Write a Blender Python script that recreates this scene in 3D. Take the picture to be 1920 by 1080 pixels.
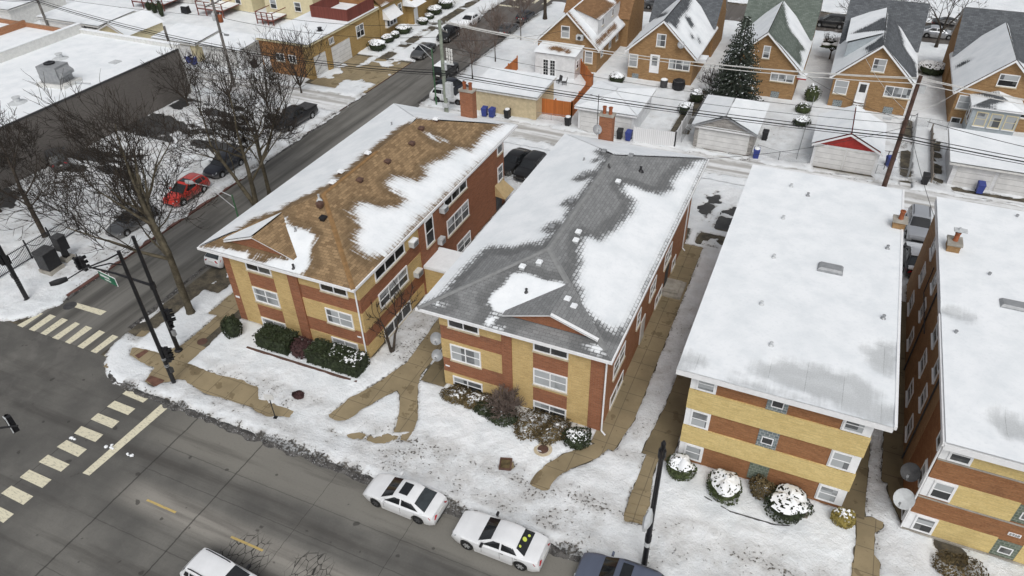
import bpy, bmesh, math, random
import numpy as np
from mathutils import Vector, Matrix
for _o in list(bpy.data.objects): bpy.data.objects.remove(_o)
SC = bpy.context.scene
COL = SC.collection
R_ = math.radians

# ------------------------------------------------------------------ camera
F_PX, CAM_H = 1364.0, 34.3
YAW, PITCH, ROLL = R_(-24.627), R_(37.492), R_(-1.39)
def _cam_axes():
    cy, sy, cp, sp = math.cos(YAW), math.sin(YAW), math.cos(PITCH), math.sin(PITCH)
    fwd = np.array([sy*cp, cy*cp, -sp]); right = np.array([cy, -sy, 0.0]); up = np.cross(right, fwd)
    cr, sr = math.cos(ROLL), math.sin(ROLL)
    return cr*right + sr*up, -sr*right + cr*up, fwd
AX, AY, AF = _cam_axes()
cam_d = bpy.data.cameras.new('camera'); cam = bpy.data.objects.new('camera', cam_d); COL.objects.link(cam)
cam_d.sensor_width = 36.0; cam_d.lens = F_PX/1920.0*36.0; cam_d.clip_end = 3000
cam.matrix_world = Matrix(((AX[0], AY[0], -AF[0], 0), (AX[1], AY[1], -AF[1], 0), (AX[2], AY[2], -AF[2], CAM_H), (0, 0, 0, 1)))
SC.camera = cam
# survey helpers: turn a point of the photograph (1920 px frame) into a point of the place
def ray(u, v): return AX*((u-960)/F_PX) - AY*((v-540)/F_PX) + AF
def at(u, v, z=0.1):
    d = ray(u, v); t = (z-CAM_H)/d[2]; return (t*d[0], t*d[1], z)
def aty(u, v, y):
    d = ray(u, v); t = y/d[1]; return (t*d[0], y, CAM_H+t*d[2])
def atplane(u, v, p0, n):
    d = ray(u, v); o = np.array([0, 0, CAM_H]); t = np.dot(np.array(p0)-o, n)/np.dot(d, n); return o+t*d
def G(ox, oy, s, pts, z=0.12): return [at(ox+u/s, oy+v/s, z)[:2] for u, v in pts]

# ------------------------------------------------------------------ light
W = bpy.data.worlds.new('World'); SC.world = W; W.use_nodes = True
wn = W.node_tree.nodes; wl = W.node_tree.links
bg = wn['Background']
sky = wn.new('ShaderNodeTexSky'); sky.sky_type = 'NISHITA'; sky.sun_disc = False
SUN_EL, SUN_AZ = R_(52), R_(152)
sky.sun_elevation = SUN_EL; sky.sun_rotation = SUN_AZ; sky.dust_density = 4.0; sky.air_density = 1.0
hs = wn.new('ShaderNodeHueSaturation'); hs.inputs['Saturation'].default_value = 0.22
wl.new(sky.outputs[0], hs.inputs['Color']); wl.new(hs.outputs[0], bg.inputs['Color'])
bg.inputs['Strength'].default_value = 0.15
sd_ = bpy.data.lights.new('sun', 'SUN'); sd_.energy = 1.0; sd_.angle = R_(28); sd_.color = (1.0, 0.97, 0.93)
sun = bpy.data.objects.new('sun', sd_); COL.objects.link(sun)
sun.rotation_euler = (R_(90)-SUN_EL, 0, math.pi-SUN_AZ)
SC.view_settings.view_transform = 'Standard'; SC.view_settings.look = 'None'
SC.view_settings.exposure = -0.12; SC.view_settings.gamma = 1.0
SC.render.film_transparent = False
SC.cycles.max_bounces = 5; SC.cycles.diffuse_bounces = 3; SC.cycles.glossy_bounces = 2

# ------------------------------------------------------------------ materials
def node(nt, typ, ins=None, **props):
    n = nt.nodes.new(typ)
    for k, v in props.items(): setattr(n, k, v)
    for k, v in (ins or {}).items():
        s = n.inputs[k]
        if isinstance(v, bpy.types.NodeSocket): nt.links.new(v, s)
        else: s.default_value = v
    return n
def c4(c): return (c[0], c[1], c[2], 1.0)
def new_mat(name):
    m = bpy.data.materials.new(name); m.use_nodes = True
    nt = m.node_tree; b = nt.nodes['Principled BSDF']; return m, nt, b
def noise(nt, vec, scale, detail=4, rough=0.6, dist=0.0):
    return node(nt, 'ShaderNodeTexNoise', {'Vector': vec, 'Scale': scale, 'Detail': detail, 'Roughness': rough, 'Distortion': dist}).outputs['Fac']
def ramp(nt, x, a, b, lo=0.0, hi=1.0):
    n = node(nt, 'ShaderNodeMapRange', {'Value': x, 'From Min': a, 'From Max': b, 'To Min': lo, 'To Max': hi}, interpolation_type='SMOOTHSTEP', clamp=True)
    return n.outputs['Result']
def mth(nt, op, a, b=None, c=None):
    n = node(nt, 'ShaderNodeMath', operation=op)
    for i, v in enumerate((a, b, c)):
        if v is None: continue
        if isinstance(v, bpy.types.NodeSocket): nt.links.new(v, n.inputs[i])
        else: n.inputs[i].default_value = v
    return n.outputs[0]
def mix(nt, f, a, b, mode='MIX'):
    n = node(nt, 'ShaderNodeMix', data_type='RGBA', blend_type=mode)
    for i, v in ((0, f), (6, a), (7, b)):
        if isinstance(v, bpy.types.NodeSocket): nt.links.new(v, n.inputs[i])
        else: n.inputs[i].default_value = v if i == 0 else c4(v)
    return n.outputs[2]
def bump(nt, h, strength, dist=0.02):
    return node(nt, 'ShaderNodeBump', {'Height': h, 'Strength': strength, 'Distance': dist}).outputs['Normal']
def pos(nt): return node(nt, 'ShaderNodeNewGeometry').outputs['Position']
def objco(nt): return node(nt, 'ShaderNodeTexCoord').outputs['Object']
def scaled(nt, v, s): return node(nt, 'ShaderNodeMapping', {'Vector': v, 'Scale': s}).outputs[0]
def attr(nt, name): return node(nt, 'ShaderNodeAttribute', attribute_name=name)
def link(nt, a, b): nt.links.new(a, b)

_PL = {}
def plain(name, col, rough=0.6, var=0.15, scale=3.0, metal=0.0, spec=0.4, bmp=0.0, coat=0.0):
    if name in _PL: return _PL[name]
    m, nt, b = new_mat(name); v = objco(nt)
    n = noise(nt, v, scale, 5, 0.65)
    f = ramp(nt, n, 0.3, 0.7)
    lo = tuple(max(0, x*(1-var)) for x in col); hi = tuple(min(1, x*(1+var)) for x in col)
    link(nt, mix(nt, f, lo, hi), b.inputs['Base Color'])
    b.inputs['Roughness'].default_value = rough; b.inputs['Metallic'].default_value = metal
    b.inputs['Specular IOR Level'].default_value = spec
    if coat: b.inputs['Coat Weight'].default_value = coat; b.inputs['Coat Roughness'].default_value = 0.06
    if bmp: link(nt, bump(nt, noise(nt, v, scale*6), bmp), b.inputs['Normal'])
    _PL[name] = m; return m

def wallco(nt):
    g = node(nt, 'ShaderNodeNewGeometry')
    p = node(nt, 'ShaderNodeSeparateXYZ', {0: g.outputs['Position']}); n = node(nt, 'ShaderNodeSeparateXYZ', {0: g.outputs['True Normal']})
    fx = mth(nt, 'GREATER_THAN', mth(nt, 'ABSOLUTE', n.outputs[0]), mth(nt, 'ABSOLUTE', n.outputs[1]))
    u = mth(nt, 'ADD', mth(nt, 'MULTIPLY', p.outputs[1], fx), mth(nt, 'MULTIPLY', p.outputs[0], mth(nt, 'SUBTRACT', 1.0, fx)))
    return node(nt, 'ShaderNodeCombineXYZ', {0: u, 1: p.outputs[2], 2: 0.0}).outputs[0], p
def brick(name, c1, c2, mortar, dirt=0.35, bw=0.30, rh=0.10, mort=0.010, stain=(0.05, 0.045, 0.04)):
    if name in _PL: return _PL[name]
    m, nt, b = new_mat(name); v, p = wallco(nt)
    t = node(nt, 'ShaderNodeTexBrick', {'Vector': v, 'Color1': c4(c1), 'Color2': c4(c2), 'Mortar': c4(mortar), 'Scale': 1.0, 'Mortar Size': mort, 'Mortar Smooth': 0.3, 'Bias': 0.0, 'Brick Width': bw, 'Row Height': rh}, offset=0.5)
    big = noise(nt, v, 0.7, 5, 0.65); streak = noise(nt, scaled(nt, v, (1.2, 14, 1)), 1.0, 4, 0.7)
    c = mix(nt, ramp(nt, streak, 0.35, 0.7, 0.0, 0.6), t.outputs['Color'], tuple(x*0.62 for x in c2))
    c = mix(nt, ramp(nt, big, 0.50, 0.78, 0.0, dirt), c, stain)
    fine = noise(nt, scaled(nt, v, (9, 22, 1)), 1.0, 2, 0.5)
    c = mix(nt, ramp(nt, fine, 0.35, 0.75, 0, 0.35), c, tuple(min(1, x*1.35) for x in c1))
    link(nt, c, b.inputs['Base Color']); b.inputs['Roughness'].default_value = 0.85; b.inputs['Specular IOR Level'].default_value = 0.2
    link(nt, bump(nt, t.outputs['Fac'], 0.35, 0.01), b.inputs['Normal'])
    _PL[name] = m; return m
def siding(name, col, pitch=0.16):
    if name in _PL: return _PL[name]
    m, nt, b = new_mat(name); v, p = wallco(nt)
    w = mth(nt, 'FRACT', mth(nt, 'DIVIDE', p.outputs[2], pitch))
    line = ramp(nt, w, 0.0, 0.14, 0.55, 1.0)
    n = ramp(nt, noise(nt, v, 1.3, 5), 0.3, 0.75, 0.82, 1.0)
    f = mth(nt, 'MULTIPLY', line, n)
    link(nt, mix(nt, f, (0, 0, 0), col), b.inputs['Base Color']); b.inputs['Roughness'].default_value = 0.6
    link(nt, bump(nt, w, 0.5, 0.02), b.inputs['Normal'])
    _PL[name] = m; return m
def planks(name, col, pitch=0.14, var=0.35):
    if name in _PL: return _PL[name]
    m, nt, b = new_mat(name); v, p = wallco(nt)
    s = node(nt, 'ShaderNodeSeparateXYZ', {0: v})
    q = mth(nt, 'DIVIDE', s.outputs[0], pitch)
    w = mth(nt, 'FRACT', q)
    gap = mth(nt, 'MULTIPLY', ramp(nt, w, 0.0, 0.1, 0.25, 1.0), ramp(nt, w, 0.9, 1.0, 1.0, 0.5))
    rnd = node(nt, 'ShaderNodeTexWhiteNoise', {'W': mth(nt, 'FLOOR', q)}, noise_dimensions='1D').outputs['Value']
    gr = noise(nt, scaled(nt, v, (6, 0.8, 1)), 1.5, 4)
    f = mth(nt, 'ADD', mth(nt, 'MULTIPLY', rnd, 0.5), mth(nt, 'MULTIPLY', gr, 0.5))
    c = mix(nt, f, tuple(x*(1-var) for x in col), tuple(min(1, x*(1+var)) for x in col))
    c = mix(nt, gap, tuple(x*0.2 for x in col), c)
    link(nt, c, b.inputs['Base Color']); b.inputs['Roughness'].default_value = 0.8
    _PL[name] = m; return m

SNOW_C = (0.80, 0.825, 0.845)
def snow_nodes(nt, vec):
    n1 = noise(nt, vec, 0.6, 5, 0.6); n2 = noise(nt, vec, 5.0, 3, 0.6)
    c = mix(nt, ramp(nt, n1, 0.35, 0.75), (0.81, 0.835, 0.855), (0.70, 0.735, 0.76))
    c = mix(nt, ramp(nt, noise(nt, vec, 0.17, 4, 0.6), 0.45, 0.7, 0, 0.5), c, (0.68, 0.72, 0.745))
    return mix(nt, ramp(nt, n2, 0.5, 0.8, 0, 0.4), c, (0.62, 0.66, 0.69)), n2
def roof_mat(name, ca, cb, tab=(0.30, 0.15), amp=0.55, streak=0.5, tabcut=0.3, wetk=0.5, soft=0.32):
    m, nt, b = new_mat(name)
    uv = node(nt, 'ShaderNodeUVMap', uv_map='UVMap').outputs[0]
    sd = attr(nt, 'snow').outputs['Fac']
    t = node(nt, 'ShaderNodeTexBrick', {'Vector': uv, 'Color1': c4(ca), 'Color2': c4(cb), 'Mortar': c4(tuple(x*0.32 for x in cb)), 'Scale': 1.0, 'Mortar Size': 0.012, 'Mortar Smooth': 0.6, 'Bias': 0.1, 'Brick Width': tab[0], 'Row Height': tab[1]}, offset=0.5)
    big = noise(nt, uv, 0.45, 5, 0.65)
    base = mix(nt, ramp(nt, big, 0.4, 0.75, 0, 0.4), t.outputs['Color'], tuple(x*0.75 for x in ca))
    gr = noise(nt, uv, 14.0, 2, 0.5)
    base = mix(nt, ramp(nt, gr, 0.3, 0.75, 0.0, 0.35), base, tuple(min(1, x*1.4) for x in ca))
    nA = mth(nt, 'SUBTRACT', noise(nt, uv, 1.1, 5, 0.6), 0.5)
    nS = mth(nt, 'SUBTRACT', noise(nt, scaled(nt, uv, (5.0, 0.45, 1)), 1.0, 5, 0.62), 0.5)
    w0 = mth(nt, 'ADD', sd, mth(nt, 'MULTIPLY', nA, 1.0))
    wet = mth(nt, 'MULTIPLY', ramp(nt, w0, -0.85, -0.45), wetk)
    base = mix(nt, wet, base, tuple(x*0.30 for x in ca))
    v = mth(nt, 'ADD', sd, mth(nt, 'MULTIPLY', nA, amp))
    v = mth(nt, 'ADD', v, mth(nt, 'MULTIPLY', nS, streak*2))
    thin = ramp(nt, sd, 0.0, 1.3, 1.0, 0.0)
    t2 = node(nt, 'ShaderNodeTexBrick', {'Vector': uv, 'Color1': (0, 0, 0, 1), 'Color2': (0.55, 0.55, 0.55, 1), 'Mortar': (1, 1, 1, 1), 'Scale': 1.0, 'Mortar Size': 0.045, 'Mortar Smooth': 0.8, 'Bias': 0.0, 'Brick Width': tab[0], 'Row Height': tab[1]}, offset=0.5)
    v = mth(nt, 'SUBTRACT', v, mth(nt, 'MULTIPLY', mth(nt, 'MULTIPLY', t2.outputs['Color'], thin), tabcut))
    k = ramp(nt, v, -0.20, soft-0.12)
    sc, n2 = snow_nodes(nt, uv)
    k2 = mth(nt, 'MULTIPLY', k, ramp(nt, v, 0.0, 0.9, 0.80, 1.0))
    link(nt, mix(nt, k2, base, sc), b.inputs['Base Color'])
    b.inputs['Roughness'].default_value = 0.85; b.inputs['Specular IOR Level'].default_value = 0.25
    h = mth(nt, 'ADD', mth(nt, 'MULTIPLY', k, 1.5), mth(nt, 'MULTIPLY', n2, 0.5))
    link(nt, bump(nt, h, 0.35, 0.04), b.inputs['Normal'])
    return m

def glass_mat(name, dark, light, blind=0.5):
    m, nt, b = new_mat(name); v, p = wallco(nt)
    s = node(nt, 'ShaderNodeSeparateXYZ', {0: v})
    cell = node(nt, 'ShaderNodeCombineXYZ', {0: mth(nt, 'FLOOR', mth(nt, 'DIVIDE', s.outputs[0], 0.9)), 1: mth(nt, 'FLOOR', mth(nt, 'DIVIDE', s.outputs[1], 1.25)), 2: 0.0}).outputs[0]
    rnd = node(nt, 'ShaderNodeTexWhiteNoise', {'Vector': cell}, noise_dimensions='2D').outputs['Value']
    n = noise(nt, v, 1.6, 3)
    f = ramp(nt, mth(nt, 'ADD', mth(nt, 'MULTIPLY', rnd, 0.7), mth(nt, 'MULTIPLY', n, 0.3)), 1.0-blind-0.1, 1.0-blind+0.15)
    sl = ramp(nt, mth(nt, 'FRACT', mth(nt, 'MULTIPLY', s.outputs[1], 12.0)), 0.0, 0.4, 0.8, 1.0)
    c = mix(nt, mth(nt, 'MULTIPLY', f, sl), dark, light)
    link(nt, c, b.inputs['Base Color']); b.inputs['Roughness'].default_value = 0.08; b.inputs['Specular IOR Level'].default_value = 0.6
    return m

M = {}
M['red_brick'] = brick('red_brick', (0.330, 0.138, 0.072), (0.240, 0.094, 0.049), (0.27, 0.18, 0.13), dirt=0.42)
M['yellow_brick'] = brick('yellow_brick', (0.60, 0.44, 0.205), (0.50, 0.35, 0.145), (0.46, 0.36, 0.21), dirt=0.38, stain=(0.2, 0.14, 0.06))
M['side_brick'] = brick('side_brick', (0.42, 0.200, 0.105), (0.31, 0.140, 0.072), (0.28, 0.20, 0.14), dirt=0.2)
M['brown_brick'] = brick('brown_brick', (0.340, 0.165, 0.076), (0.245, 0.110, 0.050), (0.22, 0.13, 0.08), dirt=0.25)
M['tan_brick'] = brick('tan_brick', (0.365, 0.225, 0.105), (0.255, 0.145, 0.065), (0.29, 0.22, 0.14), dirt=0.35, stain=(0.1, 0.06, 0.03))
M['panel_yellow'] = brick('panel_yellow', (0.66, 0.52, 0.24), (0.57, 0.435, 0.185), (0.54, 0.43, 0.21), dirt=0.2, stain=(0.3, 0.19, 0.06), bw=0.4, rh=0.2)
M['flank_brick'] = brick('flank_brick', (0.44, 0.280, 0.155), (0.33, 0.20, 0.105), (0.26, 0.19, 0.12), dirt=0.3)
M['grey_brick'] = brick('grey_brick', (0.165, 0.152, 0.140), (0.135, 0.124, 0.115), (0.15, 0.138, 0.127), dirt=0.25)
M['stone'] = brick('stone', (0.45, 0.43, 0.40), (0.20, 0.19, 0.18), (0.4, 0.4, 0.4), dirt=0.3, bw=0.5, rh=0.16)
M['white'] = plain('white_paint', (0.78, 0.79, 0.80), 0.5, 0.05)
M['offwhite'] = plain('offwhite_paint', (0.62, 0.62, 0.60), 0.6, 0.1)
M['cream'] = plain('cream_paint', (0.62, 0.55, 0.36), 0.6, 0.08)
M['beige'] = plain('beige_render', (0.55, 0.46, 0.30), 0.8, 0.12)
M['sill'] = plain('limestone_sill', (0.50, 0.43, 0.31), 0.8, 0.15)
M['concrete'] = plain('grey_concrete', (0.33, 0.31, 0.27), 0.85, 0.25, 1.2)
M['white_siding'] = siding('white_siding', (0.78, 0.79, 0.80))
M['grey_siding'] = siding('grey_siding', (0.42, 0.47, 0.50))
M['door_white'] = siding('door_white', (0.74, 0.74, 0.73), 0.53)
M['red_paint'] = plain('red_paint', (0.33, 0.03, 0.025), 0.6, 0.15)
M['orange_wood'] = planks('orange_wood', (0.46, 0.145, 0.035))
M['red_wood'] = planks('red_wood', (0.16, 0.04, 0.028))
M['grey_wood'] = planks('grey_wood', (0.22, 0.19, 0.16))
M['white_vinyl'] = planks('white_vinyl', (0.74, 0.75, 0.76), 0.2, 0.04)
M['black'] = plain('black_metal', (0.012, 0.012, 0.014), 0.45, 0.3)
M['dark'] = plain('dark_grey', (0.05, 0.05, 0.052), 0.6, 0.3)
M['grey_metal'] = plain('grey_metal', (0.30, 0.31, 0.32), 0.5, 0.12, metal=0.3)
M['light_metal'] = plain('light_metal', (0.50, 0.52, 0.53), 0.5, 0.12)
M['green_metal'] = plain('green_metal', (0.06, 0.14, 0.07), 0.6, 0.2)
M['pole_wood'] = plain('pole_wood', (0.085, 0.05, 0.038), 0.9, 0.35, 2.0)
M['pole_grey'] = plain('pole_grey', (0.16, 0.15, 0.14), 0.9, 0.3, 2.0)
M['pole_green'] = plain('pole_green', (0.24, 0.27, 0.22), 0.9, 0.25, 2.0)
M['bin_blue'] = plain('bin_blue', (0.035, 0.055, 0.24), 0.5, 0.12)
M['bin_black'] = plain('bin_black', (0.018, 0.018, 0.02), 0.5, 0.2)
M['terracotta'] = plain('terracotta', (0.27, 0.085, 0.035), 0.8, 0.25)
M['snow'] = plain('snow_cap', SNOW_C, 0.9, 0.05, 2.0, bmp=0.3)
M['vent_brown'] = plain('vent_brown', (0.10, 0.055, 0.04), 0.6, 0.2)
M['tan_metal'] = plain('tan_metal', (0.48, 0.36, 0.19), 0.5, 0.1)
M['glass'] = glass_mat('window_glass', (0.018, 0.019, 0.02), (0.20, 0.205, 0.20), 0.22)
M['blind'] = glass_mat('window_blind', (0.10, 0.105, 0.11), (0.38, 0.40, 0.41), 0.62)
M['glass_block'] = brick('glass_block', (0.20, 0.24, 0.25), (0.12, 0.15, 0.16), (0.42, 0.43, 0.42), dirt=0.2, bw=0.24, rh=0.2, mort=0.025)
M['glass_block_green'] = brick('glass_block_green', (0.17, 0.20, 0.16), (0.09, 0.12, 0.09), (0.26, 0.28, 0.24), dirt=0.2, bw=0.24, rh=0.2, mort=0.025)
M['bark'] = plain('bark', (0.050, 0.040, 0.031), 0.95, 0.45, 3.0, bmp=0.6)
M['bark_green'] = plain('bark_green', (0.078, 0.066, 0.044), 0.95, 0.45, 2.5, bmp=0.6)
M['twig'] = plain('twig', (0.030, 0.024, 0.019), 0.95, 0.3)
M['twig_grey'] = plain('twig_grey', (0.13, 0.10, 0.085), 0.95, 0.3)
M['leaf_dark'] = plain('leaf_dark', (0.022, 0.032, 0.012), 0.7, 0.5, 3.0)
M['leaf_mid'] = plain('leaf_mid', (0.045, 0.06, 0.02), 0.7, 0.5, 3.0)
M['leaf_red'] = plain('leaf_red', (0.055, 0.026, 0.026), 0.8, 0.4, 3.0)
M['leaf_yellow'] = plain('leaf_yellow', (0.25, 0.20, 0.055), 0.8, 0.4, 3.0)
M['leaf_brown'] = plain('leaf_brown', (0.10, 0.075, 0.035), 0.9, 0.5, 3.0)
M['spruce'] = plain('spruce_needles', (0.048, 0.060, 0.046), 0.8, 0.5, 2.0)
M['wire'] = plain('wire_black', (0.012, 0.012, 0.013), 0.6, 0.1)
M['wire_white'] = plain('wire_white', (0.55, 0.55, 0.53), 0.6, 0.1)

# ------------------------------------------------------------------ objects
INV = {}
def tag(o, label=None, cat=None, group=None, kind=None):
    if label: o['label'] = label
    if cat: o['category'] = cat
    if group: o['group'] = group
    if kind: o['kind'] = kind
    return o
def thing(name, label, cat, loc=(0, 0, 0), rz=0.0, group=None, world=False):
    o = bpy.data.objects.new(name, None); COL.objects.link(o); o.empty_display_size = 0.3
    o.location = loc; o.rotation_euler = (0, 0, rz)
    if world: INV[o.name] = (Matrix.Translation(Vector(loc)) @ Matrix.Rotation(rz, 4, 'Z')).inverted()
    return tag(o, label, cat, group)
def dup(root, loc=None, rz=None, label=None, group=None):
    def cp(o, par):
        c = o.copy(); COL.objects.link(c)
        if par is not None: c.parent = par
        for ch in CHILD.get(o.name, []): cp(ch, c)
        return c
    r = cp(root, None)
    if loc is not None: r.location = loc
    if rz is not None: r.rotation_euler = (0, 0, rz)
    if label: r['label'] = label
    if group: r['group'] = group
    return r
CHILD = {}
class MB:
    def __init__(s): s.v = []; s.f = []; s.m = []
    def add(s, vs, fs, m=0):
        n = len(s.v); s.v += [tuple(map(float, p)) for p in vs]
        for f in fs: s.f.append(tuple(n+i for i in f)); s.m.append(m)
    def poly(s, pts, m=0): s.add(pts, [tuple(range(len(pts)))], m)
    def box(s, x0, x1, y0, y1, z0, z1, m=0):
        s.add([(x0, y0, z0), (x1, y0, z0), (x1, y1, z0), (x0, y1, z0), (x0, y0, z1), (x1, y0, z1), (x1, y1, z1), (x0, y1, z1)],
              [(0, 3, 2, 1), (4, 5, 6, 7), (0, 1, 5, 4), (1, 2, 6, 5), (2, 3, 7, 6), (3, 0, 4, 7)], m)
    def hexa(s, p, m=0):
        s.add(p, [(0, 3, 2, 1), (4, 5, 6, 7), (0, 1, 5, 4), (1, 2, 6, 5), (2, 3, 7, 6), (3, 0, 4, 7)], m)
    def obox(s, c, ax, ay, az, m=0):
        c, ax, ay, az = map(np.array, (c, ax, ay, az))
        s.hexa([c-ax-ay-az, c+ax-ay-az, c+ax+ay-az, c-ax+ay-az, c-ax-ay+az, c+ax-ay+az, c+ax+ay+az, c-ax+ay+az], m)
    def prism(s, pts, z0, z1, m=0, mtop=None):
        n = len(pts); a = sum(pts[i][0]*pts[(i+1) % n][1]-pts[(i+1) % n][0]*pts[i][1] for i in range(n))
        if a < 0: pts = pts[::-1]
        s.add([(x, y, z0) for x, y in pts]+[(x, y, z1) for x, y in pts], [tuple(range(n))[::-1]]+[(i, (i+1) % n, (i+1) % n+n, i+n) for i in range(n)], m)
        s.add([(x, y, z1) for x, y in pts], [tuple(range(n))], m if mtop is None else mtop)
    def tube(s, pts, rs, n=6, m=0, cap=True):
        pts = [np.array(p, float) for p in pts]
        if not hasattr(rs, '__len__'): rs = [rs]*len(pts)
        base = len(s.v); ref = None
        for i, p in enumerate(pts):
            d = pts[min(i+1, len(pts)-1)]-pts[max(i-1, 0)]; d = d/(np.linalg.norm(d)+1e-9)
            if ref is None: ref = np.array([1.0, 0, 0]) if abs(d[0]) < 0.8 else np.array([0, 1.0, 0])
            a = ref-d*np.dot(ref, d); a /= (np.linalg.norm(a)+1e-9); b = np.cross(d, a); ref = a
            for k in range(n):
                t = 2*math.pi*k/n; q = p+rs[i]*(math.cos(t)*a+math.sin(t)*b); s.v.append(tuple(q))
        for i in range(len(pts)-1):
            for k in range(n):
                s.f.append((base+i*n+k, base+i*n+(k+1) % n, base+(i+1)*n+(k+1) % n, base+(i+1)*n+k)); s.m.append(m)
        if cap:
            s.f.append(tuple(base+k for k in range(n))[::-1]); s.m.append(m)
            e = base+(len(pts)-1)*n; s.f.append(tuple(e+k for k in range(n))); s.m.append(m)
    def lathe(s, c, prof, n=12, m=0, axis='z'):
        base = len(s.v)
        for r, h in prof:
            for k in range(n):
                t = 2*math.pi*k/n; x, y = r*math.cos(t), r*math.sin(t)
                if axis == 'z': s.v.append((c[0]+x, c[1]+y, c[2]+h))
                elif axis == 'y': s.v.append((c[0]+x, c[1]+h, c[2]-y))
                else: s.v.append((c[0]+h, c[1]+x, c[2]+y))
        for i in range(len(prof)-1):
            for k in range(n):
                s.f.append((base+i*n+k, base+i*n+(k+1) % n, base+(i+1)*n+(k+1) % n, base+(i+1)*n+k)); s.m.append(m)
        s.f.append(tuple(base+k for k in range(n))[::-1]); s.m.append(m)
        e = base+(len(prof)-1)*n; s.f.append(tuple(e+k for k in range(n))); s.m.append(m)
    def blob(s, c, r, seg=14, rings=8, m=0, jit=0.0, rnd=None, z0=-1.0):
        prof = []
        base = len(s.v)
        for i in range(rings+1):
            ph = -math.pi/2+math.pi*i/rings
            for k in range(seg):
                t = 2*math.pi*k/seg; j = 1+(rnd.uniform(-jit, jit) if rnd else 0)
                zz = max(z0, math.sin(ph))
                s.v.append((c[0]+r[0]*math.cos(ph)*math.cos(t)*j, c[1]+r[1]*math.cos(ph)*math.sin(t)*j, c[2]+r[2]*zz*j))
        for i in range(rings):
            for k in range(seg):
                s.f.append((base+i*seg+k, base+i*seg+(k+1) % seg, base+(i+1)*seg+(k+1) % seg, base+(i+1)*seg+k)); s.m.append(m)
    def build(s, name, mats, parent=None, smooth=False, label=None, sharp=None):
        me = bpy.data.meshes.new(name); me.from_pydata(s.v, [], s.f)
        if not isinstance(mats, (list, tuple)): mats = [mats]
        for x in mats: me.materials.append(M[x] if isinstance(x, str) else x)
        if len(mats) > 1: me.polygons.foreach_set('material_index', s.m)
        if smooth: me.polygons.foreach_set('use_smooth', [True]*len(s.f))
        if sharp and smooth: me.set_sharp_from_angle(angle=R_(sharp))
        me.update()
        return link_obj(name, me, parent, label)
def link_obj(name, me, parent=None, label=None):
    o = bpy.data.objects.new(name, me); COL.objects.link(o)
    if parent is not None:
        o.parent = parent; CHILD.setdefault(parent.name, []).append(o)
        if parent.name in INV: o.matrix_parent_inverse = INV[parent.name]
    if label: o['label'] = label
    return o

# wall planes: a = along the wall, z = up, d = outwards
class Plane:
    def __init__(s, side, c): s.s = side; s.c = c
    def p(s, a, z, d=0.0):
        return {'S': (a, s.c-d, z), 'N': (a, s.c+d, z), 'E': (s.c+d, a, z), 'W': (s.c-d, a, z)}[s.s]
    def box(s, mb, a0, a1, z0, z1, d0, d1, m=0):
        p, q = s.p(a0, z0, d0), s.p(a1, z1, d1)
        mb.box(min(p[0], q[0]), max(p[0], q[0]), min(p[1], q[1]), max(p[1], q[1]), z0, z1, m)
    def px(s, u, v):
        n = np.array((0, 1, 0) if s.s in 'SN' else (1, 0, 0)); q = atplane(u, v, (s.c, s.c, 0), n)
        return (q[0] if s.s in 'SN' else q[1]), q[2]
def window(parent, pl, a0, a1, z0, z1, cols=2, sash=True, glass='glass', frame='white', fw=0.09, sill='sill', out=0.06, name='window', upper='blind'):
    mb = MB()
    pl.box(mb, a0, a1, z0, z0+fw, 0, out); pl.box(mb, a0, a1, z1-fw, z1, 0, out)
    n = cols; w = (a1-a0)/n
    for i in range(n+1):
        x = a0+w*i; h = fw if i in (0, n) else fw*0.75
        l = x if i == 0 else (x-fw if i == n else x-h*0.5)
        pl.box(mb, l, l+(fw if i in (0, n) else h), z0+fw, z1-fw, 0, out-0.003)
    zm = (z0+z1)/2+0.02
    if sash: pl.box(mb, a0+fw, a1-fw, zm-0.025, zm+0.025, 0, out-0.012)
    if sill: pl.box(mb, a0-0.05, a1+0.05, z0-0.10, z0-0.002, 0, out+0.05, 1)
    o = mb.build(name, [frame, sill or frame], parent)
    PD = max(0.014, out*0.48)
    g = MB(); g.poly([pl.p(a0+fw*.5, z0+fw*.5, PD), pl.p(a1-fw*.5, z0+fw*.5, PD), pl.p(a1-fw*.5, zm, PD), pl.p(a0+fw*.5, zm, PD)], 0)
    g.poly([pl.p(a0+fw*.5, zm, PD), pl.p(a1-fw*.5, zm, PD), pl.p(a1-fw*.5, z1-fw*.5, PD), pl.p(a0+fw*.5, z1-fw*.5, PD)], 1 if sash else 0)
    g.build('pane', [glass, upper], o)
    return o

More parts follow.
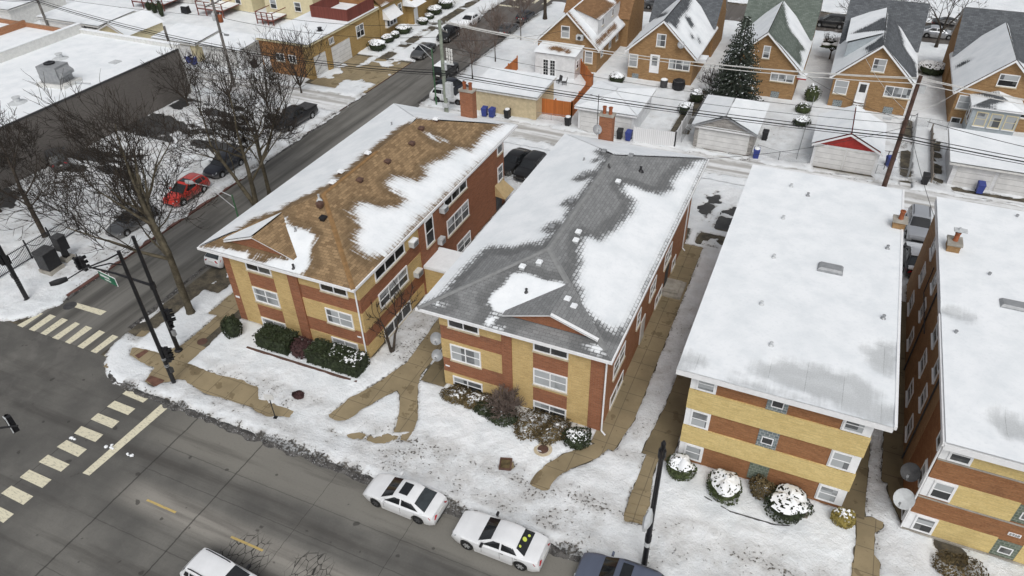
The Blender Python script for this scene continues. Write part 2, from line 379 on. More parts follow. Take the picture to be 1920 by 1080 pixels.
# signed distance of points to a polygon (inside > 0)
def sdf_poly(P, poly):
    P = np.asarray(P, float); x, y = P[:, 0], P[:, 1]; n = len(poly)
    d = np.full(len(P), 1e18); ins = np.zeros(len(P), bool)
    for i in range(n):
        x0, y0 = poly[i]; x1, y1 = poly[(i+1) % n]
        ex, ey = x1-x0, y1-y0; wx, wy = x-x0, y-y0
        t = np.clip((wx*ex+wy*ey)/(ex*ex+ey*ey+1e-12), 0, 1)
        d = np.minimum(d, (wx-ex*t)**2+(wy-ey*t)**2)
        c = (y0 > y) != (y1 > y)
        with np.errstate(divide='ignore', invalid='ignore'):
            xi = (x1-x0)*(y-y0)/((y1-y0) if y1 != y0 else 1e-12)+x0
        ins ^= c & (x < xi)
    d = np.sqrt(d); return np.where(ins, d, -d)
_rng = np.random.RandomState(7); _LAT = _rng.rand(256, 256)
def vnoise(x, y, scale=1.0, octs=3):
    tot = np.zeros_like(x, dtype=float); amp = 1.0; s = 0.0
    for o in range(octs):
        X, Y = x*scale+o*37.2, y*scale+o*11.7
        i, j = np.floor(X).astype(int), np.floor(Y).astype(int); fx, fy = X-i, Y-j
        fx = fx*fx*(3-2*fx); fy = fy*fy*(3-2*fy)
        a = _LAT[i % 256, j % 256]; b = _LAT[(i+1) % 256, j % 256]; c = _LAT[i % 256, (j+1) % 256]; d = _LAT[(i+1) % 256, (j+1) % 256]
        tot += amp*((a*(1-fx)+b*fx)*(1-fy)+(c*(1-fx)+d*fx)*fy); s += amp; amp *= 0.5; scale *= 2.03
    return tot/s
# ------------------------------------------------------------------ ground surfaces
def mat_street():
    m, nt, b = new_mat('street_surface'); p = pos(nt); s = node(nt, 'ShaderNodeSeparateXYZ', {0: p}); x, y = s.outputs[0], s.outputs[1]
    big = noise(nt, p, 0.16, 6, 0.6); st = noise(nt, scaled(nt, p, (0.06, 0.9, 1)), 1.0, 6, 0.65); fine = noise(nt, p, 9.0, 4, 0.7)
    c = mix(nt, ramp(nt, big, 0.34, 0.68), (0.094, 0.092, 0.086), (0.165, 0.160, 0.146))
    # lanes polished dark, paler crown along the centre line and along the parking lane
    crown = mth(nt, 'MULTIPLY', ramp(nt, mth(nt, 'ABSOLUTE', mth(nt, 'SUBTRACT', y, 14.75)), 0.2, 1.3, 1, 0), ramp(nt, x, -33.5, -29.5))
    c = mix(nt, mth(nt, 'MULTIPLY', crown, ramp(nt, st, 0.25, 0.65, 0.45, 1.0)), c, (0.30, 0.285, 0.255))
    park = ramp(nt, y, 17.6, 18.6)
    c = mix(nt, mth(nt, 'MULTIPLY', mth(nt, 'MULTIPLY', park, ramp(nt, x, -36.0, -30.0)), 0.75), c, (0.205, 0.197, 0.174))
    track = ramp(nt, mth(nt, 'ABSOLUTE', mth(nt, 'SUBTRACT', y, 17.0)), 0.1, 0.9, 1, 0)
    c = mix(nt, mth(nt, 'MULTIPLY', track, ramp(nt, st, 0.35, 0.6, 0, 0.5)), c, (0.05, 0.047, 0.043))
    c = mix(nt, ramp(nt, st, 0.48, 0.68, 0, 0.55), c, (0.062, 0.058, 0.053))
    # turning traffic: pale salted fan in the junction
    fan = mth(nt, 'MULTIPLY', ramp(nt, noise(nt, p, 0.55, 5, 0.6, 0.8), 0.48, 0.66), ramp(nt, x, -47.0, -37.0, 1, 0))
    c = mix(nt, mth(nt, 'MULTIPLY', fan, 0.40), c, (0.21, 0.20, 0.185))
    jx = mth(nt, 'MULTIPLY', ramp(nt, x, -35.5, -33.0, 0.40, 0.0), ramp(nt, big, 0.3, 0.6, 1, 0.5))
    c = mix(nt, jx, c, (0.065, 0.063, 0.060))
    # oil spots
    sp = noise(nt, p, 1.3, 2, 0.4); c = mix(nt, ramp(nt, sp, 0.70, 0.74, 0, 0.7), c, (0.04, 0.038, 0.035))
    c = mix(nt, ramp(nt, fine, 0.5, 0.8, 0, 0.35), c, (0.06, 0.055, 0.05)); c = mix(nt, ramp(nt, fine, 0.2, 0.42, 0.30, 0), c, (0.26, 0.25, 0.22))
    # joints and map cracking
    wob = mth(nt, 'MULTIPLY', mth(nt, 'SUBTRACT', noise(nt, p, 1.6, 4), 0.5), 0.16)
    for xv, w in ((-26.4, 0.035), (-20.9, 0.012), (-31.6, 0.04), (-15.2, 0.012), (-37.8, 0.02)):
        d = mth(nt, 'ABSOLUTE', mth(nt, 'ADD', mth(nt, 'SUBTRACT', x, xv), wob)); c = mix(nt, ramp(nt, d, w*0.5, w*1.8, 0.75, 0), c, (0.03, 0.028, 0.026))
    for yv in (16.35, 18.1, 12.6, 9.4):
        d = mth(nt, 'ABSOLUTE', mth(nt, 'ADD', mth(nt, 'SUBTRACT', y, yv), mth(nt, 'MULTIPLY', wob, 0.8))); c = mix(nt, mth(nt, 'MULTIPLY', ramp(nt, d, 0.01, 0.04, 0.42, 0), ramp(nt, x, -33, -31)), c, (0.03, 0.028, 0.026))
    for cx, cy, r in ((-22.3, 14.0, 1.7), (-18.6, 14.6, 1.5), (-23.2, 12.6, 1.6)):
        vd = node(nt, 'ShaderNodeTexVoronoi', {'Vector': scaled(nt, p, (3.0, 1.5, 1)), 'Scale': 1.0}, feature='DISTANCE_TO_EDGE').outputs['Distance']
        dd = node(nt, 'ShaderNodeVectorMath', {0: p, 1: (cx, cy, 0)}, operation='DISTANCE').outputs['Value']
        c = mix(nt, mth(nt, 'MULTIPLY', ramp(nt, vd, 0.015, 0.05, 1, 0), ramp(nt, dd, r*0.6, r, 0.9, 0)), c, (0.015, 0.014, 0.013))
    link(nt, c, b.inputs['Base Color']); b.inputs['Roughness'].default_value = 0.8; b.inputs['Specular IOR Level'].default_value = 0.3
    link(nt, bump(nt, fine, 0.25, 0.01), b.inputs['Normal']); return m
def mat_side():
    m, nt, b = new_mat('side_street_surface'); p = pos(nt); s = node(nt, 'ShaderNodeSeparateXYZ', {0: p}); x, y = s.outputs[0], s.outputs[1]
    big = noise(nt, p, 0.2, 6, 0.6); st = noise(nt, scaled(nt, p, (1.1, 0.05, 1)), 1.0, 6, 0.65); fine = noise(nt, p, 9.0, 4, 0.7)
    c = mix(nt, ramp(nt, st, 0.32, 0.66), (0.075, 0.072, 0.066), (0.17, 0.165, 0.15))
    c = mix(nt, ramp(nt, big, 0.45, 0.7, 0, 0.5), c, (0.075, 0.07, 0.062))
    mid = ramp(nt, mth(nt, 'ABSOLUTE', mth(nt, 'ADD', x, 45.7)), 0.2, 1.1, 0.45, 0); c = mix(nt, mid, c, (0.20, 0.195, 0.18))
    far = ramp(nt, y, 74, 92, 0, 0.55); c = mix(nt, far, c, (0.085, 0.068, 0.06))
    salt = mth(nt, 'MULTIPLY', ramp(nt, noise(nt, scaled(nt, p, (1, 0.2, 1)), 1.4, 5), 0.55, 0.75), ramp(nt, y, 70, 80)); c = mix(nt, mth(nt, 'MULTIPLY', salt, 0.5), c, (0.35, 0.34, 0.33))
    c = mix(nt, ramp(nt, fine, 0.5, 0.8, 0, 0.3), c, (0.05, 0.047, 0.045))
    link(nt, c, b.inputs['Base Color']); b.inputs['Roughness'].default_value = 0.65; b.inputs['Specular IOR Level'].default_value = 0.35
    return m
def mat_walk(name, col, joint=1.5, wet=0.5, dirx=True):
    m, nt, b = new_mat(name); p = pos(nt); s = node(nt, 'ShaderNodeSeparateXYZ', {0: p}); x, y = s.outputs[0], s.outputs[1]
    big = noise(nt, p, 0.5, 5, 0.6); fine = noise(nt, p, 8.0, 4, 0.7)
    c = mix(nt, ramp(nt, big, 0.3, 0.7), tuple(v*0.82 for v in col), tuple(v*1.1 for v in col))
    st = noise(nt, p, 0.85, 5, 0.55); c = mix(nt, ramp(nt, st, 0.60, 0.63, 0, wet), c, tuple(v*0.36 for v in (col[0], col[1]*0.88, col[2]*0.75)))
    sp = noise(nt, p, 2.6, 1, 0.3); c = mix(nt, ramp(nt, sp, 0.76, 0.79, 0, 0.65), c, tuple(v*0.35 for v in col))
    c = mix(nt, ramp(nt, fine, 0.45, 0.8, 0, 0.35), c, tuple(v*0.55 for v in col))
    for q, o in ((x, 0.25), (y, 0.4)):
        f = mth(nt, 'FRACT', mth(nt, 'ADD', mth(nt, 'DIVIDE', q, joint), o)); d = mth(nt, 'ABSOLUTE', mth(nt, 'SUBTRACT', f, 0.5))
        c = mix(nt, ramp(nt, d, 0.006, 0.020, 0.6, 0), c, (0.06, 0.05, 0.04))
    link(nt, c, b.inputs['Base Color']); b.inputs['Roughness'].default_value = 0.75; b.inputs['Specular IOR Level'].default_value = 0.3
    return m
def mat_alley():
    m, nt, b = new_mat('alley_surface'); p = pos(nt); s = node(nt, 'ShaderNodeSeparateXYZ', {0: p}); y = s.outputs[1]
    st = noise(nt, scaled(nt, p, (0.10, 1.5, 1)), 1.0, 6, 0.6); n = noise(nt, p, 0.8, 6, 0.65); fine = noise(nt, p, 7, 4, 0.7)
    f = mth(nt, 'ADD', mth(nt, 'MULTIPLY', st, 0.65), mth(nt, 'MULTIPLY', n, 0.35))
    c = mix(nt, ramp(nt, f, 0.33, 0.58), (0.33, 0.32, 0.30), (0.72, 0.735, 0.745))
    c = mix(nt, ramp(nt, f, 0.30, 0.40, 0.4, 0), c, (0.15, 0.14, 0.12))
    for yv in (65.5, 67.0):
        dr = mth(nt, 'ABSOLUTE', mth(nt, 'ADD', mth(nt, 'SUBTRACT', y, yv), mth(nt, 'MULTIPLY', mth(nt, 'SUBTRACT', noise(nt, scaled(nt, p, (0.15, 0.2, 1)), 1.0, 3), 0.5), 0.9))); c = mix(nt, mth(nt, 'MULTIPLY', ramp(nt, dr, 0.1, 0.5, 0.75, 0), ramp(nt, n, 0.3, 0.6, 0.4, 1.0)), c, (0.30, 0.285, 0.26))
    c = mix(nt, ramp(nt, fine, 0.55, 0.8, 0, 0.4), c, (0.30, 0.29, 0.27))
    link(nt, c, b.inputs['Base Color']); b.inputs['Roughness'].default_value = 0.75
    link(nt, bump(nt, f, 0.5, 0.06), b.inputs['Normal']); return m
def mat_soil():
    m, nt, b = new_mat('bare_ground'); p = pos(nt)
    n = noise(nt, p, 1.2, 6, 0.7); f = noise(nt, p, 11, 4, 0.7)
    c = mix(nt, ramp(nt, n, 0.35, 0.65), (0.045, 0.040, 0.032), (0.13, 0.11, 0.075))
    c = mix(nt, ramp(nt, f, 0.45, 0.75, 0, 0.7), c, (0.025, 0.024, 0.018))
    link(nt, c, b.inputs['Base Color']); b.inputs['Roughness'].default_value = 0.9; return m
def mat_lot():
    m, nt, b = new_mat('lot_asphalt'); p = pos(nt)
    n = noise(nt, p, 0.4, 6, 0.7); f = noise(nt, p, 11, 4, 0.7)
    c = mix(nt, ramp(nt, n, 0.35, 0.65), (0.022, 0.022, 0.023), (0.055, 0.054, 0.052))
    c = mix(nt, ramp(nt, f, 0.5, 0.8, 0, 0.5), c, (0.12, 0.12, 0.12))
    link(nt, c, b.inputs['Base Color']); b.inputs['Roughness'].default_value = 0.55; return m
def mat_snow_ground():
    m, nt, b = new_mat('ground_snow'); p = pos(nt)
    dirt = attr(nt, 'dirt').outputs['Fac']
    c, n2 = snow_nodes(nt, p)
    lump = noise(nt, p, 2.2, 5, 0.65); fine = noise(nt, p, 11.0, 4, 0.7); fl = noise(nt, p, 6.2, 3, 0.55); big = noise(nt, p, 0.8, 5, 0.6)
    tint = mth(nt, 'MULTIPLY', ramp(nt, dirt, 0.05, 1.0), ramp(nt, big, 0.30, 0.68, 0.15, 1.0))
    c = mix(nt, mth(nt, 'MULTIPLY', tint, 0.85), c, (0.45, 0.445, 0.435))
    # leaves, grit and trodden holes show where the snow is dirty or thin
    t = mth(nt, 'ADD', mth(nt, 'MULTIPLY', fl, 0.55), mth(nt, 'ADD', mth(nt, 'MULTIPLY', fine, 0.25), mth(nt, 'MULTIPLY', big, 0.20)))
    thr = mth(nt, 'SUBTRACT', 0.72, mth(nt, 'MULTIPLY', dirt, 0.165))
    k = ramp(nt, mth(nt, 'SUBTRACT', t, thr), -0.012, 0.022)
    c = mix(nt, mth(nt, 'MULTIPLY', k, ramp(nt, dirt, 0.0, 0.25)), c, mix(nt, ramp(nt, fine, 0.4, 0.6), (0.06, 0.052, 0.042), (0.22, 0.21, 0.19)))
    sl = ramp(nt, dirt, 1.05, 1.5); c = mix(nt, mth(nt, 'MULTIPLY', sl, ramp(nt, lump, 0.35, 0.6, 1.0, 0.6)), c, (0.040, 0.038, 0.036))
    link(nt, c, b.inputs['Base Color']); b.inputs['Roughness'].default_value = 0.8; b.inputs['Specular IOR Level'].default_value = 0.25
    h = mth(nt, 'ADD', mth(nt, 'MULTIPLY', lump, 1.0), mth(nt, 'MULTIPLY', fine, 0.35)); h = mth(nt, 'SUBTRACT', h, mth(nt, 'MULTIPLY', k, 0.5))
    link(nt, bump(nt, h, 0.9, 0.13), b.inputs['Normal']); return m
M['street'] = mat_street(); M['side_street'] = mat_side(); M['alley'] = mat_alley(); M['soil'] = mat_soil(); M['lot'] = mat_lot(); M['gsnow'] = mat_snow_ground()
M['walk'] = mat_walk('walk_concrete', (0.280, 0.226, 0.138)); M['walk_dark'] = mat_walk('walk_concrete_dark', (0.185, 0.150, 0.090), 1.8, 0.45)
M['paver_red'] = plain('tactile_red', (0.13, 0.065, 0.045), 0.8, 0.3)
M['kerb'] = plain('kerb_stone', (0.20, 0.18, 0.15), 0.85, 0.35, 1.5); M['kerb_red'] = plain('kerb_red', (0.115, 0.055, 0.045), 0.85, 0.35, 1.5)
def mat_paint(name, col):
    m, nt, b = new_mat(name); p = pos(nt)
    n = noise(nt, scaled(nt, p, (1, 3, 1)), 3.5, 5, 0.7); f = noise(nt, p, 16, 3, 0.7)
    c = mix(nt, ramp(nt, n, 0.50, 0.68, 0, 0.7), col, (0.20, 0.185, 0.15)); c = mix(nt, ramp(nt, f, 0.55, 0.8, 0, 0.35), c, (0.30, 0.28, 0.22))
    link(nt, c, b.inputs['Base Color']); b.inputs['Roughness'].default_value = 0.7; return m
M['paint'] = mat_paint('road_paint_white', (0.66, 0.62, 0.47)); M['paint_y'] = mat_paint('road_paint_yellow', (0.50, 0.37, 0.13))

def sheet(name, pts, z, mat, kind='structure', thick=None, label=None, cat=None):
    mb = MB()
    if thick: mb.prism(pts, z-thick, z)
    else:
        n = len(pts); a = sum(pts[i][0]*pts[(i+1) % n][1]-pts[(i+1) % n][0]*pts[i][1] for i in range(n))
        mb.poly([(x, y, z) for x, y in (pts if a > 0 else pts[::-1])])
    o = mb.build(name, mat); return tag(o, label or name.replace('_', ' ')+' of the neighbourhood', cat or name.split('_')[-1], None, kind)

sheet('ground', [(-900, -200), (700, -200), (700, 1500), (-900, 1500)], -0.03, 'soil', label='bare ground under everything')
sheet('road', [(-300, -60), (200, -60), (200, 22.6), (-300, 22.6)], 0.0, 'street', label='wide worn grey main street along the bottom', cat='road')
sheet('side_road', [(-50.6, 22.6), (-42.3, 22.6), (-42.3, 111), (-50.6, 111)], 0.0, 'side_street', label='grey side street running up past the corner building', cat='road')
sheet('far_road', [(-300, 111), (150, 111), (150, 119.5), (-300, 119.5)], 0.0, 'side_street', label='far cross street behind the row of cottages', cat='road')
# blocks with a kerb face 0.12 m high
def arc(cx, cy, r, a0, a1, n=8): return [(cx+r*math.cos(R_(a0+(a1-a0)*i/n)), cy+r*math.sin(R_(a0+(a1-a0)*i/n))) for i in range(n+1)]
east = arc(-38.4, 25.0, 3.9, 180, 270) + [(120, 21.1), (120, 110.8), (-42.3, 110.8)]
west = [(-260, 22.4), (-53.5, 22.4)] + arc(-53.4, 25.5, 3.1, 270, 360) + [(-50.3, 110.8), (-260, 110.8)]
north = [(-260, 119.6), (150, 119.6), (150, 420), (-260, 420)]
def block(name, pts, kerbmat, lab):
    mb = MB(); mb.prism(pts, -0.02, 0.10, 0, 1); o = mb.build(name, [kerbmat, 'soil']); tag(o, lab, 'ground', None, 'structure')
block('lawn_ground', east, 'kerb', 'kerbed ground of the apartment block lawns and yards')
block('lawn_ground', west, 'kerb_red', 'kerbed ground west of the side street with the parking lot')
block('lawn_ground', north, 'kerb', 'kerbed ground beyond the far cross street')
mbk = MB()
kk = [(-50.3, 26.5), (-49.95, 26.5), (-49.95, 47), (-50.3, 47)]; mbk.prism(kk, 0.0, 0.13)
tag(mbk.build('kerb', 'kerb_red'), 'dark red brick kerb along the parking lot side of the side street', 'kerb', None, 'structure')
sheet('alley', [(-42.3, 62.6), (120, 62.6), (120, 69.2), (-42.3, 69.2)], 0.115, 'alley', label='rutted snowy alley behind the apartment buildings', cat='alley')
sheet('alley', [(-260, 62.0), (-50.3, 62.0), (-50.3, 68.9), (-260, 68.9)], 0.115, 'alley', label='snowy alley between the grey store and the garages', cat='alley')
sheet('parking_lot', [(-70.4, 33.5), (-57.4, 33.5), (-55.0, 35.5), (-55.0, 60.5), (-70.4, 60.5)], 0.108, 'lot', label='wet black asphalt parking lot half covered in snow', cat='parking lot')
sheet('parking_pad', [(-29, 54.8), (11, 54.8), (11, 62.6), (-29, 62.6)], 0.108, 'lot', label='asphalt parking pads behind the apartment buildings', cat='parking pad')
sheet('driveway', [(-58.6, 69.3), (-50.3, 66.0), (-50.3, 79.5), (-58.6, 79.5)], 0.112, 'walk', label='tan concrete driveway in front of the yellow garage', cat='driveway')

# cleared walks (traced on the photograph)
PATHS = {}
PATHS['wye1'] = G(480, 540, 4, [(545, 955), (700, 830), (870, 735), (1000, 645), (1060, 765), (930, 830), (800, 900), (690, 985), (600, 990)])
PATHS['wye2'] = G(480, 540, 4, [(1000, 645), (1130, 560), (1210, 450), (1290, 340), (1370, 225), (1400, 235), (1400, 430), (1310, 560), (1240, 640), (1215, 730), (1210, 850), (1215, 960), (1180, 1070), (1040, 1075), (1075, 930), (1080, 800), (1060, 765)])
PATHS['between'] = [(-20.15, 29.0), (-18.4, 29.0), (-18.4, 53), (-20.15, 53)]
PATHS['bwalk'] = G(960, 810, 4, [(800, 0), (740, 110), (640, 195), (540, 235), (400, 290), (300, 370), (270, 425), (220, 435), (130, 390), (200, 300), (270, 235), (390, 165), (490, 130), (620, 90), (650, 0)]) 
PATHS['bside'] = [(-8.0, 28.35), (-6.55, 28.2), (-6.1, 31), (-6.2, 51.5), (-7.9, 51.5)]
PATHS['cwalk'] = G(960, 810, 4, [(1060, 0), (1030, 110), (970, 270), (900, 450), (845, 610), (850, 665), (980, 695), (1000, 610), (1025, 560), (1060, 300), (1135, 120), (1230, 0)])
PATHS['cside'] = [(-5.0, 28.7), (-3.2, 28.7), (-3.2, 52), (-4.45, 52), (-4.62, 33)]
PATHS['dwalk'] = G(1440, 810, 4, [(660, 640), (665, 770), (650, 900), (630, 1080), (625, 1140), (840, 1140), (835, 1080), (840, 980), (795, 920), (800, 760), (860, 720), (865, 680), (780, 640)])
PATHS['cdside'] = [(6.1, 28.9), (7.3, 28.9), (7.35, 40), (7.3, 53), (6.1, 53)]
PATHS['dside'] = G(1440, 810, 4, [(1010, 700), (960, 590), (905, 480), (890, 300), (890, 200), (900, 0), (1030, 0), (1060, 690)]) 
PATHS['dside2'] = [(8.05, 32.0), (9.2, 32.0), (9.2, 50), (8.1, 50)]
PATHS['corner'] = G(0, 540, 4, [(985, 435), (1000, 440), (1215, 490), (1370, 425), (1480, 330), (1610, 225), (1755, 85), (1830, 210), (1650, 340), (1620, 370), (1500, 480), (1405, 565), (1530, 615), (1640, 650), (1800, 690), (1925, 740), (1930, 905), (1700, 840), (1500, 765), (1385, 690), (1330, 680), (1225, 715), (1160, 745), (1095, 700), (1155, 600), (1040, 545), (980, 500)])
PATHS['sidewalk_side'] = [(-38.35, 29), (-36.75, 29.2), (-36.75, 60), (-38.35, 60)]
PATHS['walk_frag'] = G(480, 540, 4, [(0, 865), (120, 880), (260, 935), (250, 960), (100, 955), (0, 905)])
PATHS['walk_frag2'] = G(480, 810, 4, [(540, 0), (640, 15), (800, 0), (950, 45), (1000, 30), (1165, -10), (1165, 75), (1050, 60), (900, 85), (760, 50), (640, 30)])
WALKM = {'between': 'walk_dark', 'bside': 'walk', 'cside': 'walk_dark', 'dside': 'walk_dark', 'dside2': 'walk_dark', 'cdside': 'walk_dark'}
big_walk = [(-41.0, 21.7), (30, 21.5), (30, 26.0), (-36.5, 26.0), (-36.5, 61), (-38.6, 61), (-38.6, 26.6), (-41.5, 25.6)]
mb = MB(); mb.poly([(x, y, 0.107) for x, y in big_walk]); tag(mb.build('sidewalk', 'walk'), 'tan concrete corner sidewalk along both streets', 'sidewalk', None, 'structure')
for i, (k, pl) in enumerate(PATHS.items()):
    if k in ('corner', 'sidewalk_side', 'walk_frag', 'walk_frag2'): continue
    from mathutils.geometry import tessellate_polygon
    tri = tessellate_polygon([[Vector((x, y, 0)) for x, y in pl]])
    z = 0.114+0.0042*i
    mb = MB(); vs = [(x, y, z) for x, y in pl]; mb.v = vs
    for t in tri:
        a, b_, c_ = (vs[j] for j in t); s_ = (b_[0]-a[0])*(c_[1]-a[1])-(c_[0]-a[0])*(b_[1]-a[1])
        mb.f.append(tuple(t) if s_ > 0 else tuple(t)[::-1]); mb.m.append(0)
    tag(mb.build('path', WALKM.get(k, 'walk')), 'cleared concrete walk between the apartment buildings', 'path', None, 'structure')
# broad front steps on the right-hand walk
mb = MB()
for (u0, v0, u1, v1, h) in ((868, 545, 1020, 575, 0.16), (850, 608, 1000, 640, 0.10)):
    q = G(960, 810, 4, [(u0, v0), (u1, v1), (u1+20, v1-110), (u0+30, v0-95)]); mb.prism(q, 0.1, 0.1+h+0.075)
tag(mb.build('step', 'walk'), 'low concrete steps in the front walk beside the lamp post', 'steps', None, 'structure')
mb = MB()
for q in (G(0, 540, 4, [(1010, 505), (1090, 460), (1115, 475), (1040, 530)]), G(0, 540, 4, [(1095, 690), (1130, 655), (1235, 690), (1215, 715), (1160, 742)]), G(0, 440, 6, [(-60, 840), (0, 800), (90, 790), (40, 850), (-30, 880)]), G(0, 440, 6, [(50, 890), (160, 820), (230, 830), (130, 910)])):
    mb.poly([(x, y, 0.118) for x, y in q])
tag(mb.build('tactile_paving', 'paver_red'), 'dark red tactile paving at the corner ramps', 'paving', None, 'structure')

# ------------------------------------------------------------------ road markings
def marking(name, quads, mat, lab, cat):
    mb = MB()
    for q in quads: 
        a = sum(q[i][0]*q[(i+1) % 4][1]-q[(i+1) % 4][0]*q[i][1] for i in range(4))
        mb.poly([(x, y, 0.005) for x, y in (q if a > 0 else q[::-1])])
    tag(mb.build(name, mat), lab, cat, None, 'structure')
bars = [[(128, 280), (300, 188), (322, 192), (170, 296)], [(215, 310), (375, 197), (420, 213), (257, 325)], [(303, 340), (465, 225), (510, 240), (345, 355)], [(390, 373), (565, 255), (600, 270), (437, 388)], [(487, 405), (645, 283), (693, 300), (525, 420)], [(580, 438), (745, 316), (788, 333), (623, 456)], [(680, 475), (845, 350), (888, 367), (722, 490)], [(778, 508), (930, 385), (965, 400), (822, 523)]]
marking('crosswalk_marking', [G(0, 540, 4, q, 0) for q in bars], 'paint', 'white crosswalk bars across the side street', 'crosswalk')
bars2 = [[(965, 755), (1125, 820), (1073, 860), (917, 795)], [(860, 845), (1015, 905), (960, 953), (802, 890)], [(735, 938), (895, 1000), (840, 1052), (680, 985)]]
bars3 = [[(610, -45), (775, 20), (715, 75), (555, 10)], [(500, 60), (652, 130), (585, 187), (425, 112)], [(360, 170), (522, 243), (457, 298), (290, 225)], [(220, 282), (387, 358), (317, 420), (148, 340)], [(85, 402), (250, 483), (175, 547), (8, 460)], [(-40, 540), (105, 615), (25, 682), (-120, 600)], [(-190, 690), (-45, 765), (-125, 832), (-270, 750)]]
marking('crosswalk_marking', [G(0, 540, 4, q, 0) for q in bars2]+[G(0, 810, 4, q, 0) for q in bars3], 'paint', 'white crosswalk bars across the main street', 'crosswalk')
marking('stop_line', [G(0, 540, 4, [(570, 110), (800, 175), (755, 205), (545, 140)], 0)], 'paint', 'white stop line at the end of the side street', 'road marking')
marking('stop_line', [[at(310, 751, 0)[:2], at(323.7, 757.5, 0)[:2], at(167.5, 891.7, 0)[:2], at(154.5, 887, 0)[:2]]], 'paint', 'long white stop line across the main street', 'road marking')
yl = []
for k in range(-1, 6): x0 = -29.85+5.95*k*1.02; yl.append([(x0, 14.60), (x0+2.15, 14.60), (x0+2.15, 14.73), (x0, 14.73)])
marking('center_line', yl[1:], 'paint_y', 'worn yellow dashes along the middle of the main street', 'road marking')
marking('far_crosswalk_marking', [[(x, 109.5), (x+0.6, 109.5), (x+0.6, 112.5), (x, 112.5)] for x in (-49, -47.3, -45.6, -43.9)]+[[(-50, 106.5), (-46.5, 106.5), (-46.5, 107.1), (-50, 107.1)]], 'paint', 'white lines at the far end of the side street', 'road marking')

# black slush ridge left by the plough along the kerb
def mat_slush():
    m, nt, b = new_mat('kerb_slush'); p = pos(nt)
    n = noise(nt, p, 2.4, 5, 0.7); f = noise(nt, p, 9, 4, 0.7)
    c = mix(nt, ramp(nt, n, 0.40, 0.64), (0.030, 0.028, 0.026), (0.10, 0.095, 0.09)); c = mix(nt, ramp(nt, f, 0.56, 0.72, 0, 0.85), c, (0.55, 0.56, 0.57))
    link(nt, c, b.inputs['Base Color']); b.inputs['Roughness'].default_value = 0.6; link(nt, bump(nt, f, 0.8, 0.08), b.inputs['Normal']); return m
M['slush'] = mat_slush()
def slush(path, w, label):
    mb = MB(); P = []
    for (a, b_) in zip(path[:-1], path[1:]):
        a, b_ = np.array(a), np.array(b_); L = np.linalg.norm(b_-a); k = max(2, int(L/0.12))
        for i in range(k): P.append((a+(b_-a)*i/k, (b_-a)/L))
    N = 6
    for i, (q, d) in enumerate(P):
        n = np.array((-d[1], d[0])); z1, z2, z3 = (float(vnoise(np.array([i*0.12+o]), np.array([o*1.7]), 1.3, 4)[0]) for o in (1.0, 21.0, 43.0)); lo, hi = -w*(0.35+1.5*(z1-0.35)), w*(0.75+0.9*(z2-.5))
        if hi-lo < 0.1: hi = lo+0.1
        for j in range(N+1):
            t = j/N; h = 0.11*math.sin(PI_*t)*(0.4+1.2*z3)*(0.7+0.6*float(vnoise(np.array([i*.12*3+j*2.1]), np.array([j*3.3]), 1.5, 2)[0])); r = q+n*(lo+(hi-lo)*t); mb.v.append((r[0], r[1], 0.004+h))
    for i in range(len(P)-1):
        for j in range(N): mb.f.append((i*(N+1)+j, (i+1)*(N+1)+j, (i+1)*(N+1)+j+1, i*(N+1)+j+1)); mb.m.append(0)
    tag(mb.build('slush', 'slush', None, True), label, 'slush', None, 'stuff')
PI_ = math.pi
slush([(-41.9, 24.3), (-41.2, 22.6), (-39.9, 21.3), (-38.2, 20.85), (-30, 20.8), (-19.5, 20.75), (-8, 20.8), (14, 20.8)], 0.42, 'black ploughed slush along the kerb of the main street')
slush([(-42.6, 25.5), (-42.9, 33), (-43.1, 62)], 0.32, 'grey slush along the corner building side of the side street'); slush([(-43.0, 69), (-42.7, 108)], 0.3, 'dark slush along the far right kerb of the side street'); slush([(-50.1, 60), (-50.3, 33), (-49.9, 26)], 0.22, 'grey slush along the parking lot kerb of the side street')
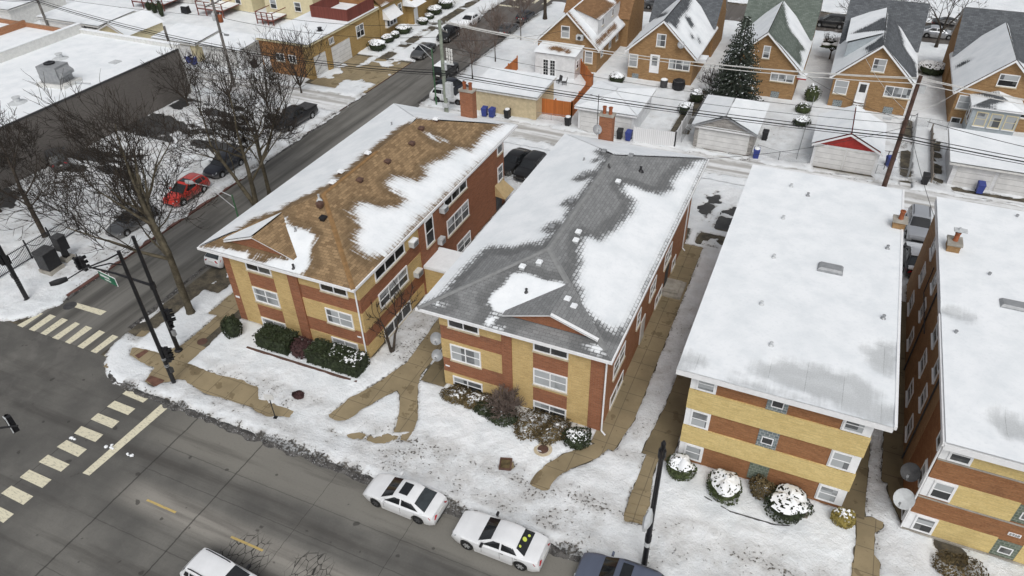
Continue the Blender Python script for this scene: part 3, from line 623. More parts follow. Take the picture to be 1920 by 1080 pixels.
# ------------------------------------------------------------------ lying snow
def rect(x0, x1, y0, y1): return [(x0, y0), (x1, y0), (x1, y1), (x0, y1)]
BLDG = [rect(-35.6, -24.4, 29.6, 52.2), rect(-18.4, -7.8, 29.5, 54), rect(-2.9, 6.0, 29.3, 52), rect(9.2, 21, 29.3, 52.5), rect(-110, -70.3, 5, 61.3)]
def build_snow(name, x0, x1, y0, y1, h, lab):
    nx, ny = int((x1-x0)/h)+1, int((y1-y0)/h)+1
    X, Y = np.meshgrid(x0+np.arange(nx)*h, y0+np.arange(ny)*h, indexing='ij'); P = np.stack([X.ravel(), Y.ravel()], 1); x, y = P[:, 0], P[:, 1]
    n1 = vnoise(x, y, 0.9, 4)-0.5; n2 = vnoise(x+50, y+9, 0.28, 4)-0.5; n3 = vnoise(x+13, y+77, 2.1, 2)-0.5
    dirt = np.zeros(len(P))
    # base: inside the kerbed blocks (the snow bank spills a little over the kerb)
    sd = np.maximum(np.maximum(sdf_poly(P, east), sdf_poly(P, west)), np.where(y > 119, y-119.9, -5))
    sd = sd+0.25+n1*0.9
    kerb_d = np.minimum(np.abs(y-21.1)+np.where(x > -39, 0, 9), 9)
    side = np.where((y > 27) & (y < 110), np.minimum(np.abs(x+42.3), np.abs(x+50.3)), 9)
    dirt = np.maximum(dirt, np.clip(1.50-np.maximum(y-20.85, 0)/0.55+n1*2.2, 0, 1.4)*(x > -38.5)*(y < 23))
    dirt = np.maximum(dirt, np.clip(1.1-side/0.9+n1*1.2, 0, 1.35))
    # trodden parkway and uncleared pavement
    pk = np.clip(np.minimum((y-21.2)/0.5, (25.6-y)/0.7), 0, 1)*(x > -37)
    dirt = np.maximum(dirt, pk*(0.74+1.0*n2+0.5*n1))
    pk2 = np.exp(-((y-24.1)/0.8)**2)*(x > -24); dirt = np.maximum(dirt, pk2*(0.92+0.9*n2))
    dirt = np.maximum(dirt, 0.20+0.6*n2)
    ly = ((y > 25.7) & (y < 29.4) & (x > -37)); dirt = np.where(ly, np.maximum(0.0+0.5*n2, 0.0), dirt)
    def zone(poly, val, soft=0.8):
        nonlocal dirt
        d = sdf_poly(P, poly); dirt = np.maximum(dirt, np.clip((d+soft)/soft, 0, 1)*(val+0.6*n2+0.3*n1))
    zone(rect(-24.3, -20.5, 30.3, 42), 0.80); zone(rect(-6.3, -4.6, 28, 53), 0.62); zone(rect(7.3, 8.1, 28, 52), 0.75); zone(rect(8, 15, 25, 28.4), 0.55)
    zone(rect(-17.5, -9, 28.2, 29.4), 0.9); zone(rect(-8, -4, 25.6, 26.4), 0.3); zone(rect(-43.2, -40.9, 24.5, 40), 1.05, 0.5)
    zone(rect(-29, 12, 54, 62), 0.42); zone(rect(-70, -51, 28, 61), 0.72); zone(rect(-58, -50.5, 24, 33), 0.28); zone(rect(-40, -30, 69, 76), 0.35); zone(rect(-23, 20, 70, 84), 0.50); zone(rect(-42, 20, 69, 71), 0.6)
    ex = np.full(len(P), -9.0)
    for k, pl in PATHS.items(): ex = np.maximum(ex, sdf_poly(P, pl)+(0.02 if k not in ('walk_frag', 'walk_frag2') else n1*1.0))
    for pl in BLDG: ex = np.maximum(ex, sdf_poly(P, pl)+0.05)
    edge = ex
    # alleys: only ridges of snow left
    for pl in (rect(-42.5, 120, 64.6, 68.2), rect(-260, -50.3, 63.2, 67.4)): ex = np.maximum(ex, sdf_poly(P, pl)+n1*1.3)
    # parking lot: half melted
    d = sdf_poly(P, rect(-70.2, -54.6, 34, 60.3)); melt = np.minimum(d+0.5, (vnoise(x*0.55+5, y*1.5, 0.30, 5)-0.545)*9); ex = np.maximum(ex, melt)
    d = sdf_poly(P, rect(-70, -55, 50, 60)); ex = np.maximum(ex, np.minimum(d, (vnoise(x*0.7+3, y*1.2+9, 0.30, 5)-0.49)*9))
    # tracks on the verge west of the junction, driveway, bare pads
    d = sdf_poly(P, rect(-58.8, -50.0, 69.2, 79.6)); ex = np.maximum(ex, np.minimum(d+0.4, (vnoise(x, y, 0.45, 5)-0.40)*6))
    for pl in (rect(-5.6, -3.8, 55.0, 58.6), rect(-6.6, -3.7, 52.3, 53.4), rect(-3.6, -3.2, 50.6, 55)): ex = np.maximum(ex, np.minimum(sdf_poly(P, pl)+0.4, (vnoise(x, y, 0.7, 4)-0.40)*5))
    for (u, v, r) in ((1330, 390, 0.9), (1338, 377, 0.7)):
        q = at(u, v); ex = np.maximum(ex, np.minimum(r-np.hypot((x-q[0])*1.3, (y-q[1])*0.6), 0.5)+n1*2.2+n3*1.2-0.1)
    ex = np.maximum(ex, np.minimum(sdf_poly(P, rect(-43.4, -41.2, 25.5, 42))+0.5, (vnoise(x*1.3, y*0.5, 0.8, 4)-0.44)*5))
    # bare strips before the garage doors
    for (a, b_) in ((-23.4, -17.5), (-11.0, -5.6), (0.6, 6.1), (12.6, 20)): ex = np.maximum(ex, sdf_poly(P, rect(a, b_, 68.7, 69.9))+n1*1.0-0.1)
    ex = np.maximum(ex, sdf_poly(P, rect(-41.8, -39.2, 31, 37.5))*0+np.minimum(sdf_poly(P, rect(-42.0, -39.6, 31.5, 37.5))+0.3, (vnoise(x, y, 0.8, 4)-0.45)*5))
    for pl in (rect(8.6, 9.1, 66, 84), rect(-12.9, -12.3, 72, 84), rect(11.4, 11.8, 70, 80)): ex = np.maximum(ex, np.minimum(sdf_poly(P, pl)+0.2, (vnoise(x, y, 1.1, 3)-0.38)*4))
    ex = np.maximum(ex, np.minimum(sdf_poly(P, rect(-14.0, -12.9, 72, 84)), 0.5))
    ex = np.maximum(ex, np.minimum(sdf_poly(P, rect(-54.9, -54.0, 76, 110))+0.3, (vnoise(x, y, 0.7, 3)-0.42)*4))
    # small bare spots: drain, basket, stumps
    for (u, v, r) in ((948, 872, 0.42), (1040, 990, 0.0)): q = at(u, v); ex = np.maximum(ex, r-np.hypot(x-q[0], y-q[1])+n3*0.5)
    for (u, v, r) in ((1790, 1040, 0.75), (1775, 1020, 0.6)): q = at(u, v); ex = np.maximum(ex, r-np.hypot(x-q[0], y-q[1])+n3*0.8)
    sd = np.minimum(sd, -ex+n3*0.22*(np.abs(ex) < 1))
    # dirty edge along everything bare
    dirt = np.where((sd < 0.12) & (sd > -h*1.5), np.maximum(dirt, 1.0+n3), dirt)
    S = sd.reshape(nx, ny); gx, gy = np.gradient(S, h)
    gl = np.sqrt(gx**2+gy**2)+1e-6; gx /= gl; gy /= gl
    slope = np.clip(gl, 0.6, 3)
    inside = S > 0
    cell = inside[:-1, :-1] | inside[1:, :-1] | inside[:-1, 1:] | inside[1:, 1:]
    PX, PY = X.copy(), Y.copy(); out = ~inside; mv = np.clip(-S/slope, 0, 1.5*h)
    PX[out] += (gx*mv)[out]; PY[out] += (gy*mv)[out]
    Sd = np.maximum(S, 0); th = 0.11*(1-np.exp(-Sd/0.22))
    bank = 0.16*np.exp(-((kerb_d.reshape(nx, ny)-0.5)/0.55)**2)*(X > -38)*(0.5+1.6*np.abs(n1.reshape(nx, ny)))
    low = (np.minimum(np.abs(Y-21.1), 9) < 9) & (sdf_poly(P, east) < 0).reshape(nx, ny) & (sdf_poly(P, west) < 0).reshape(nx, ny) & (Y < 111)
    Z = np.where(low, 0.02, 0.108)+th+bank*(Sd > 0)+(vnoise(X, Y, 1.4, 3)-0.5)*0.16*np.clip(Sd, 0, 1)+n3.reshape(nx, ny)*0.05*np.clip(Sd*3, 0, 1)
    Z = np.where(Sd <= 0, np.where(low, 0.004, 0.106), Z)
    used = np.zeros((nx, ny), bool); used[:-1, :-1] |= cell; used[1:, :-1] |= cell; used[:-1, 1:] |= cell; used[1:, 1:] |= cell
    idx = -np.ones(nx*ny, int); u = used.ravel(); idx[u] = np.arange(u.sum())
    I, J = np.nonzero(cell); k = I*ny+J
    F = np.stack([idx[k], idx[k+ny], idx[k+ny+1], idx[k+1]], 1)
    V = np.stack([PX.ravel()[u], PY.ravel()[u], Z.ravel()[u]], 1)
    me = bpy.data.meshes.new(name); me.vertices.add(len(V)); me.vertices.foreach_set('co', V.ravel())
    me.loops.add(F.size); me.loops.foreach_set('vertex_index', F.ravel()); me.polygons.add(len(F)); me.polygons.foreach_set('loop_start', np.arange(len(F))*4)
    me.polygons.foreach_set('use_smooth', np.ones(len(F), bool)); me.update(calc_edges=True)
    a = me.attributes.new('dirt', 'FLOAT', 'POINT'); a.data.foreach_set('value', np.clip(dirt, 0, 1.6)[u].astype(np.float32))
    me.materials.append(M['gsnow']); tag(link_obj(name, me), lab, 'snow', None, 'stuff')
build_snow('snow', -76, 24, 20.2, 63.0, 0.16, 'trodden snow lying on the lawns, verges and parking lot')
build_snow('snow', -135, 42, 63.0, 112, 0.32, 'snow lying on the back yards, alley edges and far verges')
build_snow('snow', -110, 60, 119, 165, 0.8, 'snow lying beyond the far cross street')
# ------------------------------------------------------------------ snowy roofs
def clip_grid(poly2, step):
    bm = bmesh.new(); bm.faces.new([bm.verts.new((x, y, 0)) for x, y in poly2])
    us = [p[0] for p in poly2]; vs = [p[1] for p in poly2]
    for ax, lo, hi in ((0, min(us), max(us)), (1, min(vs), max(vs))):
        k = lo+step
        while k < hi-0.02:
            n = (1, 0, 0) if ax == 0 else (0, 1, 0); co = (k, 0, 0) if ax == 0 else (0, k, 0)
            bmesh.ops.bisect_plane(bm, geom=bm.verts[:]+bm.edges[:]+bm.faces[:], plane_co=co, plane_no=n, dist=1e-5); k += step
    bm.verts.index_update()
    V = np.array([v.co[:2] for v in bm.verts]); F = [tuple(v.index for v in f.verts) for f in bm.faces]; bm.free(); return V, F
def roof_mesh(name, planes, mat, parent, step=0.3, thick=0.10, label=None):
    """planes: (corner list of 3-D points with the eave edge first, snow) ; snow: 'full', 'bare' or list of (sign, pixel polygon)"""
    AV, AF_, AU, AS = [], [], [], []; n0 = 0; uo = 0.0
    for pts, snow in planes:
        P = [np.array(p, float) for p in pts]; U = P[1]-P[0]; U /= np.linalg.norm(U)
        N = np.cross(U, P[2]-P[1]); N /= np.linalg.norm(N)
        if N[2] < 0: N = -N
        Vv = np.cross(N, U)
        if Vv[2] < -1e-6: Vv = -Vv
        q2 = [(float(np.dot(p-P[0], U)), float(np.dot(p-P[0], Vv))) for p in P]
        a = sum(q2[i][0]*q2[(i+1) % len(q2)][1]-q2[(i+1) % len(q2)][0]*q2[i][1] for i in range(len(q2)))
        V, F = clip_grid(q2 if a > 0 else q2[::-1], step)
        if snow == 'full': sd = np.full(len(V), 2.0)
        elif snow == 'bare': sd = np.full(len(V), -2.0)
        else:
            sd = np.full(len(V), -2.0); gain = 1.0
            for sg, pp in snow:
                if sg == 'gain': gain = pp; continue
                if pp == 'all': d = np.full(len(V), 2.0)
                else:
                    W2 = [atplane(u, v, P[0], N) for u, v in pp]; d = sdf_poly(V, [(float(np.dot(w-P[0], U)), float(np.dot(w-P[0], Vv))) for w in W2])
                sd = np.maximum(sd, d+0.12) if sg > 0 else np.minimum(sd, -d)
            sd = np.clip(sd*np.where(sd > 0, gain, 1.0), -2, 2)
        h = thick*np.clip(sd/0.5, 0, 1)
        W3 = P[0]+V[:, :1]*U+V[:, 1:]*Vv+h[:, None]*N
        flip = np.dot(np.cross(U, Vv), N) < 0
        AV.append(W3); AF_ += [tuple(n0+i for i in (f[::-1] if flip else f)) for f in F]; AU.append(V+np.array([uo, 0])); AS.append(sd); n0 += len(V); uo += 50.0
    AV = np.concatenate(AV); AU = np.concatenate(AU); AS = np.concatenate(AS)
    me = bpy.data.meshes.new(name); me.from_pydata(AV.tolist(), [], AF_); me.materials.append(mat)
    uv = me.uv_layers.new(name='UVMap'); li = np.zeros(len(me.loops), int); me.loops.foreach_get('vertex_index', li); uv.data.foreach_set('uv', AU[li].astype(np.float32).ravel())
    at_ = me.attributes.new('snow', 'FLOAT', 'POINT'); at_.data.foreach_set('value', AS.astype(np.float32))
    me.polygons.foreach_set('use_smooth', [True]*len(me.polygons)); me.update()
    return link_obj(name, me, parent, label)
def Q(ox, oy, s, pts): return [(ox+u/s, oy+v/s) for u, v in pts]
RM = {}
RM['brown'] = roof_mat('brown_shingles', (0.320, 0.220, 0.122), (0.140, 0.090, 0.048), (0.40, 0.21), amp=0.9, streak=0.95, tabcut=0.2, wetk=0.5, soft=0.45)
RM['grey'] = roof_mat('grey_shingles', (0.235, 0.240, 0.242), (0.165, 0.170, 0.172), (0.40, 0.22), amp=0.7, streak=0.3, tabcut=0.5, wetk=0.45, soft=0.5)
RM['slate'] = roof_mat('slate_shingles', (0.125, 0.135, 0.145), (0.065, 0.07, 0.078), (0.45, 0.20), amp=0.6, streak=0.35, wetk=0.3)
RM['green'] = roof_mat('green_shingles', (0.15, 0.175, 0.155), (0.085, 0.105, 0.09), (0.45, 0.20), amp=0.6, streak=0.35, wetk=0.3)
RM['rust'] = roof_mat('rust_shingles', (0.26, 0.15, 0.075), (0.155, 0.085, 0.042), (0.42, 0.20), amp=0.6, streak=0.35, wetk=0.3)
RM['membrane'] = roof_mat('roof_membrane', (0.53, 0.55, 0.56), (0.48, 0.50, 0.51), (1.8, 6.0), amp=1.3, streak=0.3, tabcut=0.0, wetk=0.12, soft=0.8)

def vent_box(parent, p, n, s=0.36, mat='vent_brown', hood=True, name='roof_vent', snow=False):
    mb = MB(); x, y, z = p; q = s/2
    mb.box(x-q, x+q, y-q, y+q, z-0.12, z+0.14, 0)
    mb.hexa([(x-q*1.3, y-q*1.3, z+0.143), (x+q*1.3, y-q*1.3, z+0.143), (x+q*1.3, y+q*1.3, z+0.143), (x-q*1.3, y+q*1.3, z+0.143), (x-q, y-q, z+0.26), (x+q, y-q, z+0.26), (x+q, y+q, z+0.26), (x-q, y+q, z+0.26)], 1 if snow else 0)
    return mb.build(name, [mat, 'snow'], parent)
def vent_pipe(parent, p, r=0.07, h=0.5, mat='grey_metal', name='vent_pipe', cone=True):
    mb = MB(); prof = [(r*3.2, -0.05), (r*1.6, 0.12), (r, 0.16), (r, h), (r*1.25, h+0.01), (r*1.2, h+0.05)] if cone else [(r, -0.1), (r, h)]
    mb.lathe(p, prof, 10); return mb.build(name, mat, parent, smooth=True, sharp=40)
def hip_roof(x0, x1, y0, y1, ze, zr):
    xm = (x0+x1)/2; r = (x1-x0)/2
    a, b = (xm, y0+r, zr), (xm, y1-r, zr)
    S = [(x0, y0, ze), (x1, y0, ze), a]; E = [(x1, y0, ze), (x1, y1, ze), b, a]; N = [(x1, y1, ze), (x0, y1, ze), b]; W_ = [(x0, y1, ze), (x0, y0, ze), a, b]
    return S, E, N, W_
def eave(parent, x0, x1, y0, y1, z, h=0.16, ov=0.55, gut=True):
    mb = MB(); t = 0.10
    mb.box(x0+0.02, x1-0.02, y0+0.02, y1-0.02, z-h-0.03, z-0.03)     # soffit slab
    for (a, b, c, d) in ((x0-t, x1+t, y0-t, y0), (x0-t, x1+t, y1, y1+t), (x0-t, x0, y0, y1), (x1, x1+t, y0, y1)): mb.box(a, b, c, d, z-h-0.005, z+0.015)
    return mb.build('gutter', 'white', parent)
def downspout(parent, x, y, z0, z1, kick=(0.25, -0.1)):
    mb = MB(); mb.tube([(x, y, z1), (x, y, z0+0.25), (x+kick[0], y+kick[1], z0+0.08)], 0.055, 6); return mb.build('downspout', 'white', parent)
def ridge_caps(parent, segs, mat, w=0.16, name='ridge_cap'):
    mb = MB()
    for a, b in segs:
        a, b = np.array(a, float), np.array(b, float); d = b-a; L = np.linalg.norm(d); d /= L; s = np.cross(d, (0, 0, 1.0)); s /= np.linalg.norm(s); n = np.cross(s, d)
        k = int(L/0.35)
        for i in range(k):
            p, q = a+d*(i*L/k), a+d*((i+1)*L/k); lift = 0.045
            mb.add([p-s*w-n*0.02, p+n*lift, p+s*w-n*0.02, q+s*w-n*0.01, q+n*(lift+0.012), q-s*w-n*0.01], [(0, 1, 4, 5), (1, 2, 3, 4)])
    return mb.build(name, mat, parent)
def ac_unit(parent, pl, a, z, w=0.68, h=0.42, d=0.45, snow=True, hood=None):
    mb = MB(); pl.box(mb, a-w/2, a+w/2, z, z+h, 0.0, d, 0)
    for i in range(5): pl.box(mb, a-w/2+0.05, a+w/2-0.05, z+0.06+i*0.065, z+0.085+i*0.065, d, d+0.012, 1)
    if snow: pl.box(mb, a-w/2-0.01, a+w/2+0.01, z+h+0.002, z+h+0.06, 0.01, d, 2)
    return mb.build('air_conditioner', ['light_metal', 'dark', hood or 'snow'], parent)
def chimney(parent, x, y, z0, z1, w, d, brickm, pots=2, cap='concrete', potm='terracotta'):
    mb = MB(); mb.box(x-w/2, x+w/2, y-d/2, y+d/2, z0, z1, 0); mb.box(x-w/2-0.08, x+w/2+0.08, y-d/2-0.08, y+d/2+0.08, z1+0.002, z1+0.14, 1)
    o = mb.build('chimney', [brickm, cap], parent)
    for i in range(pots):
        xx = x+(i-(pots-1)/2)*w*0.46
        m2 = MB(); m2.lathe((xx, y, z1+0.142), [(0.17, 0), (0.15, 0.06), (0.15, 0.5), (0.18, 0.52), (0.18, 0.6), (0.11, 0.6), (0.11, 0.35)], 12); m2.build('chimney_pot', potm, o, smooth=True, sharp=40)
    return o
def pediment(parent, xa, xm, xb, y, z0, zt, roofmat, depth, brickm='red_brick', slope=0.34):
    """small false gable standing on the front slope"""
    mb = MB(); mb.poly([(xa, y, z0), (xb, y, z0), (xm, y, zt)], 0)
    for (p, q) in (((xa, z0), (xm, zt)), ((xm, zt), (xb, z0))):
        dx, dz = q[0]-p[0], q[1]-p[1]; L = math.hypot(dx, dz); nx, nz = -dz/L*0.10, dx/L*0.10
        mb.hexa([(p[0], y-0.22, p[1]), (q[0], y-0.22, q[1]), (q[0], y+0.02, q[1]), (p[0], y+0.02, p[1]), (p[0]+nx, y-0.22, p[1]+nz), (q[0]+nx, y-0.22, q[1]+nz), (q[0]+nx, y+0.02, q[1]+nz), (p[0]+nx, y+0.02, p[1]+nz)], 1)
    g = mb.build('gable', [brickm, 'white'], parent)
    return g
def plaque(parent, pl, a, z, w, h, text=None, d=0.03):
    mb = MB(); pl.box(mb, a-w/2, a+w/2, z-h/2, z+h/2, 0, d); o = mb.build('number_plate', 'white', parent)
    if text:
        cu = bpy.data.curves.new('house_number', 'FONT'); cu.body = text; cu.size = h*1.05; cu.align_x = 'CENTER'; cu.align_y = 'CENTER'; cu.extrude = 0.004; cu.materials.append(M['black'])
        tmp = bpy.data.objects.new('tmp', cu); COL.objects.link(tmp); bpy.context.view_layer.update(); me = bpy.data.meshes.new_from_object(tmp); bpy.data.objects.remove(tmp)
        q = pl.p(a, z, d+0.006); me.transform(Matrix.Translation(q) @ Matrix.Rotation(R_(90), 4, 'X')); link_obj('house_number', me, o)
    return o
def bands_front(parent, pl, x0, x1, z0, z1, base, add):
    pass

# ------------------------------------------------------------------ A: corner building with the brown roof
YA = 29.55
A = thing('apartment_building', 'corner brick apartment building with brown shingle hip roof half under snow', 'apartment building', (-30, 41, 0), world=True)
mb = MB(); xa, xb, ya, yb, zt = -35.65, -24.42, YA, 52.2, 6.3
def wallbox(x0, x1, y0, y1, z0, z1, m): mb.box(x0, x1, y0, y1, z0, z1, m)
mb.box(xa, xb, ya, yb, -0.1, zt, 0)                                            # red brick core
mb.box(xa-0.02, xb+0.012, ya-0.02, yb-14.9, -0.1, 0.12, 2)                       # stone foot
F = Plane('S', YA); E_ = Plane('E', xb)
YM, RD = 1, 0
for (a0, a1, z0, z1) in ((-35.0, -30.0, 0.122, 5.98),): F.box(mb, a0, a1, z0, z1, 0, 0.022, YM)
for (z0, z1) in ((1.02, 2.10), (3.78, 4.92)): F.box(mb, -33.58, -31.38, z0, z1, 0, 0.034, RD)
F.box(mb, -30.0, -29.2, -0.1, 6.0, 0, 0.14, RD)
F.box(mb, -29.2, xb+0.022, 0.122, 1.22, 0, 0.022, YM); F.box(mb, -29.2, xb+0.022, 2.40, 4.03, 0, 0.022, YM); F.box(mb, -29.2, xb+0.022, 5.18, 6.1, 0, 0.022, YM)
for (z0, z1) in ((0.122, 1.22), (2.40, 3.20+0.02), (4.16, 4.2)): pass
yq = 37.25
E_.box(mb, YA, yq, 0.125, 1.22, 0, 0.022, YM); E_.box(mb, YA, yq, 2.40, 4.03, 0, 0.022, YM); E_.box(mb, YA, yq, 5.18, 6.1, 0, 0.022, YM)
E_.box(mb, yq, 39.6, -0.1, 6.1, 0, 0.12, RD)
mb.build('wall', ['red_brick', 'yellow_brick', 'sill'], A)
for (a0, a1) in ((-33.56, -31.40), (-27.42, -25.26)):
    window(A, F, a0, a1, 5.2, 6.05, 2, False, glass='glass', out=0.09); window(A, F, a0, a1, 2.45, 3.72, 2, True, glass='blind', out=0.09)
    window(A, F, a0, a1, 0.0 if a0 < -30 else 0.1, 0.95 if a0 < -30 else 1.12, 2, True, glass='glass', out=0.09)
window(A, E_, 31.45, 35.25, 5.35, 6.22, 3, False, out=0.09); window(A, E_, 31.5, 35.25, 2.92, 4.2, 3, True, out=0.09, glass='glass'); window(A, E_, 31.5, 35.1, 0.15, 1.16, 3, False, out=0.09)
window(A, Plane('E', xb+0.12), 38.0, 39.2, 3.95, 6.2, 1, True, out=0.07, upper='glass')
window(A, E_, 41.2, 45.0, 5.4, 6.18, 3, False, out=0.07); window(A, E_, 41.4, 45.08, 2.8, 4.25, 3, True, out=0.07); window(A, E_, 42.7, 45.1, 0.1, 1.25, 2, True, out=0.07)
window(A, E_, 50.85, 51.9, 5.35, 6.25, 1, False, out=0.07); window(A, E_, 50.8, 51.85, 2.75, 4.2, 1, True, out=0.07)
ac_unit(A, E_, 36.2, 5.35); ac_unit(A, E_, 40.8, 5.55, snow=False); ac_unit(A, E_, 36.35, 2.6, hood='offwhite', snow=True); ac_unit(A, E_, 40.1, 3.1, 0.6, 0.5, 0.4, False)
mb = MB(); E_.box(mb, 37.3, 40.0, 2.55, 2.72, 0.0, 2.1, 0); E_.box(mb, 37.32, 39.98, 2.722, 2.80, 0.02, 2.06, 1); E_.box(mb, 37.35, 38.2, -0.1, 2.54, 0.13, 1.9, 2); E_.box(mb, 39.75, 39.95, 0, 2.54, 1.75, 1.95, 3)
mb.build('door_canopy', ['white', 'snow', 'yellow_brick', 'white'], A)
mb = MB(); E_.box(mb, 38.4, 39.5, 0, 2.3, 0.125, 0.17, 0); E_.box(mb, 39.55, 39.72, 0, 2.4, 0.125, 0.2, 1); mb.build('door', ['dark', 'white'], A)
mb = MB(); p = [E_.p(50.2, 2.75, 0.0), E_.p(51.7, 2.75, 0.0), E_.p(51.95, 1.75, 1.05), E_.p(49.95, 1.75, 1.05)]
mb.add(p+[(x, y, z-0.05) for x, y, z in p], [(0, 1, 2, 3), (7, 6, 5, 4), (2, 1, 5, 6), (0, 3, 7, 4), (3, 2, 6, 7)]); mb.poly([p[0], p[3], E_.p(50.15, 1.75, 0)], 0); mb.poly([p[1], E_.p(51.75, 1.75, 0), p[2]], 0); mb.build('awning', 'tan_metal', A)
mb = MB(); E_.box(mb, 50.3, 51.4, 0, 2.05, 0.01, 0.06); mb.build('door', 'dark', A)
plaque(A, Plane('S', YA), -35.33, 2.22, 0.34, 0.16); plaque(A, Plane('S', YA-0.02), -25.0, 1.86, 0.3, 0.1)
ex0, ex1, ey0, ey1, ze, zr = -36.98, -24.35, 29.05, 54.9, 6.42, 8.62
S_, E2, N_, W2 = hip_roof(ex0, ex1, ey0, ey1, ze, zr)
c6 = lambda l: Q(480, 270, 4, l); c2 = lambda l: Q(480, 0, 4, l); ca = lambda l: Q(360, 420, 3.856, l)
snowE = [(1, c6([(690, 520), (790, 440), (880, 450), (960, 480), (1040, 470), (1120, 440), (1060, 370), (1000, 330), (970, 290), (1040, 240), (1120, 260), (1200, 280), (1270, 240), (1260, 190), (1340, 130), (1440, 100), (1480, 50), (1540, 30), (1600, 45), (1660, 0), (1700, -60), (1860, -160), (2100, -160), (1990, -60), (1840, 10), (1700, 130), (1500, 310), (1300, 500), (1120, 690), (980, 850), (900, 840), (830, 850), (760, 790), (735, 690), (770, 610), (740, 550)])),
         (1, c2([(1270, 990), (1300, 985), (1360, 1050), (1430, 1060), (1340, 1062), (1290, 1020)]))]
snowW = [(1, 'all'), (-1, c6([(-100, 620), (0, 560), (140, 520), (250, 450), (420, 370), (520, 320), (590, 290), (680, 220), (740, 140), (830, 80), (900, 20), (1000, -60), (1090, -130), (1150, -160), (1400, 0), (600, 600), (0, 800), (-220, 800), (-215, 740)]))]
snowS = [('gain', 3.5), (1, c6([(200, 545), (250, 620), (310, 640), (370, 650), (430, 700), (400, 790), (390, 930), (330, 980), (270, 960), (250, 870), (225, 800), (205, 650)])), (1, ca([(60, 165), (130, 175), (260, 190), (440, 225), (545, 260), (690, 270), (750, 320), (730, 362), (560, 330), (420, 290), (200, 215), (100, 180)])), (-1, ca([(425, 215), (560, 245), (545, 270), (510, 285), (410, 250)])),
         (1, Q(480, 270, 4, [(20, 700), (60, 660), (170, 680), (160, 720), (40, 730)]))]
snowW += [(-1, c6([(600, 250), (640, 205), (710, 200), (660, 245)])), (-1, c6([(790, 95), (830, 62), (890, 58), (840, 95)])), (-1, c6([(520, 320), (600, 285), (600, 305)]))]
snowN = [(1, 'all'), (-1, c2([(1130, 880), (1200, 890), (1500, 930), (1840, 935), (1800, 1000), (1200, 960)]))]
roof = roof_mesh('roof', [(S_, snowS), (E2, snowE), (N_, snowN), (W2, snowW)], RM['brown'], A, 0.28)
capb = plain('cap_brown', (0.24, 0.14, 0.06), 0.9, 0.2)
ra, rb = S_[2], N_[2]
ridge_caps(roof, [((ex1, ey0, ze+.02), ra), (ra, (ra[0], ra[1]+7, ra[2]))], capb)
eave(A, ex0, ex1, ey0, ey1, ze); downspout(A, -24.55, 29.38, 0.1, 6.3)
def on_roof(pl3, u, v):
    P = [np.array(p, float) for p in pl3]; N = np.cross(P[1]-P[0], P[2]-P[1]); N /= np.linalg.norm(N); return tuple(atplane(u, v, P[0], N))
for (u, v) in ((480, 460), (780, 280), (988, 140), (1170, 5)): vent_box(roof, on_roof(E2, 480+u/4, 270+v/4), 0)
vent_box(roof, on_roof(S_, 480+505/4, 270+565/4), 0, mat='black'); vent_box(roof, on_roof(S_, 480+105/4, 270+680/4), 0)
for q in ((640, 220), (840, 80), (575, 300)): vent_box(roof, on_roof(W2, 480+q[0]/4, 270+q[1]/4), 0, snow=True)
vent_box(roof, on_roof(E2, 480+1240/4, 972/4), 0); vent_box(roof, on_roof(N_, 480+1350/4, 905/4), 0, snow=True)
vent_pipe(roof, on_roof(S_, 480+300/4, 270+660/4), 0.06, 0.3); vent_pipe(roof, on_roof(S_, 480+285/4, 270+940/4), 0.07, 0.35, 'dark'); vent_pipe(roof, on_roof(E2, 480+475/4, 270+420/4), 0.07, 0.4, 'light_metal'); vent_pipe(roof, on_roof(W2, 480+1020/4, 945/4), 0.06, 0.3)
yp = 30.0
g = pediment(A, -35.3, -32.6, -29.4, yp, 6.80, 7.78, RM['brown'], 3)
def ped_roof(parent, xa_, xm_, xb_, y, z0, zt_, mat, snowl='bare', snowr='bare'):
    k = (zr-ze)/((ex1-ex0)/2)
    yb0, ybm = ey0+(z0-ze)/k+0.05, ey0+(zt_-ze)/k+0.1
    d = 0.105
    return roof_mesh('gable_roof', [([(xa_, y-0.25, z0+d), (xa_, yb0, z0+d), (xm_, ybm, zt_+d), (xm_, y-0.25, zt_+d)], snowl), ([(xb_, yb0, z0+d), (xb_, y-0.25, z0+d), (xm_, y-0.25, zt_+d), (xm_, ybm, zt_+d)], snowr)], mat, parent, 0.3)
ped_roof(g, -35.3, -32.6, -29.4, yp, 6.80, 7.78, RM['brown'], 'full', 'bare')
chimney(A, -28.75, 54.35, 3.0, 9.2, 1.25, 0.75, 'red_brick', 2)

# ------------------------------------------------------------------ B: grey roof
YB = 29.45
B = thing('apartment_building', 'brick apartment building with grey shingle hip roof between the brown roof and the flat roof', 'apartment building', (-13, 41, 0), world=True)
mb = MB(); xa, xb, ya, yb = -18.48, -7.80, YB, 52.2
F = Plane('S', YB); E_ = Plane('E', xb); WL = Plane('W', xa)
mb.box(xa, xb-0.002, ya, yb, -0.1, 6.3, 0); mb.box(xb-0.001, xb+0.012, ya+0.3, yb, -0.1, 6.3, 2)
F.box(mb, xa-0.022, -14.25, -0.1, 1.26, 0, 0.022, 1); F.box(mb, xa-0.022, -14.25, 2.48, 4.06, 0, 0.022, 1); F.box(mb, xa-0.022, -14.25, 5.19, 6.1, 0, 0.022, 1)
F.box(mb, -14.25, -13.6, -0.1, 6.0, 0, 0.10, 0); F.box(mb, -13.6, -8.62, -0.1, 6.0, 0, 0.022, 1)
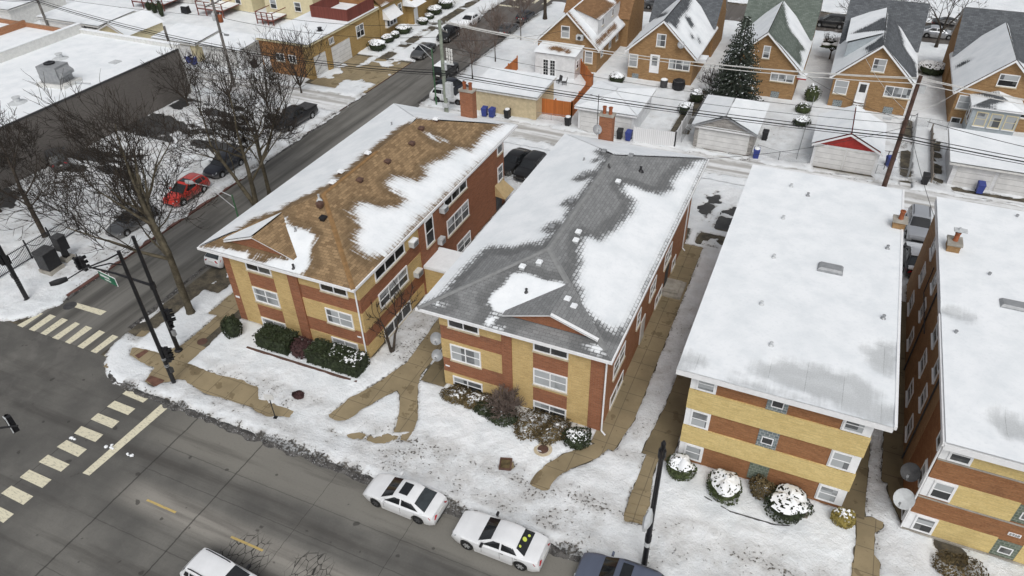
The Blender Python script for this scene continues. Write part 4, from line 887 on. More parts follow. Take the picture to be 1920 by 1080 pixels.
F.box(mb, -12.22, -10.0, 1.02, 2.16, 0, 0.034, 0); F.box(mb, -12.22, -10.0, 3.80, 5.02, 0, 0.034, 0); F.box(mb, -8.62, xb+0.02, -0.1, 6.05, 0, 0.06, 0)
WL.box(mb, ya, 40, -0.1, 1.26, 0, 0.02, 1); WL.box(mb, ya, 40, 2.48, 4.06, 0, 0.02, 1); WL.box(mb, ya, 40, 5.19, 6.1, 0, 0.02, 1)
mb.build('wall', ['red_brick', 'yellow_brick', 'side_brick'], B)
for (a0, a1) in ((-17.86, -15.73), (-12.2, -10.0)):
    window(B, F, a0, a1, 5.25, 6.05, 2, False, out=0.09); window(B, F, a0, a1, 2.5, 3.82, 2, True, glass='blind', out=0.09)
    window(B, F, a0, a1, 0.0, 1.05, 2, True, out=0.09, glass='glass')
for (a0, a1, n) in ((31.2, 34.0, 2), (36.3, 37.6, 1), (39.5, 41.5, 2), (43.5, 46.0, 2)): window(B, E_, a0, a1, 5.2, 6.1, n, False, out=0.07); window(B, E_, a0+0.2, a1-0.2, 2.6, 3.9, n, True, out=0.07)
for (a0, a1, n) in ((31.2, 34.0, 2), (42, 44, 2), (47, 48.2, 1)): window(B, E_, a0, a1, 0.25, 1.2, n, False, out=0.07)
mb = MB(); E_.box(mb, 37.9, 38.9, 0.05, 2.2, 0.01, 0.08); mb.build('door', 'offwhite', B)
mb = MB(); E_.box(mb, 44.6, 45.6, 0.05, 2.1, 0.01, 0.06); mb.build('door', 'dark', B)
mb = MB(); E_.box(mb, 43.9, 46.0, 0.1, 0.32, 0.0, 1.5); E_.box(mb, 44.2, 45.9, 0.322, 0.45, 0.0, 1.2); mb.build('door_step', 'concrete', B)
plaque(B, Plane('S', YB), -18.2, 1.75, 0.3, 0.09)
ex0, ex1, ey0, ey1 = -19.68, -7.36, 29.0, 54.75
S_, E2, N_, W2 = hip_roof(ex0, ex1, ey0, ey1, ze, 8.55); zr = 8.55
c7 = lambda l: Q(960, 270, 4, l); c3b = lambda l: Q(960, 540, 4, l); cb = lambda l: Q(780, 540, 3.484, l)
snowE = [(1, c7([(835, 290), (920, 310), (1000, 345), (1090, 370), (1180, 330), (1170, 290), (1260, 190), (1330, 170), (1340, 130), (1400, 110), (1480, 120), (1360, 380), (1200, 720), (1020, 1080), (950, 1240), (860, 1420), (820, 1400), (800, 1440), (700, 1390), (620, 1340), (540, 1260), (500, 1230), (500, 1100), (455, 1060), (470, 950), (500, 870), (490, 790), (520, 700), (560, 680), (640, 710), (740, 640), (830, 560), (890, 500), (905, 430), (850, 390), (805, 340)]))]
snowW = [(1, 'all'), (-1, c7([(-180, 790), (0, 800), (110, 760), (240, 760), (330, 660), (400, 620), (450, 500), (500, 430), (590, 310), (640, 240), (690, 140), (740, 90), (820, 90), (500, 700), (300, 900), (0, 1000), (-800, 1400), (-700, 1240), (-520, 1150), (-340, 940)])), (-1, c7([(490, 265), (540, 225), (640, 220), (660, 235), (580, 250), (520, 270)])), (-1, c7([(400, 455), (440, 420), (510, 415), (490, 450), (430, 465)])), (-1, c7([(265, 640), (310, 605), (370, 610), (350, 640), (290, 655)])), (-1, c7([(630, 130), (690, 100), (730, 90), (750, 60), (650, 55), (700, 90)]))]
snowS = [('gain', 2.5), (1, c7([(-180, 1185), (-170, 1140), (-60, 1060), (0, 970), (110, 970), (240, 1020), (380, 1040), (430, 1060), (400, 1110), (340, 1200), (270, 1220), (160, 1200), (100, 1220), (60, 1270), (90, 1292), (-60, 1282), (-140, 1260)])), (1, cb([(1075, 370), (1220, 385), (1240, 440), (1180, 425), (1110, 395)])), (1, cb([(95, 95), (150, 90), (205, 112), (150, 120)])), (1, cb([(440, 240), (480, 180), (530, 195), (500, 240), (580, 262), (560, 285)]))]
snowN = [(1, 'all'), (-1, c7([(730, 88), (1380, 118), (1300, 135), (1250, 150), (760, 100)]))]
roof = roof_mesh('roof', [(S_, snowS), (E2, snowE), (N_, snowN), (W2, snowW)], RM['grey'], B, 0.28)
capg = plain('cap_grey', (0.215, 0.22, 0.22), 0.9, 0.12)
ra, rb = S_[2], N_[2]
ridge_caps(roof, [((ex0, ey0, ze+.02), ra), (ra, rb), ((ex1-.5, ey0+.5, ze+.2), ra)], capg, 0.2)
eave(B, ex0, ex1, ey0, ey1, ze); downspout(B, -7.66, 29.25, 0.1, 6.3, (0.3, -0.12)); downspout(B, -7.7, 50.5, 0.1, 6.3)
for (u, v) in ((497, 672), (478, 735), (795, 292)): vent_box(roof, on_roof(E2, 960+u/4, 270+v/4), 0, s=0.30, mat='light_metal', snow=True)
for (u, v) in ((205, 900), (78, 932)): vent_box(roof, on_roof(S_, 960+u/4, 270+v/4), 0, s=0.30, mat='light_metal', snow=True)
for (u, v) in ((415, 95), (463, 150)): vent_box(roof, on_roof(E2, 960+u/4, 540+v/4), 0, s=0.30, mat='light_metal', snow=True)
for (u, v) in ((535, 245), (445, 440), (300, 632), (665, 120), (890, 98), (690, 65)): vent_box(roof, on_roof(W2, 960+u/4, 270+v/4), 0, s=0.3, mat='grey_metal', snow=False)
vent_pipe(roof, on_roof(S_, 960+108/4, 540+40/4), 0.07, 0.3, 'dark'); vent_pipe(roof, on_roof(W2, 960+540/4, 270+130/4), 0.06, 0.25); vent_pipe(roof, on_roof(E2, 960+965/4, 270+205/4), 0.08, 0.35, 'black'); vent_pipe(roof, on_roof(E2, 960+725/4, 270+175/4), 0.05, 0.25, 'dark')
g = pediment(B, -14.35, -11.35, -8.45, 30.0, 6.85, 7.80, RM['grey'], 3)
ped_roof(g, -14.35, -11.35, -8.45, 30.0, 6.85, 7.80, RM['grey'])
chimney(B, -16.15, 55.2, 2.6, 8.6, 1.15, 0.75, 'red_brick', 2)
mb = MB(); mb.tube([(-16.9, 54.9, 7.0), (-16.9, 54.9, 10.4)], 0.03, 5); mb.tube([(-17.65, 54.9, 10.3), (-15.95, 54.9, 10.0)], 0.02, 4); mb.tube([(-17.55, 54.6, 10.4), (-17.55, 55.3, 10.2)], 0.015, 4); mb.tube([(-16.55, 54.5, 10.25), (-16.55, 55.4, 10.05)], 0.015, 4)
tag(mb.build('tv_antenna', 'black'), 'thin black aerial mast beside the chimney of the grey roof', 'antenna')

# ------------------------------------------------------------------ C: flat roof with yellow balcony bands
YC = 29.2
Cc = thing('apartment_building', 'flat-roofed apartment building with yellow panel bands and brown brick under smooth snow', 'apartment building', (1.5, 40, 0), world=True)
mb = MB(); xa, xb, yb = -2.92, 6.05, 52.0
F = Plane('S', YC); E_ = Plane('E', xb); WL = Plane('W', xa)
mb.box(xa, xb, YC, yb, -0.1, 7.16, 0)
for (z0, z1) in ((1.72, 3.08), (4.48, 5.92)): mb.box(xa-0.05, xb+0.08, YC-0.10, YC+1.2, z0, z1, 1)
mb.build('wall', ['brown_brick', 'panel_yellow'], Cc)
for z0, z1 in ((5.95, 7.0), (3.12, 4.42), (0.35, 1.62)):
    for (a0, a1) in ((xa, -1.58), (4.65, xb)):
        m2 = MB(); F.box(m2, a0-(0.03 if a0 == xa else 0), a1+(0.03 if a1 == xb else 0), z0, z1+0.06, 0.0, 0.045); o = m2.build('window_surround', 'white', Cc)
        w0, w1 = (a0+0.28, a1-0.06) if a0 == xa else (a0+0.06, a1-0.30)
        window(o, Plane('S', YC-0.046), w0, w1, z0+0.06, z1, 1, True, glass='blind', out=0.06, sill=None, fw=0.10)
    mz = {5.95: 'glass_block', 3.12: 'glass_block', 0.35: 'glass_block_green'}[z0]
    m2 = MB(); F.box(m2, 1.0, 2.05, z0-0.03, z1+0.02, 0, 0.03); o = m2.build('glass_block_panel', mz, Cc)
    if z0 > 1: window(o, Plane('S', YC-0.031), 1.22, 1.83, z0+0.28, z0+0.80, 1, False, out=0.04, sill=None, fw=0.05, name='vent_window')
m2 = MB()
for (a0, a1) in ((32, 34), (38, 39.5), (44, 46)):
    for z0 in (0.8, 3.4, 5.8): window(Cc, E_, a0, a1, z0, z0+1.15, 2, True, out=0.05)
RX0, RX1, RY0, RY1, RZ = -3.74, 6.76, 28.62, 52.9, 7.50
m2 = MB(); m2.box(RX0, RX1, RY0, RY1, 7.165, RZ-0.01)
m2.build('fascia', 'white', Cc)
c8 = lambda l: Q(1440, 540, 4, l); cc = lambda l: Q(1240, 660, 3.177, l)
snow = [(1, 'all'), (-1, cc([(560, 100), (650, 85), (780, 80), (860, 100), (1000, 120), (1130, 150), (1200, 190), (1290, 320), (1350, 340), (1365, 420), (1280, 390), (1100, 330), (900, 280), (740, 210), (640, 150)])), (-1, cc([(100, 60), (140, 20), (230, 60), (150, 75), (105, 95)])), (-1, cc([(450, 155), (560, 165), (640, 190), (730, 235), (740, 255), (600, 215), (440, 175)])), (1, cc([(120, 55), (300, 95), (620, 130), (720, 190), (900, 250), (1050, 305), (1240, 370), (1200, 385), (1000, 340), (750, 275), (600, 200), (440, 180), (120, 95)])), (-1, c8([(740, 480), (860, 440), (925, 440), (905, 640), (800, 560)]))]
roof = roof_mesh('roof', [([(RX0, RY0, RZ), (RX1, RY0, RZ), (RX1, RY1, RZ), (RX0, RY1, RZ)], snow)], RM['membrane'], Cc, 0.3, 0.08)
m2 = MB(); m2.box(RX1-0.02, RX1+0.12, RY0, RY1, 7.40, 7.62, 0); m2.build('gutter', 'white', Cc)
RT = [(RX0, RY0, RZ), (RX1, RY0, RZ), (RX1, RY1, RZ)]
for (u, v) in ((1483, 352), (1514, 369), (1468, 412), (1450, 485), (1663, 468), (1427, 573), (1445, 650), (1655, 599)): vent_pipe(roof, on_roof(RT, u, v), 0.08, 0.28, 'light_metal' if u < 1500 else 'grey_metal')
def skylight(parent, u, v, w=1.5, d=0.85, rz=0.0):
    p = on_roof(RT, u, v); m3 = MB(); q = [(-w/2, -d/2), (w/2, -d/2), (w/2, d/2), (-w/2, d/2)]
    m3.hexa([(p[0]+a, p[1]+b, p[2]) for a, b in q]+[(p[0]+a*0.96, p[1]+b*0.96, p[2]+0.22) for a, b in q], 0)
    m3.hexa([(p[0]+a*0.95, p[1]+b*0.95, p[2]+0.222) for a, b in q]+[(p[0]+a*0.8, p[1]+b*0.72, p[2]+0.36) for a, b in q], 0)
    return m3.build('skylight', ['grey_metal', 'light_metal'], parent)
skylight(roof, 1556, 508)
chimney(Cc, 6.55, 47.6, 7.4, 8.05, 0.75, 0.7, 'tan_brick', 1, 'concrete')
# ------------------------------------------------------------------ D: flat roof, right edge
YD = 29.2
D = thing('apartment_building', 'flat-roofed orange brick apartment building with yellow panels cut by the right edge', 'apartment building', (15, 40, 0), world=True)
mb = MB(); xa, xb, yb = 9.17, 22.0, 52.3
F = Plane('S', YD); WL = Plane('W', xa)
mb.box(xa, xb, YD, yb, -0.1, 7.0, 0); mb.box(xa-0.012, xa-0.001, 33.0, yb, -0.1, 7.0, 3)
for (z0, z1) in ((0.25, 1.60), (2.96, 4.42), (5.86, 7.0)):
    F.box(mb, 10.5, 13.2, z0, z1, 0, 0.022, 1); F.box(mb, 14.3, 20.5, z0, z1, 0, 0.022, 1)
F.box(mb, xa-0.06, 22, -0.1, 0.22, 0, 0.10, 2); F.box(mb, xa-0.03, 22, 2.86, 2.94, 0, 0.05, 2); F.box(mb, xa-0.03, 22, 5.76, 5.84, 0, 0.05, 2)
mb.build('wall', ['brown_brick', 'panel_yellow', 'concrete', 'flank_brick'], D)
for z0, z1 in ((5.88, 7.0), (3.06, 4.38), (0.27, 1.55)):
    m2 = MB(); F.box(m2, xa-0.03, 10.52, z0, z1+0.02, 0.0, 0.05); WL.box(m2, YD, YD+1.25, z0, z1+0.02, 0.014, 0.05); o = m2.build('window_surround', 'white', D)
    window(o, Plane('S', YD-0.051), xa+0.32, 10.48, z0+0.07, z1-0.02, 1, True, glass='glass', out=0.06, sill=None, fw=0.10)
    window(o, Plane('W', xa-0.051), YD+0.30, YD+1.15, z0+0.07, z1-0.02, 1, True, glass='glass', out=0.06, sill=None, fw=0.09)
    m2 = MB(); F.box(m2, 13.2, 14.28, z0, z1-0.05, 0, 0.03); o = m2.build('glass_block_panel', 'glass_block_green', D)
    window(o, Plane('S', YD-0.031), 13.45, 14.05, z0+0.32, z0+0.82, 1, False, out=0.04, sill=None, fw=0.05, name='vent_window')
for (y0, y1) in ((35.0, 36.2), (38.0, 39.4), (43.5, 44.7), (47.5, 49)):
    for z0 in (0.8, 3.3, 5.6): window(D, WL, y0, y1, z0, z0+1.2, 1, True, out=0.07, sill='snow')
for y in (34.2, 42.2): m2 = MB(); m2.tube([(xa-0.08, y, 0.1), (xa-0.08, y, 6.6)], 0.05, 5); m2.build('pipe', 'dark', D)
m2 = MB(); m2.tube([(xa-0.1, 41.0, 4.3), (xa-0.1, 45.5, 4.3), (xa-0.1, 45.5, 6.3)], 0.035, 5); m2.build('pipe', 'dark', D)
plaque(D, Plane('S', YD), 13.72, 2.12, 0.56, 0.22, '6958')
m2 = MB(); WL.box(m2, 51.0, 51.0+0.02, 0, 0.1, 0, 0.02)
RX0, RX1, RY0, RY1, RZ2 = 8.98, 22.4, 28.62, 52.9, 7.36
m2 = MB(); m2.box(RX0, RX1, RY0, RY1, 7.005, RZ2-0.01); m2.build('fascia', 'white', D)
RT2 = [(RX0, RY0, RZ2), (RX1, RY0, RZ2), (RX1, RY1, RZ2)]
snow = [(1, 'all'), (-1, Q(1440, 540, 4, [(1690, 980), (1760, 960), (1850, 985), (1920, 1060), (1960, 1120), (1790, 1090)])), (-1, Q(1440, 540, 4, [(1310, 175), (1360, 170), (1490, 215), (1480, 235), (1380, 205)]))]
roof = roof_mesh('roof', [([(RX0, RY0, RZ2), (RX1, RY0, RZ2), (RX1, RY1, RZ2), (RX0, RY1, RZ2)], snow)], RM['membrane'], D, 0.3, 0.16)
m2 = MB(); m2.box(RX0-0.10, RX0+0.02, RY0, RY1-14, 7.2, 7.44, 0); m2.build('gutter', 'white', D); m2 = MB(); m2.tube([(RX0-0.05, RY0+0.1, 7.2), (RX0-0.02, RY0+0.25, 6.9), (xa-0.10, YD-0.1, 0.3)], 0.05, 6, 0); m2.build('downspout', 'white', D)
for (u, v) in ((1853, 519), (1790, 628), (1905, 410)): vent_pipe(roof, on_roof(RT2, u, v), 0.08, 0.28, 'grey_metal')
RT = RT2; skylight(roof, 1899, 578)
chimney(D, 9.75, 46.2, 7.3, 8.0, 0.72, 0.95, 'tan_brick', 1, 'concrete')
m2 = MB(); m2.box(9.45, 10.2, 46.0, 46.45, 8.85, 8.93); m2.tube([(9.75, 46.2, 8.7), (9.75, 46.2, 9.1)], 0.07, 8); m2.build('chimney_cap', 'light_metal', D)
# ------------------------------------------------------------------ brick cottages across the alley
def gable_wing(T, x0, x1, yb, yf, ze, zr, brickm, roofm, snowL, snowR, ov=0.38, step=0.4):
    xm = (x0+x1)/2
    mb = MB(); mb.add([(x0, yb, -0.1), (x1, yb, -0.1), (x1, yb, ze), (xm, yb, zr), (x0, yb, ze), (x0, yf, -0.1), (x1, yf, -0.1), (x1, yf, ze), (xm, yf, zr), (x0, yf, ze)],
                      [(0, 1, 2, 3, 4), (1, 6, 7, 2), (5, 0, 4, 9), (6, 5, 9, 8, 7)])
    mb.build('wall', brickm, T)
    k = (zr-ze)/(xm-x0); e = ov; dz = e*k; t = 0.13
    L = [(x0-e, yf, ze-dz+t), (x0-e, yb-ov, ze-dz+t), (xm, yb-ov, zr+t), (xm, yf, zr+t)]
    R = [(x1+e, yb-ov, ze-dz+t), (x1+e, yf, ze-dz+t), (xm, yf, zr+t), (xm, yb-ov, zr+t)]
    rf = roof_mesh('roof', [(L, snowL), (R, snowR)], roofm, T, step, 0.09)
    mb = MB(); h = 0.22
    for (xa_, xb_) in ((x0-e, xm), (x1+e, xm)):
        za = ze-dz+t
        for (y0, y1) in ((yb-ov-0.05, yb-ov),):
            a = [(xa_, y0, za-h), (xb_, y0, zr+t-h), (xb_, y1, zr+t-h), (xa_, y1, za-h), (xa_, y0, za+.02), (xb_, y0, zr+t+.02), (xb_, y1, zr+t+.02), (xa_, y1, za+.02)]
            mb.add(a, [(0, 3, 2, 1), (4, 5, 6, 7), (0, 1, 5, 4), (1, 2, 6, 5), (2, 3, 7, 6), (3, 0, 4, 7)] if xa_ < xb_ else [(0, 1, 2, 3), (7, 6, 5, 4), (4, 5, 1, 0), (5, 6, 2, 1), (6, 7, 3, 2), (7, 4, 0, 3)])
    mb.build('barge_board', 'white', rf)
    z = ze-dz+t
    for xg, s in ((x0-e, -1), (x1+e, 1)): mb = MB(); mb.box(min(xg, xg+s*0.1), max(xg, xg+s*0.1), yb-ov, yf, z-0.12, z); mb.build('gutter', 'white', rf)
    return rf, L, R
def cross_wing(T, x0, x1, y0, y1, ze, zr, brickm, roofm, snowS='bare', ov=0.3):
    ym = (y0+y1)/2
    mb = MB(); mb.add([(x0, y0, -0.1), (x0, y1, -0.1), (x0, y1, ze), (x0, ym, zr), (x0, y0, ze), (x1, y0, -0.1), (x1, y1, -0.1), (x1, y1, ze), (x1, ym, zr), (x1, y0, ze)],
                      [(1, 0, 4, 3, 2), (5, 6, 7, 8, 9), (0, 5, 9, 4), (6, 1, 2, 7)]); mb.build('front_wall', brickm, T)
    k = (zr-ze)/(ym-y0); t = 0.12
    S = [(x0-0.15, y0-ov, ze-ov*k+t), (x1+0.15, y0-ov, ze-ov*k+t), (x1+0.15, ym, zr+t), (x0-0.15, ym, zr+t)]
    N = [(x1+0.15, y1+ov, ze-ov*k+t), (x0-0.15, y1+ov, ze-ov*k+t), (x0-0.15, ym, zr+t), (x1+0.15, ym, zr+t)]
    return roof_mesh('front_roof', [(S, snowS), (N, 'full')], roofm, T, 0.5, 0.08)
def pwin(T, pl, u0, v0, u1, v1, cols=1, sash=True, glass='blind', **kw):
    """window from two opposite corners seen in the photograph"""
    a0, z1 = pl.px(u0, v0); a1, z0 = pl.px(u1, v1); return window(T, pl, min(a0, a1), max(a0, a1), z0, z1, cols, sash, glass=glass, out=0.06, **kw)
def dish(x, y, z, r, az, label, mast=None, mat='grey_metal', tilt=35):
    T = thing('satellite_dish', label, 'satellite dish', (x, y, z), R_(az))
    mb = MB(); prof = [(0.02, -0.10*r/0.4), (r*0.5, -0.06*r/0.4), (r*0.8, -0.02), (r, 0.03), (r*1.01, 0.045), (r*0.8, 0.0), (r*0.5, -0.04), (0.02, -0.075)]
    mb.lathe((0, 0, 0), prof, 20)
    c, s = math.cos(R_(90-tilt)), math.sin(R_(90-tilt)); f = lambda p: (p[0]*0.92, p[1]*c-p[2]*s, p[1]*s+p[2]*c); mb.v = [f(p) for p in mb.v]
    mb.build('reflector', mat, T, smooth=True, sharp=50)
    mb = MB(); q = f((0, -r*0.95, 0.0)); e = f((0, -r*0.35, r*1.15)); mb.tube([q, e], 0.02, 5); mb.box(e[0]-0.05, e[0]+0.05, e[1]-0.05, e[1]+0.05, e[2]-0.06, e[2]+0.06)
    mb.build('feed_arm', 'grey_metal', T)
    mb = MB(); mb.tube([f((0, 0, -0.09*r/0.4)), (0, 0.12, -0.2), (0, 0.14, -0.55)], 0.028, 6); mb.build('bracket', 'grey_metal', T); return T

H = []
def cottage(x0, label, roofm, brickm='tan_brick', sL='full', sR='full', w=7.8, zr=7.4, ze=3.8, yf=96.5, ys=84.7, wing=True, wx=0.3, sS='bare'):
    T = thing('brick_house', label, 'house', (x0+w/2, 92, 0), 0, 'brick cottages in a row behind the alley', world=True)
    rf, L, R = gable_wing(T, x0, x0+w, ys, yf, ze, zr, brickm, RM[roofm], sL, sR)
    if wing: cross_wing(T, x0-0.2, x0+w+wx, 94.9, 102.3, 4.1, 8.1, brickm, RM[roofm], sS)
    return T, rf, L, R
z3 = lambda l: Q(960, 0, 4, l); z4 = lambda l: Q(1440, 0, 4, l)
# H4
T, rf, L, R = cottage(0.60, 'brick cottage with grey roof and grey side dormer behind the red-gabled garage', 'slate', sL=[(1, 'all'), (-1, z4([(640, 240), (740, 210), (870, 120), (900, 100), (890, 225), (780, 240), (660, 250)])), (-1, z4([(740, 360), (870, 270), (880, 330), (760, 390)]))],
    sR=[(1, 'all'), (-1, z4([(870, 345), (905, 90), (925, 70), (995, 250), (1020, 360), (1100, 470), (1120, 600), (1080, 580), (950, 430)]))])
F = Plane('S', 84.7)
pwin(T, F, 1440+510/4, 595/4, 1440+585/4, 710/4); pwin(T, F, 1440+800/4, 435/4, 1440+870/4, 545/4); pwin(T, F, 1440+885/4, 640/4, 1440+1060/4, 745/4, 3, False)
mb = MB(); F.box(mb, 3.2, 4.25, 1.15, 3.3, 0, 0.06, 0); F.box(mb, 3.4, 4.05, 2.2, 3.1, 0.06, 0.07, 1); o = mb.build('door', ['white', 'dark'], T)
mb = MB()
for i in range(6): F.box(mb, 3.15, 4.3, 0.1, 1.1-0.17*i, 0.062+0.26*i, 0.062+0.26*(i+1)-0.005, 0)
for i in range(6): F.box(mb, 3.2, 4.25, 1.102-0.17*i, 1.16-0.17*i, 0.07+0.26*i, 0.29+0.26*i, 1)
for a in (3.12, 4.33): mb.tube([F.p(a, 2.0, 0.05), F.p(a, 1.1, 1.6), F.p(a, 0.1, 1.6)], 0.035, 4, 0)
mb.build('stairs', ['grey_wood', 'snow'], T)
for a in (1.1, 6.3): mb = MB(); F.box(mb, a, a+0.95, 0.25, 0.95, 0, 0.04); mb.build('basement_window', 'glass_block', T)
def dormer(T, xr, zr, xo, zo, zb, y0, y1, side, roofm, snow, wallm):
    """shed dormer: high edge at the ridge xr, outer face at xo"""
    mb = MB()
    f = [(xr, y0, zr), (xo, y0, zo), (xo, y0, zb)]; bck = [(xr, y1, zr), (xo, y1, zo), (xo, y1, zb)]
    mb.add(f+bck, [(0, 1, 2) if side < 0 else (2, 1, 0), (3, 5, 4) if side < 0 else (3, 4, 5), (1, 4, 5, 2) if side < 0 else (2, 5, 4, 1)])
    o = mb.build('dormer', wallm, T)
    t = 0.1; P = [(xo+side*0.2, y1, zo+t-0.05), (xo+side*0.2, y0-0.2, zo+t-0.05), (xr, y0-0.2, zr+t), (xr, y1, zr+t)]
    if side > 0: P = [(xo+0.2, y0-0.2, zo+t-0.05), (xo+0.2, y1, zo+t-0.05), (xr, y1, zr+t), (xr, y0-0.2, zr+t)]
    roof_mesh('dormer_roof', [(P, snow)], roofm, o, 0.4); return o
dormer(T, 4.45, 7.50, 1.1, 6.15, 4.3, 88.2, 97.5, -1, RM['slate'], [(1, 'all'), (-1, z4([(640, 250), (740, 200), (880, 130), (900, 225), (760, 235)]))], 'grey_siding')
# H5
T, rf, L, R = cottage(12.7, 'brick cottage with white sunroom under snowy grey roof at the right edge', 'slate', sL=[(1, 'all'), (-1, z4([(1420, 490), (1480, 460), (1500, 465), (1430, 505)]))], sR=[(1, 'all'), (-1, z4([(1800, 160), (1860, 440), (1990, 520), (1920, 300)]))])
pwin(T, F, 1440+1745/4, 550/4, 1440+1860/4, 660/4, glass='glass'); pwin(T, F, 1440+1440/4, 710/4, 1440+1510/4, 825/4); window(T, F, 18.6, 20.0, 1.7, 3.2, 1)
mb = MB(); F.box(mb, 12.95, 13.9, 0.2, 0.85, 0, 0.05, 0); F.box(mb, 13.05, 13.8, 0.3, 0.78, 0.05, 0.06, 1); mb.build('basement_window', ['white', 'glass'], T)
SR = MB(); SR.box(14.1, 18.3, 81.7, 84.68, -0.1, 3.35); o = SR.build('sunroom', 'grey_siding', T); F2 = Plane('S', 81.7); FW = Plane('W', 14.1)
for a in (14.55, 15.85, 17.15): window(o, F2, a, a+1.05, 1.45, 2.95, 1, True, frame='cream', sill='white', glass='blind', out=0.05)
window(o, FW, 82.0, 83.0, 1.45, 2.95, 1, True, out=0.05); window(o, FW, 83.3, 84.3, 1.45, 2.95, 1, True, out=0.05)
ys, ye, zz, zk = 81.45, 84.68, 3.45, 4.15; xm = 16.2
roof_mesh('sunroom_roof', [([(13.85, ys, zz), (18.55, ys, zz), (xm, 83.6, zk)], [(1, 'all'), (-1, z4([(1550, 795), (1700, 700), (1780, 750), (1650, 790), (1700, 820), (1560, 800)]))]), ([(13.85, ye, zz), (13.85, ys, zz), (xm, 83.6, zk), (xm, ye, zk)], [(1, 'all'), (-1, z4([(1540, 690), (1600, 685), (1690, 700), (1760, 740), (1680, 730)]))]), ([(18.55, ys, zz), (18.55, ye, zz), (xm, ye, zk), (xm, 83.6, zk)], 'full')], RM['slate'], o, 0.3, 0.06)
mb = MB(); mb.box(13.83, 18.57, ys, ye, 3.3, 3.44); mb.build('sunroom_fascia', 'white', o)
# H3
T, rf, L, R = cottage(-11.0, 'brick cottage with green shingle roof beside the big spruce', 'green', sL='full', sR=[(1, 'all'), (-1, z4([(-20, 240), (20, 180), (60, 110), (115, 25), (125, 110), (155, 220), (230, 310), (270, 370), (235, 380), (245, 440), (240, 490), (100, 340)]))], sS='bare')
pwin(T, F, 1440+25/4, 540/4, 1440+190/4, 625/4, 3, False); pwin(T, F, 1440-28/4, 340/4, 1440+8/4, 440/4); window(T, F, -10.4, -9.3, 1.8, 3.2, 1)
mb = MB(); Plane('E', -3.2).box(mb, 84.9, 86.3, 2.6, 2.75, 0, 1.0, 0); Plane('E', -3.2).box(mb, 84.9, 86.3, 2.752, 2.95, 0, 1.0, 1); mb.build('awning', ['red_paint', 'snow'], T)
mb = MB(); F.box(mb, -5.6, -4.7, 0.25, 0.95, 0, 0.04); mb.build('basement_window', 'glass_block', T)
# H2
T, rf, L, R = cottage(-22.6, 'brick cottage with grey ridge and white back door beside the black grill', 'slate', sL=[(1, 'all'), (-1, z3([(1080, 120), (1150, 100), (1160, 110), (1090, 135)]))], sR=[(1, 'all'), (-1, z3([(1140, 165), (1180, 165), (1230, 210), (1250, 130), (1310, 70), (1340, -10), (1240, -10), (1130, 140)])), (-1, z3([(1305, 140), (1330, 135), (1360, 190), (1340, 200)])), (-1, z3([(1345, 260), (1360, 280), (1345, 285)])), (-1, z3([(1400, 290), (1412, 310), (1400, 320)]))])
pwin(T, F, 960+1090/4, 250/4, 960+1150/4, 355/4); pwin(T, F, 960+880/4, 400/4, 960+940/4, 505/4); pwin(T, F, 960+1180/4, 440/4, 960+1330/4, 535/4, 3, False)
mb = MB(); F.box(mb, -19.95, -18.8, 1.2, 3.4, 0, 0.06, 0); F.box(mb, -19.7, -19.05, 2.1, 3.2, 0.06, 0.07, 1); mb.build('door', ['white', 'blind'], T)
mb = MB(); F.box(mb, -22.0, -21.2, 0.2, 0.8, 0, 0.04); mb.build('basement_window', 'glass_block', T)
mb = MB(); Plane('E', -14.8).box(mb, 86.0, 87.6, 2.7, 2.8, 0, 1.2, 0); Plane('E', -14.8).box(mb, 86.0, 87.6, 2.802, 3.05, 0, 1.2, 1); mb.build('awning', ['white', 'snow'], T)
dish(-16.4, 84.2, 5.1, 0.45, 20, 'grey satellite dish on the gable of the cottage with the white back door')
# H1
T, rf, L, R = cottage(-34.4, 'brick cottage with brown shingle roof, white dormer and white back extension', 'rust', sL=[(1, z3([(180, 290), (300, 190), (320, 210), (200, 300)]))], sR=[(1, 'all'), (-1, z3([(410, 95), (440, 110), (560, 260), (620, 350), (600, 350), (480, 200)])), (-1, z3([(635, 320), (770, 180), (780, 200), (640, 340)]))], wing=True, wx=0.9, zr=7.1, ze=3.4)
dormer(T, -30.4, 7.12, -27.2, 6.05, 4.0, 86.4, 95.5, 1, RM['rust'], [(1, z3([(625, 150), (700, 100), (780, 30), (800, 60), (640, 180)])), (1, z3([(650, -20), (760, -20), (780, 30), (740, 20)]))], 'white_siding')
for y in (88, 92): window(T, Plane('E', -27.2), y, y+0.7, 4.9, 5.8, 1, False, glass='glass', out=0.05)
pwin(T, F, 960+370/4, 190/4, 960+432/4, 288/4); pwin(T, F, 960+548/4, 380/4, 960+603/4, 478/4)
E1 = Plane('E', -26.6)
for y in (86.2, 89.5, 92.5): window(T, E1, y, y+0.9, 1.6, 3.0, 1, out=0.05)
mb = MB(); mb.box(-29.2, -28.35, 84.1, 84.65, 4.15, 4.75); o = mb.build('condenser', 'light_metal', T); mb = MB(); mb.lathe((-28.78, 84.07, 4.45), [(0.22, -0.02), (0.22, 0.015)], 12, 0, 'y'); mb.build('fan_grille', 'dark', o)
SR = MB(); SR.box(-33.5, -28.35, 81.6, 84.68, -0.1, 2.95); o = SR.build('extension', 'white_siding', T)
roof_mesh('extension_roof', [([(-33.7, 81.4, 3.0), (-28.2, 81.4, 3.0), (-28.2, 84.68, 3.35), (-33.7, 84.68, 3.35)], [(1, 'all'), (-1, z3([(280, 360), (330, 350), (400, 370), (360, 390), (340, 375), (300, 375)])), (-1, z3([(400, 385), (420, 375), (430, 395), (410, 400)]))])], RM['rust'], o, 0.3, 0.07)
F3 = Plane('S', 81.6)
